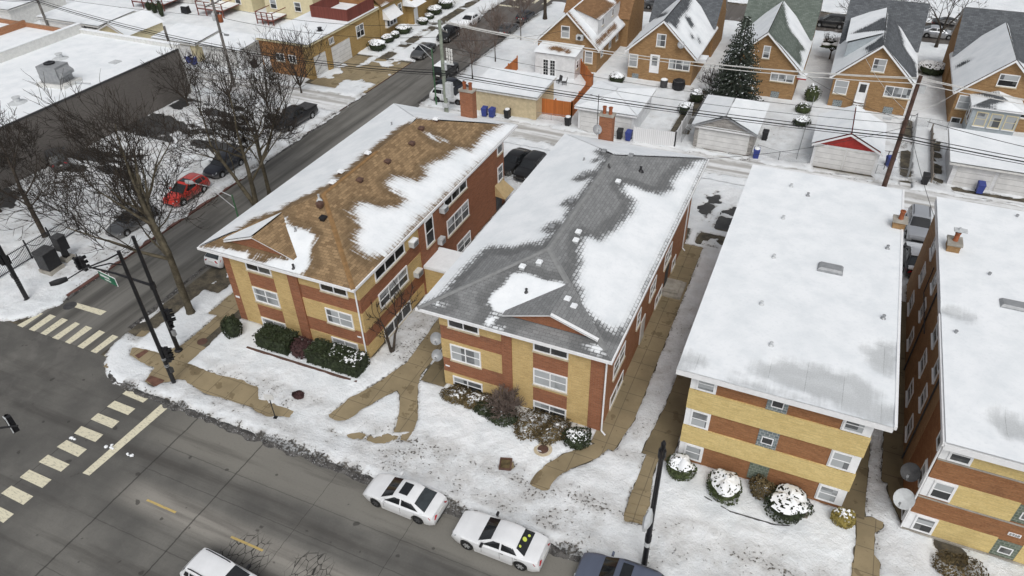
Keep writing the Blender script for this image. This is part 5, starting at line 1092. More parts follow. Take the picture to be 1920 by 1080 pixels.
for a in (-32.1, -31.2):
    m2 = MB(); F3.box(m2, a-0.42, a+0.42, 0.2, 2.3, 0, 0.05, 0); fd = m2.build('french_door', 'white', o)
    m2 = MB()
    for i in range(2):
        for j in range(5): F3.box(m2, a-0.3+i*0.31, a-0.02+i*0.31, 0.35+j*0.38, 0.69+j*0.38, 0.05, 0.056)
    m2.build('pane', 'glass', fd)
window(o, Plane('E', -28.35), 82.1, 82.9, 1.3, 2.3, 1, True, out=0.05)
# H0: next house on the far side of the row, only its roof end shows
# ------------------------------------------------------------------ garages along the alley
def garage(name, label, x0, x1, y0, y1, ze, wallm, kind='flat', zr=None, doors=1, doorm='door_white', snow='full', gablem=None, cat='garage', ov=0.25, doorx=None, rise=0.25, face='S', grp='garages along the alley'):
    T = thing(name, label, cat, ((x0+x1)/2, (y0+y1)/2, 0), 0, grp, world=True)
    mb = MB(); mb.box(x0, x1, y0, y1, -0.05, ze); mb.build('wall', wallm, T)
    a, b, c, d = x0-ov, x1+ov, y0-ov, y1+ov
    if kind == 'flat':
        m2 = MB(); m2.hexa([(a, c, ze-0.02), (b, c, ze-0.02), (b, d, ze-0.02+rise), (a, d, ze-0.02+rise), (a, c, ze+0.13), (b, c, ze+0.13), (b, d, ze+0.13+rise), (a, d, ze+0.13+rise)]); m2.build('fascia', 'offwhite', T)
        roof_mesh('roof', [([(a, c, ze+0.14), (b, c, ze+0.14), (b, d, ze+0.14+rise), (a, d, ze+0.14+rise)], snow)], RM['membrane'], T, 0.5, 0.14)
    elif kind == 'hip':
        m2 = MB(); m2.box(a, b, c, d, ze-0.12, ze+0.05); m2.build('fascia', 'white', T)
        S, E, N, W_ = hip_roof(a, b, c, d, ze+0.06, zr) if (b-a) <= (d-c)+0.01 else (None,)*4
        if S is None:
            ym = (c+d)/2; r = (d-c)/2; p, q = (a+r, ym, zr), (b-r, ym, zr); e = ze+0.06
            S, E, N, W_ = [(a, c, e), (b, c, e), q, p], [(b, c, e), (b, d, e), q], [(b, d, e), (a, d, e), p, q], [(a, d, e), (a, c, e), p]
        roof_mesh('roof', [(S, snow), (E, 'full'), (N, 'full'), (W_, 'full')], RM['slate'], T, 0.4, 0.12)
    else:
        xm = (a+b)/2; k = (zr-ze)/((x1-x0)/2)
        m2 = MB(); m2.add([(x0, y0-0.02, ze), (x1, y0-0.02, ze), (xm, y0-0.02, zr), (x0, y1, ze), (x1, y1, ze), (xm, y1, zr)], [(0, 1, 2), (4, 3, 5), (0, 2, 5, 3), (1, 4, 5, 2)]); m2.build('gable', gablem or wallm, T)
        e = ze-ov*k+0.1
        roof_mesh('roof', [([(a, d, e), (a, c, e), (xm, c, zr+0.1), (xm, d, zr+0.1)], snow), ([(b, c, e), (b, d, e), (xm, d, zr+0.1), (xm, c, zr+0.1)], snow)], RM['slate'], T, 0.4, 0.12)
        m2 = MB()
        for (p, q, zp, zq) in ((a, xm, e, zr+0.1), (xm, b, zr+0.1, e)):
            m2.hexa([(p, c-0.04, zp-0.2), (q, c-0.04, zq-0.2), (q, c-0.002, zq-0.2), (p, c-0.002, zp-0.2), (p, c-0.04, zp), (q, c-0.04, zq), (q, c-0.002, zq), (p, c-0.002, zp)])
        m2.build('barge_board', 'white', T)
    Fg = Plane('S', y0)
    for (p, q) in (doorx if doorx is not None else ([(x0+0.5, x1-0.5)] if doors == 1 else [(x0+0.35, (x0+x1)/2-0.15), ((x0+x1)/2+0.15, x1-0.35)])):
        m2 = MB(); Fg.box(m2, p-0.1, q+0.1, 0.05, 2.25, 0, 0.03, 0); o = m2.build('door_frame', 'offwhite', T)
        m2 = MB(); Fg.box(m2, p, q, 0.06, 2.15, 0.03, 0.045, 0); m2.build('garage_door', doorm, o)
    return T
garage('garage', 'flat-roofed beige garage beside the orange wooden fence', -36.0, -28.35, 69.2, 74.6, 2.6, 'beige', 'flat', doorx=[])
garage('garage', 'white garage with snow-covered roof and two white doors behind the brick chimney', -23.4, -17.3, 69.0, 76.0, 2.6, 'white_siding', 'hip', 3.5, doors=2, ov=0.35)
T = garage('garage', 'garage with grey stone front and small front gable', -11.1, -5.3, 69.4, 76.8, 2.45, 'stone', 'hip', 3.9, gablem='stone', ov=0.3)
m2 = MB(); m2.poly([(-11.2, 69.12, 2.52), (-5.2, 69.12, 2.52), (-8.2, 69.12, 3.85)]); o = m2.build('gable', 'stone', T)
roof_mesh('gable_roof', [([(-11.4, 72.5, 2.5), (-11.4, 69.0, 2.5), (-8.2, 69.0, 3.98), (-8.2, 72.5, 3.98)], 'full'), ([(-5.0, 69.0, 2.5), (-5.0, 72.5, 2.5), (-8.2, 72.5, 3.98), (-8.2, 69.0, 3.98)], 'full')], RM['slate'], o, 0.4, 0.1)
m2 = MB()
for (p, q, zp, zq) in ((-11.4, -8.2, 2.5, 3.98), (-8.2, -5.0, 3.98, 2.5)): m2.hexa([(p, 68.95, zp-0.18), (q, 68.95, zq-0.18), (q, 69.0, zq-0.18), (p, 69.0, zp-0.18), (p, 68.95, zp), (q, 68.95, zq), (q, 69.0, zq), (p, 69.0, zp)])
m2.build('barge_board', 'grey_metal', o)
garage('garage', 'white garage with red gable next to the tall dark wooden pole', 0.3, 6.1, 69.6, 76.0, 2.45, 'white_siding', 'gable', 3.85, gablem='red_paint', doors=2)
garage('garage', 'wide flat-roofed white garage with blue bin in front at the right edge', 12.3, 22, 70.2, 76.5, 2.35, 'white_siding', 'flat', doorx=[(12.8, 15.6), (16.1, 19.4)], ov=0.45)
garage('garage', 'long white garage with grey double door left of the dark gap', -106.3, -97.8, 70.2, 77.0, 2.6, 'white_siding', 'flat', doors=1)
garage('garage', 'garage with dark brown front between two others', -97.3, -94.4, 70.2, 76.5, 2.6, 'dark', 'flat', doors=1, doorm='vent_brown')
garage('garage', 'small cream garage with front gable and brown door', -93.9, -88.1, 69.2, 75.5, 2.4, 'cream', 'gable', 3.7, doorx=[(-92.5, -89.4)], doorm='vent_brown')
garage('garage', 'low cream garage behind the grey store corner', -83.7, -76.6, 69.6, 74.3, 2.45, 'cream', 'flat', doorx=[(-82.5, -77.6)], rise=0.35)
garage('garage', 'white flat-roofed garage with blue bins at its corner', -75.4, -69.2, 69.6, 74.0, 2.5, 'white_siding', 'flat', doorx=[(-74.8, -70.0)], rise=0.3)
garage('garage', 'pale garage in the far left corner with snowy roof', -125, -113, 70.5, 80, 2.8, 'offwhite', 'flat', doors=2)
garage('garage', 'low flat-roofed shed with grey boards beside the yellow garage', -69.0, -66.0, 73.5, 78, 2.2, 'grey_wood', 'flat', doorx=[], cat='shed', grp=None)
# ------------------------------------------------------------------ grey store with parapets
T = thing('store_building', 'low grey brick store with white snowy flat roof and rooftop unit', 'store', (-78, 40, 0), world=True)
mb = MB(); mb.box(-86.2, -70.3, 2, 61.4, -0.1, 5.35, 0); mb.box(-86.6, -86.2, 2, 61.75, -0.1, 6.5, 1); mb.box(-86.2, -70.3, 61.4, 61.75, -0.1, 5.9, 1)
mb.box(-86.65, -86.15, 2, 61.8, 6.502, 6.58, 2); mb.box(-86.15, -70.25, 61.35, 61.8, 5.902, 5.98, 2); mb.box(-70.45, -70.25, 2, 61.35, 5.352, 5.50, 3)
mb.build('wall', ['grey_brick', 'offwhite', 'snow', 'dark'], T)
roof = roof_mesh('roof', [([(-86.2, 2, 5.37), (-70.45, 2, 5.37), (-70.45, 61.4, 5.37), (-86.2, 61.4, 5.37)], 'full')], RM['membrane'], T, 0.8, 0.06)
def rooftop_unit(x, y, z):
    U = thing('rooftop_unit', 'grey ventilation unit on the white roof of the grey store', 'rooftop unit', (x, y, z), R_(8))
    mb = MB(); mb.box(-1.7, 1.9, -1.3, 1.3, 0, 0.35); mb.build('curb', 'offwhite', U)
    mb = MB(); mb.box(-1.2, 1.2, -0.95, 0.95, 0.5, 2.1); mb.hexa([(1.2, -0.8, 0.9), (1.8, -0.8, 1.2), (1.8, 0.8, 1.2), (1.2, 0.8, 0.9), (1.2, -0.8, 1.9), (1.8, -0.8, 1.5), (1.8, 0.8, 1.5), (1.2, 0.8, 1.9)]); mb.box(-1.25, 1.25, -1.0, 1.0, 0.352, 0.5); mb.build('cabinet', 'grey_metal', U)
    mb = MB(); mb.lathe((-0.35, 0.1, 2.1), [(0.55, 0), (0.55, 0.14), (0.45, 0.15), (0.1, 0.06)], 16); mb.build('fan', 'black', U)
    mb = MB(); mb.tube([(1.8, 0.2, 0.3), (3.6, 0.5, 0.15)], 0.08, 6); mb.build('pipe', 'light_metal', U)
rooftop_unit(-74.6, 48.6, 5.4)
for (u, v) in ((453, 440), (135, 770)):
    p = at(u/4, v/4, 5.4); vent_pipe(roof, (p[0], p[1], 5.42), 0.35, 0.55, 'light_metal', 'roof_vent')
p = at(865/4, 470/4, 5.4); mb = MB(); mb.box(p[0]-0.5, p[0]+0.5, p[1]-0.5, p[1]+0.5, 5.4, 5.52); mb.build('hatch', 'light_metal', roof)
T = thing('store_building', 'snow-roofed store with tan brick parapet beyond the grey store', 'store', (-98, 40, 0), world=True)
mb = MB(); mb.box(-104, -86.7, 2, 61.4, -0.1, 5.0, 0); mb.box(-96.6, -96.2, 2, 61.6, 4.9, 5.9, 0); mb.box(-104, -86.7, 61.4, 61.7, 4.0, 5.6, 0); mb.build('wall', ['side_brick'], T)
roof_mesh('roof', [([(-104, 2, 5.02), (-86.7, 2, 5.02), (-86.7, 61.4, 5.02), (-104, 61.4, 5.02)], 'full')], RM['membrane'], T, 0.8, 0.08)
# ------------------------------------------------------------------ yellow brick garage and house beside the side street
M['gold_brick'] = brick('gold_brick', (0.44, 0.305, 0.125), (0.32, 0.21, 0.08), (0.36, 0.27, 0.14), dirt=0.2, stain=(0.15, 0.1, 0.05))
M['orange_brick'] = brick('orange_brick', (0.35, 0.175, 0.07), (0.25, 0.115, 0.045), (0.30, 0.2, 0.12), dirt=0.2)
T = thing('garage_building', 'yellow brick garage building with white roll doors and red roof deck', 'garage', (-62, 75, 0), world=True)
mb = MB(); mb.box(-66.2, -58.7, 70.2, 86.0, -0.1, 4.25, 0); mb.box(-66.21, -59.6, 70.185, 70.3, -0.1, 4.2, 1); mb.box(-58.75, -58.45, 73.4, 74.1, 0, 3.9, 0); mb.build('wall', ['gold_brick', 'orange_brick'], T)
m2 = MB(); m2.box(-66.4, -58.5, 70.0, 86.2, 4.255, 4.42); m2.build('fascia', 'cream', T)
roof_mesh('roof', [([(-66.4, 70.0, 4.43), (-58.5, 70.0, 4.43), (-58.5, 86.2, 4.43), (-66.4, 86.2, 4.43)], 'full')], RM['membrane'], T, 0.6, 0.12)
E_ = Plane('E', -58.7); F = Plane('S', 70.185)
for (a0, a1) in ((70.9, 73.3), (74.6, 78.7)):
    m2 = MB(); E_.box(m2, a0, a1, 0.05, 2.7, 0.0, 0.05); m2.build('garage_door', 'door_white', T)
window(T, E_, 74.4, 75.4, 3.1, 3.9, 3, False, out=0.06); window(T, E_, 80.4, 82.2, 2.0, 3.6, 2, True, out=0.06)
window(T, F, -63.9, -62.6, 1.9, 2.9, 2, False, out=0.06); window(T, F, -61.9, -60.8, 1.9, 2.9, 2, False, out=0.06)
m2 = MB(); F.box(m2, -66.0, -65.0, 0, 2.2, 0, 0.06); m2.build('door', 'white', T)
p = at(480+480/4, 232/4, 4.5); vent_pipe(T, (p[0], p[1], 4.45), 0.25, 0.45, 'black', 'roof_vent')
m2 = MB()
for (x0, x1, y0, y1) in ((-64.6, -58.9, 79.3, 79.42), (-59.0, -58.88, 79.42, 85.6), (-64.72, -64.6, 79.3, 85.6)): m2.box(x0, x1, y0, y1, 4.45, 6.0)
m2.build('deck_railing', 'red_wood', T)
T = thing('brick_house', 'golden brick house with white awnings and snowy round bushes along the side street', 'house', (-62, 92, 0), world=True)
mb = MB(); mb.box(-67, -58.6, 86.25, 110, -0.1, 4.6, 0); mb.add([(-66.5, 86.24, 4.4), (-60.6, 86.24, 4.4), (-60.6, 86.24, 6.6), (-63.5, 86.24, 8.6), (-66.5, 86.24, 6.6)], [(0, 1, 2, 3, 4)], 1); mb.box(-58.6, -57.6, 93.2, 96.6, -0.1, 7.4, 0); mb.box(-66.5, -60.6, 86.25, 108, 4.6, 6.5, 1); mb.build('wall', ['gold_brick', 'orange_brick'], T)
roof_mesh('roof', [([(-58.2, 86.3, 4.5), (-58.2, 104, 4.5), (-63.5, 104, 8.9), (-63.5, 86.3, 8.9)], [(1, Q(480, 0, 4, [(850, 100), (880, 60), (960, 80), (1000, 20), (980, 10), (900, 70)])), (1, Q(480, 0, 4, [(790, 50), (850, 130), (840, 140), (780, 60)]))]), ([(-67.5, 104, 5.0), (-67.5, 86.3, 5.0), (-63.5, 86.3, 8.9), (-63.5, 104, 8.9)], 'full')], RM['rust'], T, 0.5)
window(T, Plane('S', 86.24), -62.4, -61.3, 5.3, 7.0, 1, True, out=0.06)
E_ = Plane('E', -58.6)
def awn(a0, a1, zt, zb, d, m='white_siding'):
    m2 = MB(); w = (a1-a0); p = [E_.p(a0, zt, 0), E_.p(a1, zt, 0), E_.p(a1+0.1, zb, d), E_.p(a0-0.1, zb, d)]
    m2.add(p, [(0, 3, 2, 1)]); m2.add([p[0], E_.p(a0-0.1, zb, 0), p[3]], [(0, 1, 2)]); m2.add([p[1], p[2], E_.p(a1+0.1, zb, 0)], [(0, 1, 2)]); m2.build('awning', 'snow' if m == 'snow' else m, T)
awn(87.0, 90.2, 3.9, 2.6, 1.3, 'white'); awn(92.4, 95.4, 3.9, 3.0, 2.2, 'snow'); awn(98.5, 104.0, 5.2, 3.7, 1.8, 'white')
window(T, E_, 87.3, 89.9, 1.4, 2.7, 3, False, out=0.35); window(T, E_, 99, 103.5, 2.2, 3.7, 3, False, out=0.1); window(T, E_, 91, 92, 2.2, 3.6, 1, out=0.06)
m2 = MB(); Plane('E', -57.6).box(m2, 93.6, 94.6, 0, 2.3, 0, 0.06); m2.build('door', 'white', T)
# houses along the top left edge
T = thing('house', 'cream house with red wooden back deck at the top edge', 'house', (-88, 92, 0), world=True)
mb = MB(); mb.box(-92.5, -84, 89.5, 99, -0.1, 6.2); mb.build('wall', 'cream', T)
Fh = Plane('S', 89.5)
for a in (-91, -87.2): window(T, Fh, a, a+1.1, 3.6, 5.0, 1); window(T, Fh, a, a+1.1, 1.2, 2.6, 1)
roof_mesh('roof', [([(-93, 89, 6.2), (-83.5, 89, 6.2), (-83.5, 94.2, 8.2), (-93, 94.2, 8.2)], 'full'), ([(-83.5, 99.5, 6.2), (-93, 99.5, 6.2), (-93, 94.2, 8.2), (-83.5, 94.2, 8.2)], 'full')], RM['slate'], T, 0.6)
def deck(x0, x1, y0, y1, h, name='deck'):
    m2 = MB(); m2.box(x0, x1, y0, y1, h-0.15, h)
    for x in np.arange(x0, x1+0.1, (x1-x0)/3): m2.box(x, x+0.12, y0, y0+0.12, 0, h+1.0); 
    m2.box(x0, x1+0.12, y0, y0+0.06, h+0.95, h+1.05); m2.box(x0, x1+0.12, y0, y0+0.06, h+0.4, h+0.48); m2.box(x0-0.02, x0+0.05, y0+0.07, y1, h+0.95, h+1.05); m2.box(x1+0.05, x1+0.12, y0+0.07, y1, h+0.95, h+1.05)
    m2.box(x0+0.1, x1, y0+0.13, y1-0.05, h+0.003, h+0.09, 1); return m2.build(name, ['red_wood', 'snow'], T)
deck(-91.5, -86.5, 85.5, 89.45, 1.3)
T = thing('house', 'pale house with red wooden deck farthest left along the top edge', 'house', (-101, 92, 0), world=True)
mb = MB(); mb.box(-106, -96.5, 89.5, 99, -0.1, 6.0); mb.build('wall', 'offwhite', T)
roof_mesh('roof', [([(-106.5, 89, 6.0), (-96, 89, 6.0), (-96, 94.2, 8.0), (-106.5, 94.2, 8.0)], 'full'), ([(-96, 99.5, 6.0), (-106.5, 99.5, 6.0), (-106.5, 94.2, 8.0), (-96, 94.2, 8.0)], 'full')], RM['slate'], T, 0.6)
for a in (-105, -100): window(T, Plane('S', 89.5), a, a+1.1, 1.6, 3.0, 1)
deck(-104.5, -98, 85, 89.45, 1.2)
T = thing('house', 'yellow brick house with steps between the cream house and the roof deck', 'house', (-76, 92, 0), world=True)
mb = MB(); mb.box(-80.5, -71.5, 88.5, 99, -0.1, 5.6); mb.build('wall', 'cream', T)
roof_mesh('roof', [([(-81, 88, 5.6), (-71, 88, 5.6), (-71, 93.7, 8.0), (-81, 93.7, 8.0)], 'full'), ([(-71, 99.5, 5.6), (-81, 99.5, 5.6), (-81, 93.7, 8.0), (-71, 93.7, 8.0)], 'full')], RM['slate'], T, 0.6)
for a in (-79.5, -75): window(T, Plane('S', 88.5), a, a+1.2, 1.6, 3.0, 1)
deck(-79.8, -76.8, 85.2, 88.45, 1.0, 'porch')
# ------------------------------------------------------------------ vehicles
def paint(name, col, metal=0.0, rough=0.28, coat=0.5): 
    m = plain(name, col, rough, 0.05, 1.0, metal, 0.5, coat=coat); nt = m.node_tree; b = nt.nodes['Principled BSDF']; v = objco(nt)
    s = node(nt, 'ShaderNodeSeparateXYZ', {0: v}); src = b.inputs['Base Color'].links[0].from_socket     # road salt on the lower flanks
    f = mth(nt, 'MULTIPLY', ramp(nt, mth(nt, 'ADD', s.outputs[2], mth(nt, 'MULTIPLY', noise(nt, v, 2.5, 4), 0.35)), 0.35, 0.95, 0.55, 0.0), 1.0)
    link(nt, mix(nt, f, src, (0.30, 0.29, 0.27)), b.inputs['Base Color']); return m
M['car_white'] = paint('car_white', (0.74, 0.755, 0.77)); M['car_black'] = paint('car_black', (0.008, 0.008, 0.009), coat=0.12, rough=0.4); M['car_silver'] = paint('car_silver', (0.40, 0.42, 0.45), 0.35)
M['car_grey'] = paint('car_grey', (0.06, 0.063, 0.067), 0.1, coat=0.25); M['car_blue'] = paint('car_blue_grey', (0.115, 0.135, 0.19), 0.3); M['car_red'] = paint('car_red', (0.50, 0.030, 0.018)); M['car_navy'] = paint('car_navy', (0.010, 0.012, 0.02), coat=0.15, rough=0.4)
M['car_glass'] = plain('car_glass', (0.012, 0.014, 0.016), 0.06, 0.2, spec=0.6); M['rear_glass'] = plain('rear_glass', (0.035, 0.042, 0.046), 0.1, 0.2, spec=0.6)
M['tyre'] = plain('tyre_rubber', (0.014, 0.014, 0.014), 0.85, 0.2); M['rim'] = plain('rim_alloy', (0.50, 0.51, 0.52), 0.35, 0.1, metal=0.6); M['rim_dark'] = plain('rim_dark', (0.10, 0.10, 0.105), 0.4, 0.2, metal=0.5)
M['tail'] = plain('tail_lamp', (0.34, 0.012, 0.02), 0.2, 0.15, spec=0.6); M['head'] = plain('head_lamp', (0.42, 0.45, 0.48), 0.12, 0.2, spec=0.7); M['chrome'] = plain('chrome', (0.6, 0.61, 0.62), 0.2, 0.05, metal=0.9)
KINDS = {  # L, W, H, ground clearance, wheel radius, front/rear axle x, side outline (x, z), glass: rear base, rear top, front top, front base ; roof z, belt z
 'sedan': dict(L=4.65, W=1.82, zb=0.20, wr=0.325, ax=(1.40, -1.30), top=[(-2.325, 0.62), (-2.28, 0.92), (-2.0, 1.00), (-1.75, 1.03), (-0.9, 1.00), (0.85, 0.97), (1.0, 0.95), (1.7, 0.84), (2.15, 0.71), (2.32, 0.52)], g=(-1.78, -0.98, 0.25, 1.08), zr=1.42, zbelt=0.97),
 'saloon': dict(L=5.05, W=1.90, zb=0.21, wr=0.355, ax=(1.55, -1.50), top=[(-2.52, 0.66), (-2.47, 1.02), (-2.3, 1.07), (-1.75, 1.10), (-0.9, 1.06), (0.9, 1.03), (1.05, 1.02), (1.9, 0.96), (2.40, 0.86), (2.52, 0.55)], g=(-1.72, -1.12, 0.15, 0.95), zr=1.48, zbelt=1.06),
 'suv': dict(L=4.60, W=1.85, zb=0.26, wr=0.36, ax=(1.38, -1.30), top=[(-2.30, 0.66), (-2.26, 1.05), (-2.1, 1.09), (-1.5, 1.10), (-0.5, 1.08), (0.95, 1.06), (1.1, 1.05), (1.75, 0.98), (2.18, 0.86), (2.30, 0.58)], g=(-2.18, -1.72, 0.30, 1.12), zr=1.66, zbelt=1.07),
 'hatch': dict(L=4.10, W=1.75, zb=0.20, wr=0.32, ax=(1.25, -1.25), top=[(-2.05, 0.62), (-2.02, 0.98), (-1.9, 1.01), (-1.4, 1.01), (-0.5, 0.99), (0.85, 0.97), (1.0, 0.96), (1.6, 0.86), (1.95, 0.72), (2.05, 0.52)], g=(-1.95, -1.42, 0.25, 1.02), zr=1.48, zbelt=0.98),
 'offroad': dict(L=4.30, W=1.85, zb=0.32, wr=0.39, ax=(1.30, -1.20), top=[(-2.10, 0.70), (-2.08, 1.18), (-2.0, 1.20), (-1.5, 1.20), (-0.5, 1.20), (0.55, 1.19), (0.7, 1.18), (1.5, 1.15), (1.95, 1.10), (2.05, 0.62)], g=(-2.05, -1.98, 0.28, 0.62), zr=1.83, zbelt=1.18),
 'pickup': dict(L=5.85, W=1.98, zb=0.34, wr=0.40, ax=(1.85, -1.75), top=[(-2.92, 0.72), (-2.90, 1.22), (-2.8, 1.24), (-1.7, 1.24), (-0.8, 1.22), (1.05, 1.20), (1.2, 1.19), (2.2, 1.14), (2.75, 1.05), (2.92, 0.65)], g=(-0.95, -0.72, 0.62, 1.28), zr=1.86, zbelt=1.20),
}
def lerp(a, b, t): return tuple(a[i]+(b[i]-a[i])*t for i in range(len(a)))
_WHEEL = {}
def wheel_meshes(r, dark):
    k = (r, dark)
    if k in _WHEEL: return _WHEEL[k]
    w = 0.22; mb = MB(); mb.lathe((0, 0, 0), [(r*0.60, -w/2), (r*0.93, -w/2), (r, -w/2+0.04), (r, w/2-0.04), (r*0.93, w/2), (r*0.60, w/2), (r*0.58, w/2-0.03)], 22, 0, 'y'); t = mb
    m2 = MB(); m2.lathe((0, 0, 0), [(r*0.66, -w/2+0.02), (r*0.66, w/2-0.012), (r*0.60, w/2-0.004), (r*0.56, w/2-0.045), (0.02, w/2-0.05)], 20, 1, 'y')
    for i in range(6):
        a = 2*math.pi*i/6; c, s = math.cos(a), math.sin(a); q = 0.09*r/0.33*0.5
        f = lambda u, v, h: (u*c-v*s, h, u*s+v*c)
        m2.hexa([f(0.03, -q, w/2-0.05), f(r*0.6, -q*0.8, w/2-0.04), f(r*0.6, q*0.8, w/2-0.04), f(0.03, q, w/2-0.05), f(0.03, -q, w/2-0.01), f(r*0.6, -q*0.8, w/2-0.006), f(r*0.6, q*0.8, w/2-0.006), f(0.03, q, w/2-0.01)], 0)
    m2.lathe((0, 0, 0), [(r*0.16, w/2-0.03), (r*0.14, w/2+0.004)], 10, 0, 'y')
    _WHEEL[k] = (t, m2); return _WHEEL[k]
def car(kind, paintm, label, x, y, rz, z=0.0, rim='rim', sunroof=False, rails=None, snow=0, trim=None, rear='rear_glass', seed=0, name='parked_car', cat='car', group='parked cars', stickers=False, cover=False, parts=True):
    K = KINDS[kind]; L, Wd, zb, wr = K['L'], K['W'], K['zb'], K['wr']; hw = Wd/2
    if z == 0 and y > 23 and not (-50.3 < x < -42.6) and y < 110: z = 0.13
    T = thing(name, label, cat, (x, y, z), rz, group)
    tx = [p[0] for p in K['top']]; tz = [p[1] for p in K['top']]
    def top(x_): return float(np.interp(x_, tx, tz))
    def half(x_):
        u = abs(x_)/(L/2); return hw*(1-0.16*u**5-0.06*max(0, x_/(L/2))**3)
    mb = MB(); n = 30
    xs = [(-math.cos(math.pi*i/n)*0.35+(2*i/n-1)*0.65)*L/2 for i in range(n+1)]
    # wheel-arch edges become stations
    arch = wr+0.07
    for a in K['ax']: xs += [a-arch, a-arch*0.87, a-arch*0.5, a, a+arch*0.5, a+arch*0.87, a+arch]
    xs = sorted(set(round(q, 4) for q in xs)); xs = [q for i, q in enumerate(xs) if i == 0 or q-xs[i-1] > 0.03]
    rows = []
    for q in xs:
        h, zt = half(q), top(q); u = abs(q)/(L/2); zl = zb+0.14*max(0, u-0.86)/0.14
        for a in K['ax']:
            d = abs(q-a)
            if d < arch: zl = max(zl, wr+math.sqrt(max(arch*arch-d*d, 0)))
        zl = min(zl, zt-0.10); zm = zl+(zt-zl)*0.45
        shoulder = zt-0.09*min(1, (zt-zl)/0.4)
        rows.append([(q, 0, zl+0.02), (q, h*0.80, zl+0.02), (q, h*0.965, zl+0.0), (q, h*1.0, max(zl+0.03, zm)), (q, h*0.985, shoulder), (q, h*0.93, zt-0.022), (q, h*0.80, zt+0.004), (q, h*0.4, zt+0.028), (q, 0, zt+0.035)])
    m_ = len(rows[0]); full = [r+[(p[0], -p[1], p[2]) for p in r[-2:0:-1]] for r in rows]; k_ = len(full[0])
    vs = [p for r in full for p in r]; fs = []
    for i in range(len(full)-1):
        for j in range(k_): fs.append((i*k_+j, (i+1)*k_+j, (i+1)*k_+(j+1) % k_, i*k_+(j+1) % k_))
    fs.append(tuple(range(k_))); fs.append(tuple((len(full)-1)*k_+j for j in range(k_))[::-1])
    mb.add(vs, fs)
    c0, c1, a1, a0 = K['g']; zr, zl = K['zr'], K['zbelt']
    wb = hw*0.90; wt = hw*(0.70 if kind in ('sedan', 'saloon', 'hatch') else 0.76 if kind != 'offroad' else 0.86)
    # cabin shell
    st = [(c0, top(c0)-0.01, wb*0.93, 0), (c1-0.03, zr-0.06, wt*0.95, 1), (c1+0.18, zr-0.012, wt*0.985, 1), ((c1+a1)/2, zr+0.012, wt, 1), (a1-0.25, zr-0.012, wt*0.985, 1), (a1, zr-0.055, wt*0.95, 1), (a0, top(a0)-0.01, wb*0.93, 0)]
    rows = []
    for (q, zt, w, up) in st:
        bz = top(q)-0.03; bw = half(q)*0.93
        rows.append([(q, bw, bz), (q, bw*0.985 if up else w, bz+0.02), (q, w, zt-(0.035 if up else 0.0)), (q, w*0.86, zt+(0.004 if up else 0)), (q, w*0.45, zt+(0.022 if up else 0.012)), (q, 0, zt+(0.028 if up else 0.016))])
    full = [r+[(p[0], -p[1], p[2]) for p in r[-2::-1]] for r in rows]; k_ = len(full[0]); vs = [p for r in full for p in r]; fs = []
    for i in range(len(full)-1):
        for j in range(k_-1): fs.append((i*k_+j, (i+1)*k_+j, (i+1)*k_+j+1, i*k_+j+1))
    mb.add(vs, fs)
    if kind == 'pickup':   # open bed walls carry a dark tonneau
        mb.box(-2.86, -1.02, -hw*0.93, hw*0.93, 1.20, 1.27)
    body = mb.build('body', paintm, T, smooth=True, sharp=32)
    def surf(i0, i1, j0, j1, u0, u1, v0, v1, off=0.012):
        """glass patch between cabin stations, u across, v along"""
        R0, R1 = full[i0], full[i1]
        def P(u, v):
            def at_(R):
                t = u*(len(R)-1-2*j0)+j0; a = int(min(t, len(R)-2)); return lerp(R[a], R[a+1], t-a)
            return np.array(lerp(at_(R0), at_(R1), v))
        N = 8; g = []
        for b in range(3):
            v = v0+(v1-v0)*b/2
            for a in range(N+1):
                u = u0+(u1-u0)*a/N; g.append(P(u, v))
        nrm = np.cross(g[N]-g[0], g[2*(N+1)]-g[0]); nrm /= np.linalg.norm(nrm); nrm = nrm if nrm[2] > 0 else -nrm
        m2 = MB(); m2.add([tuple(p+nrm*off) for p in g], [(b*(N+1)+a, b*(N+1)+a+1, (b+1)*(N+1)+a+1, (b+1)*(N+1)+a) for b in range(2) for a in range(N)]); return m2
    j0 = 2
    surf(6, 5, 0, 0, 0.22, 0.78, 0.06, 0.93, 0.014).build('windshield', 'car_glass', T, smooth=True)
    surf(0, 1, 0, 0, 0.23, 0.77, 0.08, 0.93, 0.014).build('rear_window', rear, T, smooth=True)
    # side windows
    def side_poly(pts, s):
        out = []
        for (q, t) in pts:   # q along x, t 0 belt .. 1 roof edge
            ww = np.interp(q, [r[0][0] for r in rows], [r[2][1] for r in rows]); zz = np.interp(q, [r[0][0] for r in rows], [r[2][2] for r in rows]); bw = half(q)*0.93*0.985; bz = top(q)-0.01
            out.append((q, s*((bw+(ww-bw)*t)+0.010), bz+(zz-bz)*t))
        return out
    xb = (c1+a1)/2+0.12
    if kind == 'pickup': xb = 0.05
    fr = [(a0-0.32, 0.09), (xb+0.05, 0.09), (xb+0.05, 0.86), (a1-0.08, 0.86)]
    re = [(xb-0.05, 0.09), (c0+0.42 if kind in ('sedan', 'saloon') else (c1+0.02 if kind == 'pickup' else c0+0.75), 0.09), (c1+0.10 if kind != 'suv' else c0+0.82, 0.86 if kind != 'pickup' else 0.86), (xb-0.05, 0.86)]
    wins = [fr, re] + ([[(c0+0.68, 0.12), (c0+0.30, 0.16), (c0+0.48, 0.80), (c0+0.74, 0.86)]] if kind in ('suv', 'offroad') else [])
    for s in (1, -1):
        for w_ in wins:
            m2 = MB(); p = side_poly(w_, s); m2.poly(p if s < 0 else p[::-1]); m2.poly([(a, b-0.004*s, c) for a, b, c in (p[::-1] if s < 0 else p)]); m2.build('side_window', 'car_glass', T)
    tM, rM = wheel_meshes(wr, rim)
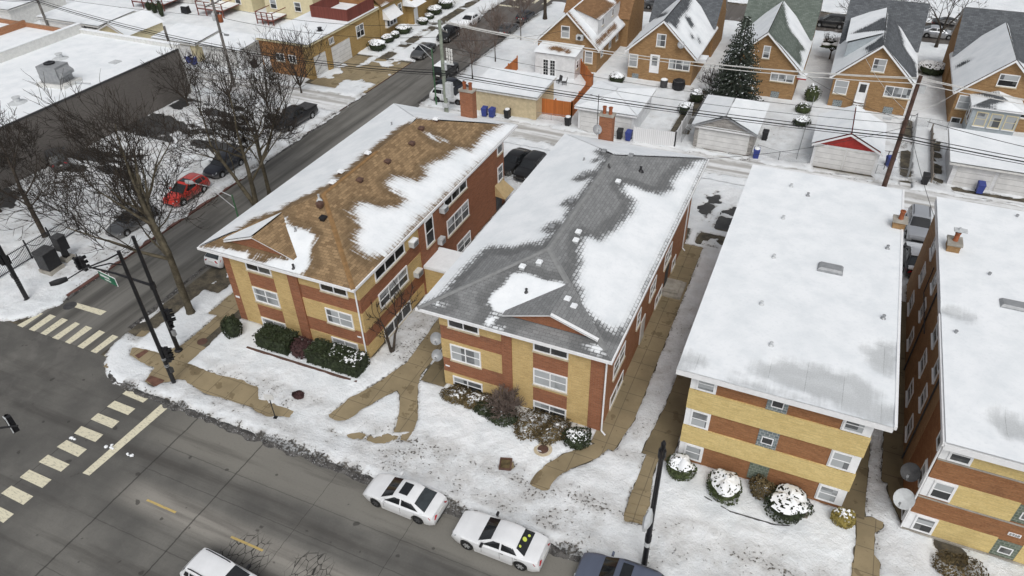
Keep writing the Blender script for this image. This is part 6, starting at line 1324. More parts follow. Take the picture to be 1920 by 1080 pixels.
    for a in K['ax']:
        for s in (1, -1):
            wme = tM.build('wheel', 'tyre', T, smooth=True, sharp=40) if (a, s) == (K['ax'][0], 1) else None
            if wme is None:
                wme = bpy.data.objects.new('wheel', CUR[0]); COL.objects.link(wme); wme.parent = T; CHILD.setdefault(T.name, []).append(wme)
            else: CUR = [wme.data, None]
            wme.location = (a, s*(hw-0.14), wr); wme.rotation_euler = (0, 0, 0 if s > 0 else math.pi)
            if CUR[1] is None:
                rb = rM.build('rim', [rim, 'black'], wme); CUR[1] = rb.data
            else: rb = link_obj('rim', CUR[1], wme)
    # lamps, bumpers, mirrors, handles
    for s in (1, -1):
        zf = top(L/2-0.12)-0.07; xf = L/2-0.10; hf = half(xf)
        m2 = MB(); P = [(L/2-0.02-0.12, s*hf*0.60, zf+0.02), (L/2-0.34, s*half(L/2-.34)*0.985, zf+0.09), (L/2-0.30, s*half(L/2-.3)*1.008, zf-0.03), (L/2-0.07, s*hf*0.97, zf-0.09), (L/2+0.004, s*hf*0.66, zf-0.10)]
        m2.poly(P if s > 0 else P[::-1]); m2.poly([(a-0.01, b, c-0.01) for a, b, c in (P[::-1] if s > 0 else P)]); m2.build('headlight', 'head', T)
        zt_ = top(-L/2+0.05)-0.06; hb = half(-L/2+0.08)
        m2 = MB(); P = [(-L/2-0.006, s*hb*0.52, zt_), (-L/2+0.32, s*half(-L/2+.32)*1.006, zt_+0.03), (-L/2+0.22, s*half(-L/2+.22)*1.012, zt_-0.13), (-L/2-0.008, s*hb*0.84, zt_-0.19), (-L/2-0.010, s*hb*0.62, zt_-0.12)]
        m2.poly(P if s < 0 else P[::-1]); m2.poly([(a+0.01, b, c-0.01) for a, b, c in (P[::-1] if s < 0 else P)]); m2.build('tail_light', 'tail', T)
        m2 = MB(); q = a0-0.35; m2.obox((q, s*(half(q)*0.95+0.12), zl+0.10), (0.06, 0.01*s, 0), (0, 0.11, 0), (0, 0, 0.075)); m2.build('mirror', paintm if trim is None else trim, T)
        m2 = MB()
        for q in (xb-0.22, xb-1.0 if kind != 'pickup' else xb-0.75): m2.box(q, q+0.17, s*half(q)*0.985-0.012, s*half(q)*0.985+0.016, zl-0.17, zl-0.135)
        m2.build('door_handle', trim or paintm, T)
        m2 = MB()
        for q in (xb, a0-0.28, c0+0.62 if kind in ('sedan', 'saloon', 'suv', 'hatch') else c1-0.1): m2.box(q-0.006, q+0.006, s*half(q)*0.99-0.02, s*half(q)*1.0+0.003, zb+0.20, zl-0.10)
        m2.build('door_seam', 'dark', T)
        m2 = MB(); q0, q1 = K['ax'][1]+arch+0.02, K['ax'][0]-arch-0.02; m2.box(q0, q1, s*hw*0.95-0.03, s*hw*0.95+0.03, zb-0.02, zb+0.07 if kind not in ('suv', 'offroad', 'pickup') else zb+0.10); m2.build('sill', 'dark' if kind in ('suv', 'offroad', 'pickup') else paintm, T)
        if rails: 
            m2 = MB(); m2.tube([(c1+0.15, s*wt*0.86, zr-0.02), (c1+0.35, s*wt*0.86, zr+0.045), (a1-0.45, s*wt*0.86, zr+0.045), (a1-0.2, s*wt*0.86, zr-0.02)], 0.028, 6); m2.build('roof_rail', rails, T)
    m2 = MB(); m2.box(L/2-0.05, L/2+0.012, -half(L/2)*0.62, half(L/2)*0.62, zb+0.10, zb+0.26); m2.build('grille', 'black', T)
    m2 = MB(); m2.box(-L/2-0.015, -L/2+0.04, -half(L/2)*0.75, half(L/2)*0.75, zb+0.06, zb+0.17); m2.build('rear_bumper', 'dark' if kind != 'saloon' else 'chrome', T)
    m2 = MB(); m2.box(-L/2-0.02, -L/2+0.02, -0.26, 0.26, 0.68 if kind != 'pickup' else 0.78, 0.82 if kind != 'pickup' else 0.92); m2.build('license_plate', 'offwhite', T)
    if sunroof: m2 = MB(); m2.hexa([(a1-0.75, -wt*0.62, zr-0.01), (a1-0.22, -wt*0.62, zr-0.03), (a1-0.22, wt*0.62, zr-0.03), (a1-0.75, wt*0.62, zr-0.01), (a1-0.75, -wt*0.62, zr+0.056), (a1-0.22, -wt*0.60, zr+0.046), (a1-0.22, wt*0.60, zr+0.046), (a1-0.75, wt*0.62, zr+0.056)]); m2.build('sunroof', 'car_glass', T)
    if stickers:
        g = surf(0, 1, 0, 0, 0.4, 0.6, 0.4, 0.6, 0.02)
        for (u, v, r) in ((0.52, 0.62, 0.13), (0.62, 0.42, 0.08), (0.36, 0.72, 0.07)):
            sfc = surf(0, 1, 0, 0, u-0.01, u+0.01, v-0.01, v+0.01, 0.022); c = np.mean(np.array(sfc.v), 0); e = np.array(sfc.v[8])-np.array(sfc.v[0]); e /= np.linalg.norm(e); f = np.array(sfc.v[18])-np.array(sfc.v[0]); f /= np.linalg.norm(f)
            m2 = MB(); m2.poly([tuple(c+r*(math.cos(t)*e+math.sin(t)*f)) for t in np.linspace(0, 2*math.pi, 13)[:-1]]); m2.build('sticker', 'sticker_yellow', T)
    if kind == 'pickup':
        m2 = MB(); m2.box(-2.80, -1.05, -hw*0.86, hw*0.86, 1.275, 1.31); m2.build('bed_cover', 'dark', T)
    if snow:
        rnd = random.Random(seed)
        def cap(x0, x1, w, zf, hh, nm):
            m2 = MB(); nx, ny = 9, 7; g = []
            for i in range(nx+1):
                for j in range(ny+1):
                    u, v = i/nx, j/ny; q = x0+(x1-x0)*u; yy = w*(2*v-1)*(1-0.1*rnd.random()*(i in (0, nx))); e = min(u, 1-u, v, 1-v)*6
                    g.append((q+rnd.uniform(-.02, .02), yy+rnd.uniform(-.02, .02), zf(q)+0.02+hh*min(1, e)*rnd.uniform(0.8, 1.1)))
            m2.add(g, [(i*(ny+1)+j, (i+1)*(ny+1)+j, (i+1)*(ny+1)+j+1, i*(ny+1)+j+1) for i in range(nx) for j in range(ny)]); m2.build('snow', 'snow', T, smooth=True)
        cap(c1+0.05, a1-0.05, wt*0.93, lambda q: zr, 0.10, 'snow')
        if snow > 1: cap(a0+0.05, L/2-0.15, hw*0.78, lambda q: top(q)+0.02, 0.08, 'snow')
        if snow > 2 and kind in ('sedan', 'saloon'): cap(-L/2+0.08, c0-0.05, hw*0.78, lambda q: top(q)+0.02, 0.08, 'snow')
        if snow > 2:
            cap(a1-0.02, a0-0.1, wt*0.9, lambda q: np.interp(q, [a1, a0], [zr-0.03, top(a0)])+0.02, 0.05, 'snow')
    return T
M['sticker_yellow'] = plain('sticker_yellow', (0.55, 0.62, 0.10), 0.5, 0.1)
def gp(u, v): return at(u, v, 0.0)
PI = math.pi
def axle_place(front, rear, kind, side):
    """position and heading from the visible near-side wheel contacts"""
    f, r = np.array(gp(*front)[:2]), np.array(gp(*rear)[:2]); d = (f-r)/np.linalg.norm(f-r); n = np.array([-d[1], d[0]])*side; hw = KINDS[kind]['W']/2
    K = KINDS[kind]; mid = (f+r)/2 - d*(K['ax'][0]+K['ax'][1])/2
    c = mid+n*(hw-0.1); return c[0], c[1], math.atan2(d[1], d[0])
x, y, a = axle_place((706, 949), (785, 981), 'sedan', -1); car('sedan', 'car_white', 'white sedan with dark sunroof parked at the kerb, nearest the crosswalk', x, y, a, rim='rim_dark', sunroof=True)
x, y, a = axle_place((876, 1029), (976, 1068), 'saloon', -1); car('saloon', 'car_white', 'white sedan with yellow stickers on its rear window at the kerb', x, y, a, trim='black', stickers=True, rear='car_glass')
x, y = at(1088, 1052, 0.7)[:2]; car('suv', 'car_blue', 'blue grey car with sunroof below the lamp post at the bottom edge', x+2.25, y-0.25, PI, sunroof=True, rails='dark')
x, y = at(380, 1050, 1.65)[:2]; car('suv', 'car_white', 'white car with black roof rails driving at the bottom left edge', x+1.25, y-0.15, -0.06, rails='black', trim='black', name='moving_car', group=None)
# side street, far kerb lane
def kerb(u0, v0, u1, v1, kind): return axle_place((u0, v0), (u1, v1), kind, -1)
x, y, a = axle_place((346, 389), (386, 362), 'suv', -1); car('suv', 'car_red', 'bright red car parked in snow beside the side street', x, y, a, sunroof=True, rails='light_metal', trim='car_red')
x, y, a = axle_place((546, 249), (588, 224), 'pickup', -1); car('pickup', 'car_black', 'black pickup truck with covered bed parked on the snowy verge', x, y, a, name='pickup_truck', cat='pickup truck')
car('suv', 'car_navy', 'dark car in the snow between the red car and the pickup', -52.6, 47.3, R_(-90), trim='chrome')
car('sedan', 'car_grey', 'grey sedan in the snow behind the bare corner tree', -53.1, 36.0, R_(-90), snow=0)
car('suv', 'car_grey', 'grey car nosed up to the grey store in the parking lot', -69.6, 41.9, R_(150))
# far part of the side street
car('sedan', 'car_grey', 'dark grey sedan at the far kerb nearest the yellow garage driveway', -50.2, 83.0, R_(-90))
car('suv', 'car_black', 'black car at the far kerb right behind the dark grey sedan', -50.1, 90.0, R_(-90))
car('sedan', 'car_white', 'white car with snowy hood at the far kerb farthest up the street', -50.1, 96.7, R_(-90), snow=2, seed=2)
car('offroad', 'car_black', 'black boxy offroad car with snow on its roof in the side street', -43.9, 77.6, R_(90), snow=1, seed=3)
car('sedan', 'car_navy', 'frosted black sedan parked across behind the white car by the pole', -40.6, 73.3, R_(-14))
car('suv', 'car_white', 'white car with black wheel trim beside the tall grey pole', -39.6, 70.45, R_(2), rails='dark', rim='rim_dark')
car('sedan', 'car_grey', 'grey sedan on the right kerb of the side street behind the young trees', -43.3, 95.2, R_(90))
car('hatch', 'car_navy', 'dark hatchback on the right kerb of the side street, farthest up', -43.2, 101.4, R_(90))
car('hatch', 'car_white', 'white car mostly hidden by the eave of the corner building', -41.9, 35.6, R_(90))
# behind the buildings
car('sedan', 'car_black', 'black sedan behind the brown roof building, next to its wall', -26.3, 58.6, R_(-97), rim='rim')
car('suv', 'car_black', 'black car between the brown and grey roofed buildings, farther right', -24.2, 57.9, R_(-95))
x, y = at(1712, 425, 1.0)[:2]; car('suv', 'car_silver', 'silver car in the gap behind the flat-roofed buildings', 9.75, 60.6, R_(-90), rails='dark')
car('sedan', 'car_black', 'black sedan buried under snow in front of the silver car', 9.6, 55.3, R_(92), snow=3, seed=5)
# far cross street
car('sedan', 'car_grey', 'grey sedan on the far street behind the cottage with white dormer', -26.3, 113.5, 0)
car('suv', 'car_black', 'black car on the far street right of the green roof', -1.5, 113.6, PI)
car('sedan', 'car_silver', 'silver sedan on the far street between the last two cottages', 12.2, 114.0, 0)
car('sedan', 'car_black', 'black sedan on the far side of the cross street at the top right', 13.8, 118.3, 0)
# ------------------------------------------------------------------ plants
def atx(u, v, x):
    d = ray(u, v); t = x/d[0]; return (x, t*d[1], CAM_H+t*d[2])
def leaf(mb, p, n, s, rnd, m=0):
    n = np.array(n, float); n /= np.linalg.norm(n)+1e-9
    a = np.cross(n, (rnd.uniform(-1, 1), rnd.uniform(-1, 1), rnd.uniform(-1, 1))); a /= np.linalg.norm(a)+1e-9; b = np.cross(n, a)
    p = np.array(p); mb.add([tuple(p-a*s-b*s*.5), tuple(p+a*s*.1-b*s), tuple(p+a*s+b*s*.4), tuple(p-a*s*.2+b*s)], [(0, 1, 2, 3)], m)
def fbm3(rnd_off, x, y, z): return float(vnoise(np.array([x*1.0+z*0.7+rnd_off]), np.array([y+z*0.5]), 2.2, 3)[0])
def shrub(label, x, y, r, h, leafm='leaf_dark', snow=0.75, seed=1, boxy=False, name='shrub', cat='bush', group=None, lx=None, rz=0.0, dens=1.0, spiky=0.0, z=0.1, inner=True):
    rnd = random.Random(seed); T = thing(name, label, cat, (x, y, z), rz, group); rx = lx or r; ry = r
    lump = lambda t, ph: 1+0.09*math.sin(2*t+seed*1.7)+0.07*math.sin(3*t+seed*2.9+2*ph)+0.05*math.sin(5*t+seed+3*ph)
    mb = MB(); n = int(900*dens*max(1, (rx+ry)*0.55))
    def surf(u, v):
        if boxy:
            f = rnd.random(); 
            if f < 0.45: return (u*rx, v*ry, h), (0, 0, 1)
            if f < 0.75: s = rnd.choice((-1, 1)); return (u*rx, s*ry, h*(v*.5+.5)), (0, s, 0.2)
            s = rnd.choice((-1, 1)); return (s*rx, u*ry, h*(v*.5+.5)), (s, 0, 0.2)
        t = math.pi*(u+1); ph = math.asin(v*0.5+0.5)-0.0 if rnd.random() < 0.75 else rnd.uniform(-0.7, 0.1)
        c = math.cos(ph); w_ = lump(t, ph); return (rx*w_*c*math.cos(t), ry*w_*c*math.sin(t), h*(0.45+0.55*math.sin(ph))*(0.5+0.5*w_)), (c*math.cos(t), c*math.sin(t), math.sin(ph)+.1)
    if inner:
        if boxy: mb.box(-rx*.93, rx*.93, -ry*.93, ry*.93, 0, h*.93)
        else: mb.blob((0, 0, h*.45), (rx*.86, ry*.86, h*.48), 14, 8, 0, 0.05, rnd)
    for i in range(n):
        p, nn = surf(rnd.uniform(-1, 1), rnd.uniform(-1, 1)); k = 1+rnd.uniform(-0.06, 0.05)
        if spiky: k += spiky*rnd.random()
        nn = (nn[0]+rnd.uniform(-.8, .8), nn[1]+rnd.uniform(-.8, .8), nn[2]+rnd.uniform(-.6, .8)); leaf(mb, (p[0]*k, p[1]*k, p[2]*(k if p[2] > 0.2 else 1)), nn, rnd.uniform(0.035, 0.075), rnd)
    mb.build('foliage', leafm, T)
    if snow > 0:
        m2 = MB(); N, R = 40, 15; off = seed*3.7
        pts = []
        for i in range(R+1):
            for j in range(N):
                t = 2*math.pi*j/N; q = i/R
                if boxy:
                    a, b = math.cos(t), math.sin(t); k = q/max(abs(a), abs(b)); px_, py_, pz = a*k*rx*0.96, b*k*ry*0.96, h+0.035
                else:
                    ph = math.pi/2-q*(1.05); w_ = lump(t, ph) if q > 0.05 else 1.0; px_, py_, pz = rx*w_*math.cos(ph)*math.cos(t), ry*w_*math.cos(ph)*math.sin(t), h*(0.45+0.55*math.sin(ph))*(0.5+0.5*w_)+0.05+0.05*(1-q)
                j_ = vnoise(np.array([px_*2.1+off]), np.array([py_*2.1]), 1.5, 3)[0]-.5
                pts.append((px_+j_*.08, py_+j_*.08, pz+j_*.10))
        fs = []
        for i in range(R):
            for j in range(N):
                q = [i*N+j, i*N+(j+1) % N, (i+1)*N+(j+1) % N, (i+1)*N+j]; c = np.mean([pts[k] for k in q], 0)
                nz = vnoise(np.array([c[0]*3.4+off*2]), np.array([c[1]*3.4+c[2]*2]), 2.6, 3)[0]
                edge = i/R
                if nz < 0.30+snow*0.42-0.12*edge: fs.append(tuple(q[::-1]) if True else tuple(q))
        m2.add(pts, [f[::-1] for f in fs]); 
        for f in list(m2.f): pass
        m2.build('snow', 'snow', T, smooth=True)
    return T
ZG = 0.11
# clipped hedge in front of the brown-roofed building
hx = [(-31.75, 'first clipped box of the dark hedge from the egg shaped bush'), (-30.45, 'second clipped box of the dark hedge beside the purple shrub'), (-27.45, 'clipped dark hedge box right of the purple shrub'), (-26.05, 'clipped dark hedge box flecked with snow, last but one to the right'), (-24.72, 'clipped hedge box with most snow flecks, nearest the building corner')]
for i, (x, lab) in enumerate(hx): shrub(lab, x, 28.15, 0.78, 1.15, seed=10+i, boxy=True, lx=0.70, snow=(-0.1 if i < 3 else 0.12) if i < 4 else 0.42, name='hedge', cat='hedge', group='clipped hedge along the brick front', dens=1.5)
shrub('purplish bare shrub in the middle of the dark hedge', -29.0, 28.1, 0.72, 1.15, 'leaf_red', 0, 21, dens=1.4, spiky=0.12)
shrub('dark egg shaped evergreen by the corner sidewalk', -34.75, 27.75, 0.62, 1.75, 'leaf_dark', 0, 22, dens=1.6)
# flat roof building, front
shrub('round snow-capped bush behind the street lamp pole', -2.55, 28.1, 0.80, 1.25, 'leaf_mid', 0.98, 31, group='snow-capped round bushes')
shrub('large round snow-capped bush left of the green glass block', 0.0, 27.75, 1.0, 1.2, 'leaf_mid', 1.05, 32, group='snow-capped round bushes')
shrub('largest snow-capped bush beside the low concrete post', 3.35, 27.9, 1.15, 1.25, 'leaf_dark', 0.98, 33, lx=1.2, group='snow-capped round bushes')
shrub('snowy yellow-leaved bush at the corner of the flat-roofed building', 6.2, 28.25, 0.55, 1.0, 'leaf_yellow', 0.5, 34)
shrub('loose brownish shrub under the green glass block panel', 1.9, 28.5, 0.55, 0.9, 'leaf_brown', 0.15, 35, spiky=0.3, inner=False)
# grey roof building, front
for i, (x, y, r, h, m, s, lab) in enumerate(((-17.2, 28.55, 0.60, 0.45, 'leaf_brown', 0.6, 'low snowy shrub under the left basement window of the grey-roofed building'), (-15.85, 28.6, 0.62, 0.42, 'leaf_brown', 0.62, 'low brown shrub with a strip of snow under the basement window'), (-14.7, 28.3, 0.60, 0.45, 'leaf_dark', 0.05, 'low dark shrub left of the grey bare bush'), (-13.7, 28.0, 0.60, 0.5, 'leaf_dark', 0.1, 'low dark shrub at the foot of the grey bare bush'), (-11.7, 28.2, 0.85, 0.4, 'leaf_brown', 0.12, 'low brown ground shrub under the right basement window'), (-10.3, 28.05, 0.7, 0.55, 'leaf_brown', 0.25, 'low green shrub between the brown shrub and the round snowy bush'), (-8.75, 27.95, 0.75, 0.95, 'leaf_dark', 0.70, 'round snow-topped bush at the corner by the walk'))):
    shrub(lab, x, y, r, h, m, s, 40+i, spiky=0.35 if i < 6 else 0.12, inner=i == 6, lx=r*1.35 if i < 6 else r, rz=0.2*i, dens=1.3)
shrub('dead brown shrub and stump on the lawn at the lower right', 11.75, 27.6, 0.75, 0.5, 'leaf_brown', 0, 52, spiky=0.25, inner=False, lx=1.0)
shrub('reddish leafy clump on the snow behind the small sign', -26.75, 24.6, 0.36, 0.3, 'leaf_red', 0, 53, inner=False)
# along the side street and in the yards
for i, (x, y, r, h, lab) in enumerate(((-56.9, 82.2, 1.25, 1.3, 'largest snowy round bush beside the garage driveway'), (-57.3, 85.4, 1.0, 1.0, 'snowy round bush behind the largest one under the awning'), (-57.2, 87.2, 0.8, 0.9, 'small snowy round bush below the first white awning'), (-57.0, 89.4, 1.15, 1.2, 'snowy round bush left of the white side door'), (-56.4, 93.9, 0.85, 0.9, 'snowy bush right of the white side door'), (-56.7, 96.4, 0.75, 0.8, 'small snowy bush second from the white side door'), (-57.0, 98.6, 1.2, 1.3, 'snowy bush under the wide white awning'), (-56.9, 102.0, 1.3, 1.4, 'farthest snowy bush along the side street house'))):
    shrub(lab, x, y, r, h, 'leaf_dark', 1.0, 60+i, group='snowy bushes along the side street', dens=0.5)
for i, (x, y, r, h, lab) in enumerate(((-23.3, 82.6, 1.0, 1.25, 'dark bush with snow top between the two left cottages'), (-13.2, 80.6, 0.75, 1.4, 'snow-topped pot shaped bush by the yard fence'), (-13.6, 76.9, 0.8, 1.3, 'snow-topped bush by the yard fence behind the garage'), (-1.2, 85.4, 0.85, 1.9, 'green leafy bush with snow beside the green roof cottage'), (-1.7, 81.9, 0.9, 1.0, 'snow-covered bush nearest the green leafy one'), (-1.5, 78.4, 0.9, 1.0, 'snow-covered round bush nearest the alley'), (11.3, 99.0, 1.6, 1.4, 'wide snowy bush between the last two cottages'))):
    shrub(lab, x, y, r, h, 'leaf_mid' if 'green' in lab else 'leaf_dark', 1.0 if 'green leafy' not in lab else 0.3, 80+i, dens=0.5)
# spruce
def spruce(x, y, H, R, label, seed=3):
    rnd = random.Random(seed); T = thing('spruce_tree', label, 'spruce', (x, y, 0.1)); mb = MB(); ms = MB()
    m0 = MB(); m0.tube([(0, 0, 0), (0, 0, H*.5), (0.05, 0, H*.97)], [0.22, 0.13, 0.02], 8); m0.build('trunk', 'bark', T)
    z = 0.35; 
    while z < H*0.985:
        t = z/H; r = R*(1-t)**0.64*(0.92+0.08*math.sin(z*7)); nb = max(5, int(19*(1-t)+5)); a0 = rnd.uniform(0, 6.3)
        for k in range(nb):
            a = a0+2*math.pi*k/nb+rnd.uniform(-.18, .18); L = r*rnd.uniform(0.72, 1.10); c, s = math.cos(a), math.sin(a); droop = rnd.uniform(0.10, 0.28)
            n = max(3, int(L/0.22))
            for i in range(1, n+1):
                q = i/n
                if q < 0.25 and t < 0.85: continue
                d = L*q; zz = z-droop*d+0.10*d*q*q+rnd.uniform(-.06, .06); w = 0.30*(1.15-q*0.55)*(0.6+0.4*(1-t))
                for s2 in (-1, 1):
                    sa = a+s2*rnd.uniform(.4, 1.0); p = np.array((c*d, s*d, zz)); dv = np.array((math.cos(sa), math.sin(sa), rnd.uniform(-.35, .1)))*w*rnd.uniform(.9, 1.5); sv = np.array((-math.sin(sa), math.cos(sa), rnd.uniform(-.3, .3)))*w*0.32
                    mb.add([tuple(p-sv*.5), tuple(p+dv*.55-sv), tuple(p+dv), tuple(p+dv*.5+sv)], [(0, 1, 2, 3)]); mb.add([tuple(p), tuple(p+dv*.6+np.array((0, 0, -.12))), tuple(p+dv*1.05), tuple(p+dv*.5+np.array((0, 0, .07)))], [(0, 1, 2, 3)])
                    lowk = 0.07 if t > 0.13 else 0.45
                    if rnd.random() < lowk and q > 0.45:
                        u = np.array((0, 0, .055)); m = 0.9; ms.add([tuple(p-sv*m+u), tuple(p+dv*.5-sv*m+u), tuple(p+dv*.95+u), tuple(p+dv*.5+sv*m+u*1.6), tuple(p+sv*m+u)], [(0, 1, 2, 3, 4)])
        z += 0.30*(1-t*0.35)
    mb.build('needles', 'spruce', T); ms.build('snow', 'snow', T); return T
sp = aty(1411, 27, 80.9)
spruce(-9.2, 80.7, sp[2]-0.1, 3.4, 'tall dark spruce dusted with snow between two brick cottages')
# bare trees
def bare_tree(name, label, x, y, limbs, r0, seed, depth=5, trunk=None, barkm='bark', twigm='twig', L0=3.4, group=None, spread=0.62, sides=6, lean=(0, 0), up=0.10, kids=(3, 4), dens=1.0):
    rnd = random.Random(seed); T = thing(name, label, 'tree', (x, y, 0.05), 0, group); mt, mc = MB(), MB()
    def grow(p, d, L, r, dep):
        n = 4 if dep > 2 else 3; pts = [np.array(p)]; dd = np.array(d, float); dd /= np.linalg.norm(dd)
        for i in range(n):
            dd = dd+np.array((rnd.uniform(-1, 1), rnd.uniform(-1, 1), rnd.uniform(-1, 1)))*(0.17 if dep > 2 else 0.26)+np.array((lean[0]*.03, lean[1]*.03, up*(0.6 if dep > 1 else 1.2)))
            dd /= np.linalg.norm(dd); pts.append(pts[-1]+dd*L/n)
        re = r*(0.60 if dep > 0 else 0.35); rs = [r+(re-r)*i/n for i in range(n+1)]
        (mt if r > 0.055 else mc).tube(pts, rs, sides if r > 0.055 else 3, cap=False)
        if dep == 0: return
        nk = rnd.randint(*kids)
        for k in range(nk):
            if k == 0: t = 1.0; q = pts[-1]; base = dd; ang = rnd.uniform(0.05, 0.35)
            else:
                t = rnd.uniform(0.35, 1.0); i = min(int(t*n), n-1); q = pts[i]+(pts[i+1]-pts[i])*(t*n-i); base = pts[i+1]-pts[i]; base = base/np.linalg.norm(base); ang = rnd.uniform(0.45, 1.15)*spread/0.62
            ax = np.cross(base, (rnd.uniform(-1, 1), rnd.uniform(-1, 1), rnd.uniform(-1, 1))); ax /= np.linalg.norm(ax)+1e-9
            nd = base*math.cos(ang)+ax*math.sin(ang); rr = r+(re-r)*t
            grow(q, nd, L*rnd.uniform(0.55, 0.82), max(0.021, rr*(rnd.uniform(0.74, 0.92) if k == 0 else rnd.uniform(0.46, 0.74))), dep-1)
    if trunk:
        n = len(trunk); mt.tube(trunk, [r0*1.35]+[r0*(1-0.28*i/(n-1)) for i in range(1, n)], 9, cap=False)
    for (p, d, L, r) in limbs: grow(p, d, L, r, depth)
    mt.build('trunk', barkm, T, smooth=True); mc.build('branches', twigm, T); return T
x, y = at(358, 588)[:2]
bare_tree('bare_tree', 'large bare tree with greenish trunk on the snowy corner verge', x, y,
    [((0, 0, 5.3), (-0.75, 0.15, 0.75), 4.6, 0.23), ((0, 0, 5.5), (-0.28, 0.12, 1), 4.4, 0.23), ((-0.05, 0, 5.0), (-0.75, -0.35, 0.35), 4.2, 0.14), ((0, 0.0, 5.5), (-0.7, 0.5, 0.7), 4.2, 0.16), ((0, 0.1, 4.2), (-0.9, 0.45, 0.35), 3.6, 0.11), ((0, 0, 5.4), (-0.85, 0.2, 0.5), 4.2, 0.13)], 0.30, 5, 5,
    [(0.05, 0, -0.1), (0.02, 0, 0.5), (-0.02, 0, 2.5), (0.0, 0, 4.2), (0, 0, 5.6)], 'bark_green', lean=(-1.6, 1.0), kids=(3, 4))
x, y = at(482, 390)[:2]
bare_tree('bare_tree', 'bare tree forked at its foot beside the grey side street', x, y,
    [((-1.1, -0.1, 2.0), (-0.65, 0.1, 0.8), 4.6, 0.18), ((0.02, 0.1, 3.0), (0.0, 0.15, 1), 4.2, 0.19), ((0.0, 0.1, 2.6), (0.35, 0.4, 0.8), 3.4, 0.12), ((-0.9, 0, 1.8), (-0.85, 0.5, 0.6), 3.8, 0.12)], 0.26, 8, 5,
    [(0, 0, -0.1), (0, 0.02, 0.6), (0.02, 0.1, 2), (0.02, 0.1, 3.1)], 'bark_green', lean=(-1.2, 0.8), kids=(3, 4))
TT = bpy.data.objects['bare_tree.001']; mb = MB(); mb.tube([(0, 0, 0), (-0.4, -0.03, 0.8), (-1.1, -0.1, 2.05)], [0.26, 0.21, 0.18], 8); mb.build('limb', 'bark_green', TT, smooth=True)
x, y = at(506, 366)[:2]
bare_tree('bare_tree', 'slender bare tree right behind the forked one at the roof edge', x, y,
    [((0, 0, 3.6), (0.55, 0.55, 0.9), 4.0, 0.16), ((0, 0, 3.4), (-0.35, 0.3, 0.9), 2.8, 0.13), ((0, 0, 2.6), (-0.7, 0.2, 0.6), 2.4, 0.08), ((0, 0, 3.5), (0.15, 0.1, 1), 3.4, 0.15)], 0.21, 11, 5,
    [(0, 0, -0.1), (0, 0, 0.5), (0.02, 0, 2), (0, 0, 3.7)], 'bark_green', lean=(-0.4, 0.6), kids=(3, 4))
x, y = at(86, 446)[:2]
bare_tree('bare_tree', 'dark bare tree behind the iron fence by the utility cabinets', x, y,
    [((-0.2, 0, 4.6), (-0.25, 0.1, 1), 3.2, 0.15), ((0, 0, 3.2), (0.7, 0.2, 0.6), 2.6, 0.08), ((0, 0, 3.0), (-0.8, 0, 0.5), 2.8, 0.08), ((-0.1, 0, 4.2), (0.5, 0.6, 0.6), 2.6, 0.08), ((-0.1, 0, 3.9), (-0.5, -0.5, 0.6), 2.4, 0.07)], 0.24, 17, 5,
    [(0, 0, -0.1), (0, 0, 0.5), (-0.1, 0, 2.5), (-0.2, 0, 4.7)], lean=(-0.3, 0.3), kids=(3, 4))
bare_tree('bare_tree', 'bare dark tree at the far left edge against the grey store', -66.5, 33.0,
    [((0, 0, 3.4), (-0.1, 0.1, 1), 3.2, 0.14), ((0, 0, 2.6), (0.6, 0.3, 0.7), 2.8, 0.09), ((0, 0, 3.0), (-0.6, 0, 0.7), 2.6, 0.09), ((0, 0, 3.2), (0.2, -0.5, 0.8), 2.4, 0.08)], 0.2, 19, 5, [(0, 0, -0.1), (0, 0, 1), (0, 0, 3.5)], kids=(3, 4))
for i, (x, y, h, lab) in enumerate(((-67.6, 58.0, 2.4, 'thin bare tree against the corner of the grey store'), (-63.5, 60.5, 2.4, 'bare shrubby tree behind the wet parking lot'), (-58.5, 61.0, 2.6, 'bare spreading tree between the parking lot and the pickup'), (-57.6, 66.2, 3.0, 'bare tree in front of the orange brick garage wall'))):
    bare_tree('bare_tree', lab, x, y, [((0, 0, 0.9), (a, b, 1), h, 0.075) for a, b in ((-.4, .2), (.4, .3), (0, -.4), (.15, .5), (-.1, 0), (-.6, -.3), (.6, -.2))], 0.11, 23+i, 4, [(0, 0, -0.1), (0, 0, 0.5), (0, 0, 1.0)], kids=(2, 4), group='small bare trees around the parking lot')
for i, (x, y, h, lab) in enumerate(((-40.1, 77.3, 2.2, 'young bare street tree nearest the tall grey pole'), (-40.0, 83.8, 2.4, 'young bare street tree second from the tall grey pole'), (-40.1, 92.4, 2.3, 'young bare street tree beside the cottage with the white extension'))):
    bare_tree('bare_tree', lab, x, y, [((0, 0, 1.9), (a, b, 1.6), h, 0.045) for a, b in ((-.4, .2), (.4, .3), (0, -.4), (.15, .5), (-.1, 0), (0.5, -0.2))], 0.075, 33+i, 3, [(0, 0, -0.1), (0, 0, 1.0), (0, 0, 2.0)], twigm='twig_grey', barkm='bark', kids=(3, 5), up=0.2, group='young street trees')
bare_tree('bare_tree', 'thick old tree trunk by the far end of the side street', -40.4, 102.2, [((0, 0, 3.6), (a, b, 1.4), 3.2, 0.2) for a, b in ((-.4, .2), (.4, .3), (0, -.4))], 0.3, 41, 4, [(0, 0, -0.1), (0, 0, 1.0), (0, 0, 3.8)])
bare_tree('bare_tree', 'bare twisted tree at the top edge between the two right cottages', 4.0, 106.5, [((0, 0, 1.2), (a, b, 0.8), 3.2, 0.13) for a, b in ((-.8, .2), (.8, .3), (0, -.4), (0.3, 0.5))], 0.2, 43, 4, [(0, 0, -0.1), (0, 0, 0.8), (0, 0, 1.3)])
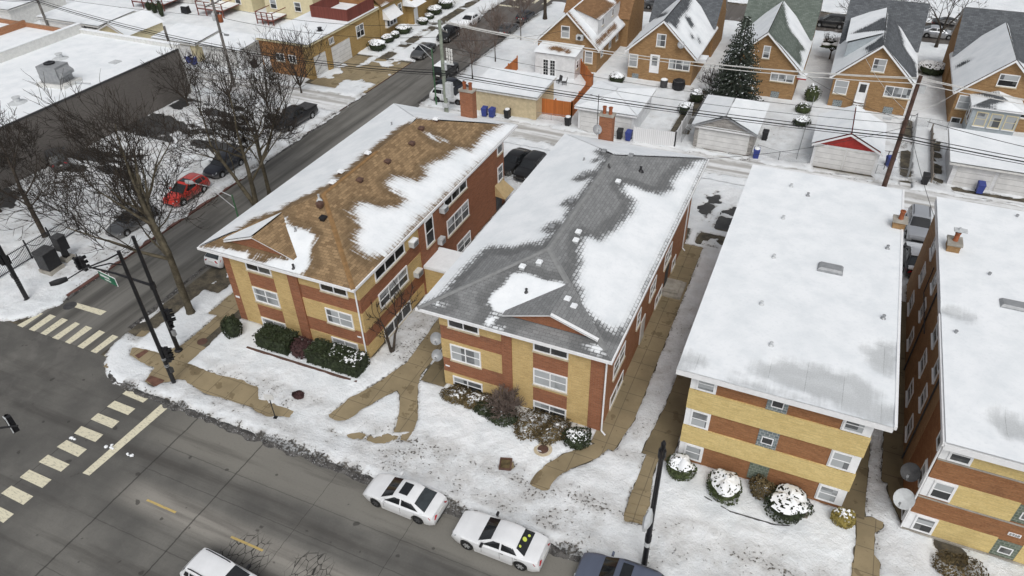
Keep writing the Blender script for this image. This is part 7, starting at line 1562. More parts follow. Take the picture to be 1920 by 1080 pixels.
bare_tree('bare_tree', 'bare street tree at the top right by the snowy lot', 12.0, 109.0, [((0, 0, 2.2), (a, b, 1.0), 2.8, 0.12) for a, b in ((-.5, .2), (.5, .3), (0, -.4))], 0.2, 44, 4, [(0, 0, -0.1), (0, 0, 1.2), (0, 0, 2.3)])
bare_tree('bare_shrub', 'forked leafless shrub against the side wall between two brick buildings', -23.3, 30.6, [((-0.25, 0.0, 1.5), (-0.1, 0.1, 1), 1.2, 0.07), ((0.25, 0.3, 1.6), (0.2, 0.5, 0.8), 1.5, 0.075), ((-0.2, 0, 1.0), (-0.3, -0.2, 0.8), 0.9, 0.04)], 0.12, 47, 4, [(0, 0, -0.1), (-0.15, 0, 0.6), (-0.25, 0, 1.6)], kids=(2, 4))
o = bpy.data.objects['bare_shrub']; mb = MB(); mb.tube([(0, 0, 0), (0.12, 0.15, 0.6), (0.25, 0.3, 1.65)], [0.12, 0.1, 0.08], 8); mb.build('stem', 'bark', o, smooth=True)
bare_tree('bare_shrub', 'grey leafless round shrub in front of the red brick pillar', -13.6, 28.35, [((0, 0, 0.2), (math.cos(t)*.55, math.sin(t)*.55, 1), 0.85, 0.02) for t in np.linspace(0, 6, 14)], 0.03, 48, 3, None, twigm='twig_grey', barkm='twig_grey', kids=(4, 5), spread=0.5)
bare_tree('bare_shrub', 'leafless twiggy shrub beside the cottage path under the spruce', -12.2, 83.6, [((0, 0, 0.2), (math.cos(t)*.7, math.sin(t)*.7, 1), 1.3, 0.03) for t in np.linspace(0, 6, 8)], 0.03, 49, 3, None, kids=(3, 4))
bare_tree('small_tree', 'small dark tree laden with snow between green and grey cottages', -0.4, 99.6, [((0, 0, 1.2), (a, b, 0.7), 1.1, 0.07) for a, b in ((-.8, .2), (.8, .3), (0, -.5), (0.3, 0.6))], 0.1, 50, 3, [(0, 0, -0.1), (0, 0, 0.8), (0, 0, 1.3)])
rnd = random.Random(4); o = bpy.data.objects['small_tree']; m2 = MB(); m3 = MB()
for k in range(9):
    c = (rnd.uniform(-1.5, 1.5), rnd.uniform(-1.2, 1.2), rnd.uniform(2.0, 2.7)); m2.blob(c, (rnd.uniform(.5, .8), rnd.uniform(.4, .7), 0.22), 9, 5, 0, 0.2, rnd, -0.3); m3.blob((c[0], c[1], c[2]-0.2), (0.65, 0.55, 0.2), 9, 5, 0, 0.3, rnd)
m2.build('snow', 'snow', o, smooth=True); m3.build('foliage', 'leaf_dark', o)
# hedge-like evergreens in the far top left yards
for i, (u, v, h, lab) in enumerate(((305, 32, 2.6, 'tall thin evergreen in the yard with the red deck'), (292, 26, 1.8, 'short thin evergreen left of the tall thin one'), (281, 20, 1.4, 'smallest thin evergreen by the red deck'))):
    p = at(u, v); shrub(lab, p[0], p[1], 0.45, h, 'leaf_dark', 0, 100+i, dens=0.5, group='thin evergreens by the red deck')
for i, (u, v, r, lab) in enumerate(((120, 62, 0.0, ''),)): pass
p = at(700/4, 530/4)
# ------------------------------------------------------------------ poles, signals, wires, bins, fences
def pole(name, label, x, y, H, r, m, cat='utility pole'):
    T = thing(name, label, cat, (x, y, 0.08)); mb = MB(); mb.tube([(0, 0, -0.1), (0, 0, H*.5), (0, 0, H)], [r, r*.87, r*.72], 10); mb.build('shaft', m, T, smooth=True, sharp=40); return T
def crossarm(T, z, L, ang=0.0, m='pole_wood', ins=4, off=0.18):
    c, s = math.cos(ang), math.sin(ang); mb = MB(); mb.obox((-s*off, c*off, z), (c*L/2, s*L/2, 0), (-s*.05, c*.05, 0), (0, 0, .06)); o = mb.build('crossarm', m, T)
    mb = MB()
    for k in range(ins):
        t = -L/2+0.12+(L-0.24)*k/max(1, ins-1); mb.lathe((c*t-s*off, s*t+c*off, z+0.062), [(0.03, 0), (0.06, 0.06), (0.03, 0.1), (0.06, 0.15), (0.03, 0.2)], 8)
    mb.build('insulators', 'light_metal', o); return o
def transformer(T, x, y, z, m='grey_metal', r=0.26, h=0.85):
    mb = MB(); mb.lathe((x, y, z), [(r*.9, 0), (r, 0.04), (r, h-.08), (r*.85, h), (0.06, h+0.03)], 14); o = mb.build('transformer', m, T, smooth=True, sharp=40)
    mb = MB(); mb.lathe((x+.1, y, z+h), [(0.04, 0), (0.06, .08), (0.03, .25)], 8); mb.build('bushing', 'offwhite', o)
PA = pole('utility_pole', 'grey wooden utility pole with transformer cans behind the parking lot', -66.5, 64.7, 11.0, 0.19, 'pole_grey'); crossarm(PA, 9.9, 2.2, PI/2, 'pole_grey'); transformer(PA, -0.42, 0.1, 8.1); transformer(PA, 0.46, 0.1, 7.9, 'terracotta'); transformer(PA, 0.05, -0.45, 8.2, 'light_metal', 0.2)
mb = MB(); mb.tube([(0, 0, 6.6), (0.5, -0.3, 6.9), (1.4, -0.6, 6.8)], 0.04, 6); mb.box(1.2, 1.75, -0.75, -0.5, 6.7, 6.85); mb.build('lamp_arm', 'grey_metal', PA)
PB = pole('utility_pole', 'tall greenish grey utility pole with white switch cluster behind the brown roof', -38.6, 67.6, 10.3, 0.24, 'pole_green'); crossarm(PB, 9.9, 2.4, 0.3, 'pole_grey', 6); crossarm(PB, 9.2, 2.0, -0.4, 'pole_grey', 4)
mb = MB(); mb.box(0.22, 0.95, -0.3, 0.25, 1.9, 3.6); mb.build('control_cabinet', 'light_metal', PB)
mb = MB(); mb.box(-0.3, 0.3, -0.3, 0.3, 0.7, 1.2); mb.build('collar', 'light_metal', PB)
for k in range(3):
    for j in range(4):
        mb = MB(); mb.lathe((0.55+0.33*k, 0.1-0.1*k, 5.8+0.42*j), [(0.10, 0), (0.11, .2), (0.05, .22), (0.12, .27), (0.04, .36)], 8); mb.build('bushing', 'offwhite', PB)
mb = MB(); mb.box(0.25, 1.4, -0.2, 0.0, 5.7, 5.8); mb.box(0.3, 0.5, -0.2, 0, 5.0, 5.75); mb.build('switch_rack', 'light_metal', PB)
PC = pole('utility_pole', 'dark brown wooden utility pole between the red-gabled garage and the right cottage', 7.0, 67.1, 10.8, 0.22, 'pole_wood'); mb = MB(); mb.box(0.15, 0.65, -0.2, 0.15, 9.4, 10.1); mb.build('meter_box', 'light_metal', PC)
mb = MB(); mb.tube([(-0.1, 0, 6.9), (-1.4, -0.5, 7.1)], 0.04, 6); mb.box(-1.9, -1.2, -0.7, -0.45, 6.95, 7.1); mb.build('lamp_arm', 'light_metal', PC)
for q in (6.2, 7.4): 
    mb = MB(); mb.tube([(0.1, -0.1, q), (0.55, -0.2, q+.05), (0.7, -0.2, q+0.25)], 0.03, 5); mb.build('bracket', 'black', PC)
pole('utility_pole', 'short dark wooden pole at the corner of the grey store', -77.6, 66.6, 5.6, 0.2, 'pole_grey'); pole('utility_pole', 'wooden utility pole in the far left alley by the garages', -104.7, 70.0, 8.5, 0.2, 'pole_grey')
# wires
def wire(label, pts, r=0.024, sag=0.4, m='wire', n=10):
    mb = MB(); P = []
    for a, b in zip(pts[:-1], pts[1:]):
        a, b = np.array(a, float), np.array(b, float)
        for i in range(n+(1 if b is pts[-1] else 0)): t = i/n; q = a+(b-a)*t; q[2] -= sag*4*t*(1-t); P.append(q)
    P.append(np.array(pts[-1], float)); o = mb; mb.tube(P, r, 5); o = mb.build('overhead_wire', m); tag(o, label, 'wire', 'overhead wires along the alley')
def Y(u, v, y=66.4): return aty(u, v, y)
for dz, r, lab in ((0, 0.055, 'thick black cable bundle above the alley, lowest strand'), (0.30, 0.035, 'black cable just over the thick bundle above the alley'), (-0.22, 0.03, 'thin black cable just under the thick bundle above the alley')):
    pts = [(-125, 68.5, 5.6), (-104.7, 69.7, 5.3), (-66.5, 64.95, 4.75), (-38.6, 67.3, 4.75), (7.0, 66.8, 5.45), (45, 66.5, 4.9)]; wire(lab, [(a, b, c+dz) for a, b, c in pts], r, 0.45)
for k, (yy, lab) in enumerate(((-0.25, 'pale service wire from the grey pole to the brown pole, nearer strand'), (0.25, 'pale service wire from the grey pole to the brown pole, farther strand'), (0.0, 'pale service wire between the two taller poles, middle strand'))):
    wire(lab, [(-38.6+0.8, 67.6+yy, 10.2), (7.0, 67.1+yy, 10.3+0.2*k), (45, 67+yy, 10.6)], 0.035, 1.0, 'wire_white')
for k, (z, lab) in enumerate(((9.9, 'thin upper wire from the transformer pole, outer strand'), (8.6, 'thin upper wire from the transformer pole, lower strand'))):
    wire(lab, [(-125, 68, z-0.5), (-66.5, 64.7, z), (-38.6, 67.6, z)], 0.022, 0.9)
wire('thin wire from the brown pole across to the flat roof', [(7.0, 67.0, 7.4), (9.2, 50.8, 6.6)], 0.018, 0.3); wire('thin wire from the brown pole to the grey roof corner', [(7.0, 67.0, 6.3), (-7.4, 54.7, 6.5)], 0.018, 0.5)
wire('pale drop wire from the brown pole to the middle cottage', [(7.0, 67.1, 7.6), (3.0, 84.3, 6.2)], 0.018, 0.4, 'wire_white'); wire('pale drop wire from the brown pole to the sunroom cottage', [(7.0, 67.1, 7.8), (12.6, 84.6, 3.6)], 0.018, 0.5, 'wire_white')
wire('black wire running back from the sunroom garage to the right', [(9.0, 70, 5.9), (30, 68, 5.0)], 0.028, 0.4)
wire('thin wire above the garages from pole to pole, upper', [(-38.6, 67.6, 7.6), (7.0, 67.1, 7.3)], 0.02, 0.8); wire('thin wire above the garages from pole to pole, lower', [(-38.6, 67.6, 6.4), (7.0, 67.1, 6.6)], 0.02, 0.9)
wire('drop wire from the grey pole to the white extension', [(-38.6, 67.6, 8.2), (-31.0, 84.3, 5.0)], 0.018, 0.4); wire('drop wire from the brown pole to the spruce cottage', [(7.0, 67.1, 6.9), (-3.4, 84.4, 3.9)], 0.018, 0.5)
# street lamps
def lamp_head(mb, p, ang, m=0, L=0.8):
    c, s = math.cos(ang), math.sin(ang); base = len(mb.v)
    ring = [(0, 0.06, 0), (0.15, 0.13, 0.02), (0.45, 0.19, 0.03), (0.68, 0.15, 0.02), (L, 0.05, 0)]
    up = [(p[0]+c*x-s*w, p[1]+s*x+c*w, p[2]+0.02) for x, w, z in ring]+[(p[0]+c*x+s*w, p[1]+s*x-c*w, p[2]+0.02) for x, w, z in ring[::-1]]
    top = [(p[0]+c*x-s*w*.5, p[1]+s*x+c*w*.5, p[2]+0.15) for x, w, z in ring]+[(p[0]+c*x+s*w*.5, p[1]+s*x-c*w*.5, p[2]+0.15) for x, w, z in ring[::-1]]
    lo = [(x, y, z-0.10) for x, y, z in up]; n = len(up)
    mb.add(up+top+lo, [(i, (i+1) % n, (i+1) % n+n, i+n)[::-1] for i in range(n)]+[(i, (i+1) % n, (i+1) % n+2*n, i+2*n) for i in range(n)]+[tuple(n+i for i in range(n))[::-1], tuple(2*n+i for i in range(n))], m)
x, y = at(1207, 1062)[:2]; T = pole('street_lamp', 'dark street lamp pole with grey oval lamp head beside the front steps', x, y, 9.5, 0.15, 'black', 'street lamp')
e = at(1221, 958, 9.35); e2 = (e[0]-x, e[1]-y); mb = MB(); mb.tube([(0, 0, 9.2), (e2[0]*.5, e2[1]*.55, 9.5), (e2[0], e2[1], 9.4)], 0.045, 6); o = mb.build('lamp_arm', 'black', T)
mb = MB(); lamp_head(mb, (e2[0], e2[1]-0.05, 9.35), -PI/2-0.02, 0, 1.0); mb.build('lamp_head', 'light_metal', T, smooth=True, sharp=35)
mb = MB(); mb.lathe((0, 0, 8.6), [(0.16, 0), (0.18, 0.1), (0.18, 0.5), (0.13, 0.6)], 10); mb.lathe((0, 0, 2.3), [(0.165, 0), (0.165, 0.5)], 10); mb.lathe((0, 0, 9.5), [(0.08, 0), (0.12, 0.05), (0.05, 0.2)], 8); mb.build('collar', 'black', T)
mb = MB(); mb.lathe((0, 0, 1.9), [(0.158, 0), (0.158, 0.32)], 12); mb.build('notice_band', 'light_metal', T)
x, y = at(327, 719)[:2]; T = pole('street_lamp', 'black street lamp pole with curved double arm at the corner crosswalk', x, y, 10.75, 0.15, 'black', 'street lamp')
def px_on(u, v, z): p = at(u, v, z); return (p[0]-x, p[1]-y, z-0.08)
lh = px_on(127, 523, 10.55)
mb = MB(); mb.tube([(0, 0, 10.6), px_on(200, 487, 11.0), px_on(160, 503, 10.85), lh], [0.05, 0.045, 0.04, 0.035], 6); mb.tube([(0, 0, 9.75), px_on(205, 494, 10.4), px_on(168, 503, 10.75)], 0.04, 6); mb.build('lamp_arm', 'black', T)
mb = MB(); a_ = math.atan2(lh[1]-px_on(160, 503, 10.85)[1], lh[0]-px_on(160, 503, 10.85)[0]); lamp_head(mb, (lh[0], lh[1], lh[2]), a_, 0, 0.9); mb.build('lamp_head', 'black', T, smooth=True, sharp=35)
def signal_head(mb, p, f, m=0, n=3, s=1.0):
    """p top centre, f facing unit vector in plan"""
    fx, fy = f; sx, sy = -fy, fx; k = 0.17*s
    for i in range(n):
        c = np.array((p[0], p[1], p[2]-(i+.5)*0.36*s)); mb.obox(c, (sx*k, sy*k, 0), (fx*.11*s, fy*.11*s, 0), (0, 0, .165*s), m)
        for j in range(7):
            t0, t1 = PI*j/7-.2*(1-2*j/7), PI*(j+1)/7-.2*(1-2*(j+1)/7); r = 0.135*s; q = lambda t, d: tuple(c+np.array((sx*math.cos(t)*r+fx*d, sy*math.cos(t)*r+fy*d, math.sin(t)*r)))
            mb.add([q(t0, .11*s), q(t1, .11*s), q(t1, .33*s), q(t0, .33*s)], [(0, 1, 2, 3), (3, 2, 1, 0)], m)
for k, (zz, f) in enumerate(((3.0, (0.7, -0.7)),)):
    mb = MB(); signal_head(mb, (0.26, 0.18, zz+0.15), (0.85, 0.5), s=1.05); signal_head(mb, (0.12, -0.1+0.36, zz-0.25), (0, 1), n=2); mb.box(-0.05, 0.35, -0.03, 0.2, zz-0.95, zz-0.9); mb.box(-0.05, 0.3, -0.03, 0.2, zz+.1, zz+.15); mb.build('traffic_light', 'black', T)
mb = MB()
for z in (0.0, 1.6, 1.72, 2.2, 2.3): mb.lathe((0, 0, z), [(0.24 if z == 0 else 0.165, 0), (0.22 if z == 0 else 0.165, 0.06)], 10)
mb.build('base_bands', 'grey_metal', T)
mb = MB(); mb.box(0.1, 0.3, -0.05, 0.15, 1.1, 1.5); mb.build('push_button', 'dark', T)
# mast arm signal
x, y = at(335, 657)[:2]; T = pole('traffic_signal', 'black traffic signal mast with long arm and green street sign over the side street', x, y, 9.6, 0.16, 'black', 'traffic light')
ea = px_on(152, 497, 5.75)
mb = MB(); mb.tube([(0, 0, 5.75), (ea[0]*.5, ea[1]*.5, 5.85), ea], [0.10, 0.08, 0.05], 8); mb.lathe((0, 0, 5.55), [(0.2, 0), (0.2, 0.42)], 10); mb.build('mast_arm', 'black', T)
mb = MB(); signal_head(mb, (ea[0]+0.1, ea[1]+0.1, ea[2]+0.65), (0.15, 0.98), s=1.05); signal_head(mb, (ea[0]-0.25, ea[1]+0.0, ea[2]+0.55), (-0.98, 0.1), s=0.9); mb.tube([(ea[0], ea[1], ea[2]-0.2), (ea[0], ea[1], ea[2]+0.95)], 0.03, 6); mb.build('traffic_light', 'black', T)
s0, s1 = px_on(184, 506, 5.75), px_on(213, 520, 5.75)
mb = MB(); dx = np.array(s1)-np.array(s0); L = np.linalg.norm(dx[:2]); ux, uy = dx[0]/L, dx[1]/L
def sq(a, z, d): return (s0[0]+ux*a+uy*d, s0[1]+uy*a-ux*d, z)
def sbox(m_, a0, a1, z0, z1, d0, d1, mm=0): m_.hexa([sq(a0, z0, d0), sq(a1, z0, d0), sq(a1, z0, d1), sq(a0, z0, d1), sq(a0, z1, d0), sq(a1, z1, d0), sq(a1, z1, d1), sq(a0, z1, d1)], mm)
zb_ = 4.95; sbox(mb, -0.05, L+0.05, zb_, zb_+0.62, 0.02, 0.05, 0); sbox(mb, -0.09, L+0.09, zb_-0.04, zb_+0.66, -0.02, 0.019, 1)
rr = random.Random(3); a = 0.12
while a < L-0.55: w = rr.uniform(0.07, 0.13); sbox(mb, a, a+w, zb_+0.32, zb_+0.50, 0.05, 0.056, 1); a += w+0.035
a = 0.5
while a < L-0.5: w = rr.uniform(0.05, 0.1); sbox(mb, a, a+w, zb_+0.10, zb_+0.21, 0.05, 0.056, 1); a += w+0.04
for t in (0.3, 1.2): sbox(mb, t, t+0.04, zb_+0.62, zb_+0.85, 0.0, 0.04, 1)
M['sign_green'] = plain('sign_green', (0.012, 0.13, 0.065), 0.5, 0.15)
mb.build('street_sign', ['sign_green', 'white'], T)
mb = MB(); signal_head(mb, (0.24, 0.12, 3.7), (0.6, 0.8), s=1.05); signal_head(mb, (0.34, -0.1, 3.0), (0.98, -0.2), n=2); mb.box(-0.02, 0.3, -0.05, 0.15, 3.65, 3.7); mb.box(-0.02, 0.3, -0.05, 0.15, 2.55, 2.6); mb.build('traffic_light', 'black', T)
mb = MB(); mb.box(0.1, 0.34, -0.1, 0.12, 1.5, 1.95); mb.build('push_button', 'grey_metal', T)
mb = MB(); mb.lathe((0, 0, 0), [(0.3, 0), (0.28, 0.1), (0.2, 0.16)], 8); mb.build('base', 'black', T)
# left corner signal
x, y = at(52, 563)[:2]; T = pole('traffic_signal', 'black traffic signal pole on the snowy corner cut by the left edge', x, y, 8.5, 0.17, 'black', 'traffic light')
mb = MB(); signal_head(mb, (-0.3, -0.12, 4.6), (-0.75, -0.65), s=1.1); signal_head(mb, (-0.2, 0.2, 4.0), (-0.9, 0.3), n=2); mb.box(-0.3, 0.05, -0.1, 0.1, 4.5, 4.56); mb.box(-0.3, 0.05, -0.1, 0.1, 3.3, 3.36); mb.build('traffic_light', 'black', T)
mb = MB()
for z in (1.5, 1.7, 1.9, 2.1): mb.lathe((0, 0, z), [(0.18, 0), (0.18, 0.04)], 10)
mb.lathe((0, 0, 0), [(0.3, 0), (0.28, 0.1), (0.2, 0.16)], 8); mb.build('base', 'dark', T); mb = MB(); mb.box(-0.34, -0.12, -0.1, 0.12, 2.1, 2.5); mb.build('push_button', 'dark', T)
# hanging signal at the left edge, its arm comes from a pole beyond the frame
p = at(18, 800, 5.6); T = thing('traffic_signal', 'black traffic light on an arm end at the lower left edge', 'traffic light', (p[0]-8.6, p[1]-5.5, 0)); q = (8.6, 5.5)
mb = MB(); mb.tube([(0, 0, -0.05), (0, 0, 7.5)], [0.17, 0.12], 9); mb.build('shaft', 'black', T, smooth=True, sharp=40)
mb = MB(); mb.tube([(0, 0, 5.6), (q[0]+0.35, q[1]+0.22, 5.6)], [0.09, 0.055], 8); mb.build('mast_arm', 'black', T)
mb = MB(); signal_head(mb, (q[0]-0.15, q[1]+0.2, 6.1), (-0.9, 0.3), s=1.05); mb.build('traffic_light', 'black', T)
mb = MB(); mb.tube([(q[0], q[1], 5.1), (q[0]-0.05, q[1]+0.05, 6.2)], 0.03, 6); mb.tube([(q[0]-0.3, q[1]+0.1, 6.15), (q[0]+.02, q[1]+.02, 6.15)], 0.03, 6); mb.build('bracket', 'light_metal', T)
# green lamp posts
p = atx(435, 367, -41.9); T = pole('street_lamp', 'thin green lamp post behind the left eave of the brown roof', p[0], p[1], p[2], 0.085, 'green_metal', 'street lamp'); x, y = p[0], p[1]
l_ = px_on(363, 343, p[2]+0.7); mb = MB(); mb.tube([(0, 0, p[2]-0.15), (l_[0]*.5, l_[1]*.5, p[2]+0.45), l_], 0.035, 6); mb.tube([(0, 0, p[2]-1.3), (l_[0]*.55, l_[1]*.55, p[2]+0.35)], 0.03, 5); mb.build('lamp_arm', 'light_metal', T)
mb = MB(); lamp_head(mb, l_, math.atan2(l_[1], l_[0])); mb.build('lamp_head', 'light_metal', T)
T = pole('street_lamp', 'thin green lamp post beside the white car and the tall pole', -40.6, 68.9, 6.6, 0.09, 'green_metal', 'street lamp')
mb = MB(); mb.tube([(0, 0, 6.5), (-1.2, -0.1, 7.0), (-3.0, -0.2, 6.9)], 0.04, 6); mb.tube([(0, 0, 5.4), (-1.6, -0.1, 6.9)], 0.03, 5); mb.build('lamp_arm', 'light_metal', T); mb = MB(); lamp_head(mb, (-3.0, -0.2, 6.85), PI); mb.build('lamp_head', 'light_metal', T)
# cabinets
def cabinet(u, v, w, d, h, label, ped=False):
    p = at(u, v); T = thing('utility_cabinet', label, 'utility cabinet', (p[0], p[1], 0.1), 0.04); mb = MB()
    if ped: mb.box(-w*.55, w*.55, -d*.6, d*.6, 0, 0.4); mb.build('plinth', 'concrete', T); mb = MB(); mb.box(-w*.25, w*.25, -d*.25, d*.25, 0.402, 1.1); mb.build('pedestal', 'black', T); z = 1.102
    else: mb.box(-w*.55, w*.55, -d*.57, d*.57, 0, 0.45); mb.build('plinth', 'concrete', T); z = 0.452
    mb = MB(); mb.box(-w/2, w/2, -d/2, d/2, z, z+h, 0); mb.box(-w/2-0.03, w/2+0.03, -d/2-0.03, d/2+0.03, z+h, z+h+0.06, 1); o = mb.build('housing', ['black', 'dark'], T)
    mb = MB(); mb.box(-w/2+0.06, w/2-0.06, -d/2-0.015, -d/2, z+0.06, z+h-0.08); mb.build('door', 'dark', o)
cabinet(100, 508, 1.15, 1.2, 1.55, 'large black utility cabinet on a concrete base by the iron fence'); cabinet(128, 488, 0.8, 0.75, 1.25, 'small black utility box on a pedestal behind the large cabinet', True)
# iron fence
T = thing('iron_fence', 'black iron fence with slim bars and hanging chains along the parking lot', 'fence', (-57, 26, 0.1), 0, world=True)
ys_ = [19.0, 22.0, 25.8, 28.9, 31.0, 33.6]
for yy in ys_: mb = MB(); mb.box(-57.05, -56.95, yy-.05, yy+.05, 0, 1.95); mb.lathe((-57, yy, 1.95), [(0.03, 0), (0.07, .06), (0.02, .13)], 8); mb.build('post', 'black', T)
mb = MB()
for z in (0.32, 1.58): mb.box(-57.025, -56.975, ys_[0], ys_[-1], z, z+0.05)
mb.build('rail', 'black', T)
mb = MB()
for yy in np.arange(ys_[0]+.13, ys_[-1], 0.13): mb.box(-57.011, -56.989, yy-.011, yy+.011, 0.15, 1.75)
o = mb.build('bars', 'black', T); o['kind'] = 'stuff'
for a, b in zip(ys_[:-1], ys_[1:]): mb = MB(); mb.tube([(-56.9, a+(b-a)*t, 1.75-0.7*4*t*(1-t)) for t in np.linspace(0, 1, 9)], 0.03, 5); mb.build('chain', 'black', T)
# wooden and vinyl fences
def board_fence(name, label, pts, h, m, posts=2.4, cap=None, cat='fence', z0=0.12):
    T = thing(name, label, cat, (pts[0][0], pts[0][1], 0), 0, world=True); mb = MB()
    for (a, b) in zip(pts[:-1], pts[1:]):
        a, b = np.array(a), np.array(b); d = (b-a)/np.linalg.norm(b-a); n = np.array((-d[1], d[0]))*0.025
        mb.hexa([(*(a-n), z0), (*(b-n), z0), (*(b+n), z0), (*(a+n), z0), (*(a-n), h), (*(b-n), h), (*(b+n), h), (*(a+n), h)])
    mb.build('boards', m, T)
    for (a, b) in zip(pts[:-1], pts[1:]):
        a, b = np.array(a), np.array(b); L = np.linalg.norm(b-a); k = max(1, int(round(L/posts)))
        for i in range(k+1):
            q = a+(b-a)*i/k; mb = MB(); mb.box(q[0]-.06, q[0]+.06, q[1]-.06, q[1]+.06, 0.05, h+0.12); mb.hexa([(q[0]-.08, q[1]-.08, h+.121), (q[0]+.08, q[1]-.08, h+.121), (q[0]+.08, q[1]+.08, h+.121), (q[0]-.08, q[1]+.08, h+.121), (q[0]-.02, q[1]-.02, h+.2), (q[0]+.02, q[1]-.02, h+.2), (q[0]+.02, q[1]+.02, h+.2), (q[0]-.02, q[1]+.02, h+.2)]); mb.build('post', m, T)
    return T
board_fence('wooden_fence', 'orange wooden fence around the yard with the white extension', [(-28.6, 71.0), (-24.9, 71.15), (-25.3, 79.4), (-28.2, 83.5)], 2.0, 'orange_wood')
board_fence('wooden_fence', 'orange wooden fence along the side street beside the white extension', [(-36.1, 76.6), (-36.2, 82.2)], 1.8, 'orange_wood')
board_fence('vinyl_fence', 'white vinyl fence and gate next to the blue bin in the alley', [(-17.0, 68.15), (-12.75, 68.5), (-12.75, 76.0)], 1.75, 'white_vinyl')
def chainlink(label, pts, h=1.15, name='chain_link_fence'):
    T = thing(name, label, 'fence', (pts[0][0], pts[0][1], 0), 0, world=True)
    for (a, b) in zip(pts[:-1], pts[1:]):
        a, b = np.array(a), np.array(b); L = np.linalg.norm(b-a); k = max(1, int(round(L/2.4)))
        for i in range(k+1): q = a+(b-a)*i/k; mb = MB(); mb.tube([(q[0], q[1], 0), (q[0], q[1], h)], 0.03, 6); mb.build('post', 'grey_metal', T)
        mb = MB(); mb.tube([(*a, h-0.03), (*b, h-0.03)], 0.02, 5); mb.tube([(*a, 0.2), (*b, 0.2)], 0.008, 4); mb.build('rail', 'grey_metal', T)
        mb = MB(); d = (b-a)/L
        for t in np.arange(0, L, 0.16):
            for s in (-1, 1):
                t1 = t+s*(h-0.2); q0 = t; z0, z1 = 0.2, h-0.04
                if t1 < 0: z1 = 0.2+(t-0)*(1); t1 = 0
                if t1 > L: z1 = 0.2+(L-t); t1 = L
                if z1 > z0+0.05: p0, p1 = a+d*q0, a+d*t1; mb.tube([(*p0, z0), (*p1, min(z1, h-.04))], 0.0045, 3, cap=False)
        o = mb.build('mesh', 'grey_metal', T); o['kind'] = 'stuff'
chainlink('chain link gate and fence left of the red-gabled garage', [(-4.8, 70.0), (-2.6, 69.3), (0.1, 69.6)]); chainlink('chain link fence between the two right-hand yards', [(9.0, 70.0), (9.3, 76.5), (9.6, 83.5)], 1.25)
chainlink('chain link fence beside the stone garage running to the spruce', [(-12.3, 69.5), (-12.2, 76.5), (-12.0, 82.5)]); chainlink('short chain link fence with gate by the brown pole', [(6.2, 69.9), (8.9, 70.0)]); chainlink('low chain link fence below the orange wooden fence', [(-31.0, 69.3), (-24.6, 69.9)], 1.0); chainlink('chain link fence left of the snowy back yard bushes', [(-1.0, 70.2), (-0.9, 84.5)])
chainlink('chain link gate across the path beside the sunroom cottage', [(9.0, 82.6), (12.6, 82.6)])
# bins
def bin_(m, label, x, y, rz=0.0, snow=False, h=1.05):
    T = thing('wheelie_bin', label, 'bin', (x, y, 0.13), rz, 'wheelie bins in the alley'); mb = MB()
    mb.hexa([(-.24, -.27, .08), (.24, -.27, .08), (.24, .27, .08), (-.24, .27, .08), (-.30, -.36, h-.1), (.30, -.36, h-.1), (.30, .34, h-.1), (-.30, .34, h-.1)]); mb.build('body', m, T)
    mb = MB(); mb.hexa([(-.32, -.40, h-.098), (.32, -.40, h-.098), (.32, .38, h-.098), (-.32, .38, h-.098), (-.28, -.36, h-.01), (.28, -.36, h-.01), (.28, .36, h+.04), (-.28, .36, h+.04)]); mb.build('lid', m, T)
    for s in (-1, 1): mb = MB(); mb.lathe((s*.24, .28, 0.12), [(0.11, -.03), (0.12, 0), (0.11, .03)], 10, 0, 'x'); mb.build('wheel', 'tyre', T)
    mb = MB(); mb.tube([(-.22, .4, h-.12), (.22, .4, h-.12)], 0.02, 5); mb.build('handle', m, T)
    if snow: mb = MB(); mb.blob((0, 0, h+.02), (.29, .34, .13), 12, 6, 0, .06, random.Random(1), -0.2); mb.build('snow', 'snow', T, smooth=True)
    return T
bin_('bin_blue', 'blue bin with grey lid label against the beige garage, left of a pair', -34.1, 68.2, 0.1); bin_('bin_blue', 'blue bin against the beige garage, right of a pair', -33.2, 68.25, -0.1)
bin_('bin_black', 'black bin with a snow cap in front of the beige garage', -31.5, 68.6, 0, True); bin_('bin_black', 'black bin beside the chimney next to the white vinyl fence', -18.5, 68.25, 0.1); bin_('bin_blue', 'blue bin touching the white vinyl fence', -17.55, 68.25, -0.05)
bin_('bin_blue', 'blue bin with snow on top right of the stone garage', -4.75, 69.0, 0.1, True); bin_('bin_black', 'black bin by the path gate near the brown pole', 10.4, 69.5, 0.0); bin_('bin_blue', 'blue bin in front of the wide white garage door', 14.9, 69.55, 0.05)
bin_('bin_blue', 'blue bin behind the brown pole in the yard', 7.3, 71.9, 0.5); bin_('bin_blue', 'blue snow-topped bin left of the pair by the white garage', -77.6, 68.9, 0.1, True); bin_('bin_blue', 'blue snow-topped bin right of the pair by the white garage', -76.6, 68.75, -0.1, True)
bin_('bin_blue', 'blue bin near the wooden pole in the far left alley', -103.6, 70.2, 0.0); bin_('bin_black', 'black bin behind the stone garage beside the fence', -4.55, 73.4, 0.0); bin_('bin_black', 'black bin at the orange fence corner with snow', -24.6, 69.2, 0.0, True); bin_('bin_blue', 'blue bin in the shade by the long white garage', -107.5, 69.5, 0.0); bin_('bin_black', 'dark bin between the white garage and the yellow brick garage', -68.2, 70.6, 0.2)
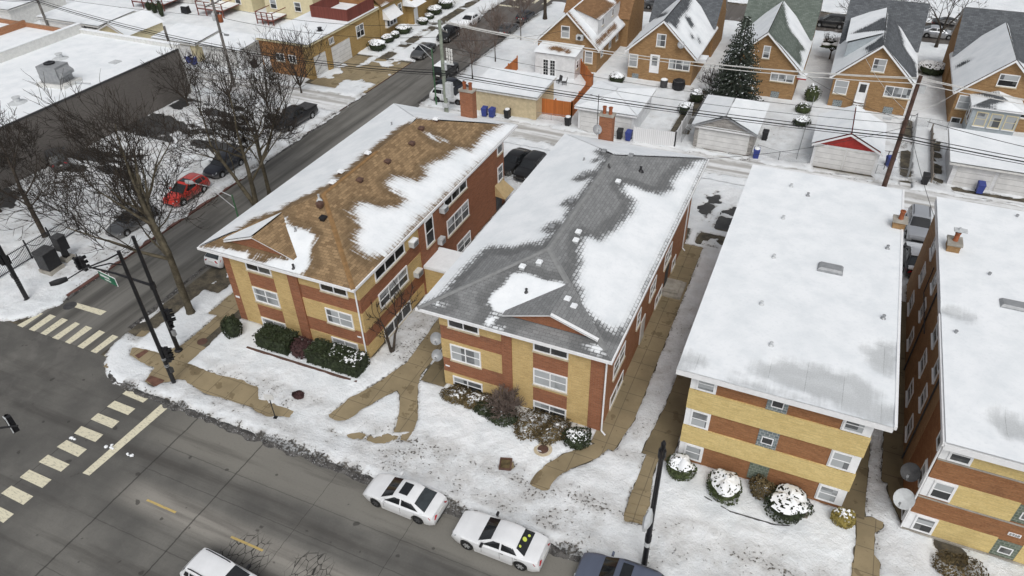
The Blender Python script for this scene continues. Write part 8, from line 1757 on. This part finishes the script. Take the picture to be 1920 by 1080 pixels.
# satellite dishes
dish(-18.95, 29.6, 3.7, 0.42, 25, 'upper grey satellite dish at the left corner of the grey-roofed building'); dish(-18.95, 29.5, 2.35, 0.40, 15, 'lower grey satellite dish at the left corner of the grey-roofed building')
dish(8.55, 29.8, 3.75, 0.50, -20, 'black satellite dish on the right-hand building corner', mat='dark'); dish(8.6, 29.0, 2.55, 0.55, -25, 'large pale satellite dish below the black one', mat='light_metal')
dish(-16.75, 54.5, 7.5, 0.42, 35, 'grey satellite dish on the chimney of the grey-roofed building')
for (x, y, z, lab) in ((-18.7, 29.9, 2.7, ''),): pass
# covered grill, drum, table, small sign, manholes
p = at(960+1245/4, 675/4); T = thing('covered_grill', 'round grill under a black cover by the cottage wall', 'grill', (p[0], p[1], 0.12)); mb = MB(); mb.lathe((0, 0, 0), [(0.55, 0), (0.72, 0.2), (0.78, 0.7), (0.7, 1.1), (0.35, 1.32), (0.05, 1.36)], 9); mb.build('cover', 'black', T)
mb = MB(); mb.lathe((0, 0, 1.1), [(0.7, 0), (0.73, 0.02), (0.71, 0.06)], 9); mb.build('drawstring', 'dark', T)
p = at(960+1135/4, 665/4); T = thing('barrel', 'dark barrel with snow on top beside the covered grill', 'barrel', (p[0], p[1], 0.12)); mb = MB(); mb.lathe((0, 0, 0), [(0.4, 0), (0.45, 0.1), (0.42, 0.5), (0.45, 0.9), (0.44, 1.1)], 14); mb.build('drum', 'dark', T, smooth=True, sharp=40); mb = MB(); mb.blob((0, 0, 1.1), (.43, .43, .14), 12, 6, 0, .05, random.Random(2), -.1); mb.build('snow', 'snow', T, smooth=True)
mb = MB(); mb.lathe((0, 0, 0), [(0.7, 0.0), (0.62, 0.12), (0.47, 0.2)], 12); mb.build('snow_ring', 'light_metal', T)
p = at(517, 785); T = thing('small_sign', 'small white panel on a thin black post standing in the snow', 'sign', (p[0], p[1], 0.1), 0.25); mb = MB(); mb.tube([(0, 0, 0), (0, 0, 1.95)], 0.035, 6); mb.build('post', 'black', T); mb = MB(); mb.box(-0.30, 0.30, -0.05, -0.03, 1.75, 2.2); mb.build('panel', 'offwhite', T); mb = MB(); mb.box(-.12, .12, -.12, .12, 0, .12); mb.build('foot', 'black', T)
mb = MB()
for a in (-0.26, 0.26): mb.box(a-.03, a+.03, -.03, -.0, 2.13, 2.19)
mb.build('clip', 'black', T)
def manhole(label, u, v, r, m='vent_brown', ring=None, z=0.16):
    p = at(u, v, z); T = thing('manhole_cover', label, 'manhole', (p[0], p[1], z))
    mb = MB(); mb.lathe((0, 0, 0), [(r, -0.05), (r, 0.0), (r*.93, 0.012), (r*.9, 0.004), (0.05, 0.006)], 20); mb.build('lid', m, T)
    if ring: mb = MB(); mb.lathe((0, 0, -0.02), [(r*1.7, -0.1), (r*1.65, 0.03), (r*1.05, 0.03), (r*1.02, -0.02)], 22); mb.build('collar', ring, T)
manhole('rusty manhole cover in the corner sidewalk', 379, 640, 0.36, z=0.125); manhole('brown manhole lid in a pale concrete ring on the lawn', 1018, 842, 0.34, 'vent_brown', 'sill', 0.2); manhole('black manhole cover at the stop line of the side street', 131, 573, 0.5, 'dark', z=0.006)
p = at(948, 872); T = thing('drain_box', 'square brown drain box sunk in the snowy lawn', 'drain', (p[0], p[1], 0.12), 0.3); mb = MB(); mb.box(-.36, .36, -.42, -.34, 0, .14); mb.box(-.36, .36, .34, .42, 0, .14); mb.box(-.36, -.28, -.34, .34, 0, .14); mb.box(.28, .36, -.34, .34, 0, .14); mb.build('rim', 'vent_brown', T); mb = MB(); mb.box(-.28, .28, -.34, .34, 0, .05); mb.build('grate', 'leaf_brown', T)
p = at(1440+240/4, 810+640/4); T = thing('stone_post', 'low grey slab standing by the largest snowy bush', 'post', (p[0], p[1]+.1, 0.1), 0.15); mb = MB(); mb.box(-.32, .32, -.2, .2, 0, .75, 0); mb.box(-.34, .34, -.22, .22, .752, .80, 1); mb.build('slab', ['grey_wood', 'snow'], T)
# planting bed edging and front rail
mb = MB(); mb.tube([(-1.9, 27.3, .16), (0.6, 26.6, .16), (3.0, 26.7, .16), (5.6, 27.6, .16)], 0.06, 6); tag(mb.build('bed_edging', 'dark'), 'low dark edging of the planting bed in front of the flat-roofed building', 'edging')
mb = MB(); mb.hexa([(-33.0, 26.95, .1), (-23.9, 27.05, .1), (-23.9, 27.2, .1), (-33.0, 27.1, .1), (-33.0, 26.95, .27), (-23.9, 27.05, .27), (-23.9, 27.2, .27), (-33.0, 27.1, .27)]); tag(mb.build('bed_edging', 'vent_brown'), 'brown edging strip under the clipped hedge', 'edging')
# yard furniture behind the cottages
def chair(x, y, rz, label, m='dark'):
    T = thing('garden_chair', label, 'chair', (x, y, 0.15), rz, 'garden furniture in the yards'); mb = MB(); mb.box(-.26, .26, -.26, .26, .4, .45); mb.build('seat', m, T); mb = MB(); mb.hexa([(-.26, .22, .45), (.26, .22, .45), (.26, .26, .45), (-.26, .26, .45), (-.26, .34, .95), (.26, .34, .95), (.26, .38, .95), (-.26, .38, .95)]); mb.build('backrest', m, T)
    for a in (-.24, .24):
        for b in (-.24, .24): mb = MB(); mb.box(a-.02, a+.02, b-.02, b+.02, 0, .4); mb.build('leg', m, T)
def table(x, y, r, label, h=0.7):
    T = thing('garden_table', label, 'table', (x, y, 0.15), 0, 'garden furniture in the yards'); mb = MB(); mb.lathe((0, 0, h-.04), [(r, 0), (r, .04)], 14); mb.build('top', 'offwhite', T); mb = MB(); mb.tube([(0, 0, 0), (0, 0, h-.04)], .05, 6); mb.lathe((0, 0, 0), [(r*.5, 0), (.06, .06)], 10); mb.build('leg', 'dark', T); mb = MB(); mb.blob((0, 0, h), (r*.95, r*.95, .15), 14, 6, 0, .05, random.Random(5), 0.0); mb.build('snow', 'snow', T, smooth=True)
table(-32.8, 79.8, 0.8, 'snow-covered round table in front of the french doors'); chair(-34.0, 79.4, 1.5, 'red garden chair left of the snowy table', 'red_paint'); chair(-29.7, 79.9, -0.5, 'grey garden chair right of the french doors'); chair(-28.9, 79.6, -1.2, 'grey garden chair nearest the orange fence')
p = at(480+265/4, 110/4); table(p[0], p[1], 0.9, 'snowy round table on the terrace beside the roof deck')
p = at(350, 26); T = thing('covered_grill', 'black covered grill by the red deck at the top left', 'grill', (p[0], p[1], 0.12)); mb = MB(); mb.hexa([(-.7, -.4, 0), (.7, -.4, 0), (.7, .4, 0), (-.7, .4, 0), (-.6, -.3, 1.1), (.6, -.3, 1.1), (.6, .3, 1.2), (-.6, .3, 1.2)]); mb.build('cover', 'black', T); mb = MB(); mb.box(-.55, .55, -.28, .28, 1.19, 1.28); mb.build('snow', 'snow', T)
# clothes pole T and yard walls
T = thing('clothes_pole', 'thin T shaped clothes pole behind the brown pole', 'clothes pole', (6.9, 71.0, 0.1)); mb = MB(); mb.tube([(0, 0, 0), (0, 0, 2.0)], .035, 6); mb.build('post', 'black', T); mb = MB(); mb.tube([(-.7, 0, 2.0), (.9, 0.1, 2.0)], .025, 6); mb.build('bar', 'black', T)
board_fence('low_wall', 'grey board fence between the two right-hand yards', [(11.0, 70.0), (11.1, 81.5)], 0.9, 'grey_wood', cat='fence')
# loose snow clods on the street
rnd = random.Random(9)
for i, (u, v, r, lab) in enumerate(((210, 838, .35, 'larger lump of snow on the long stop line'), (135, 822, .28, 'small lump of snow on the crosswalk bar'), (245, 853, .26, 'small lump of snow right of the stop line'))):
    p = at(u, v, 0); mb = MB()
    for k in range(5): mb.blob((p[0]+rnd.uniform(-r, r), p[1]+rnd.uniform(-r*.5, r*.5), 0.02), (r*rnd.uniform(.25, .5), r*rnd.uniform(.2, .35), .07), 8, 5, 0, .2, rnd, -0.2)
    tag(mb.build('snow_lump', 'snow', None, True), lab, 'snow lump', 'snow lumps on the street')
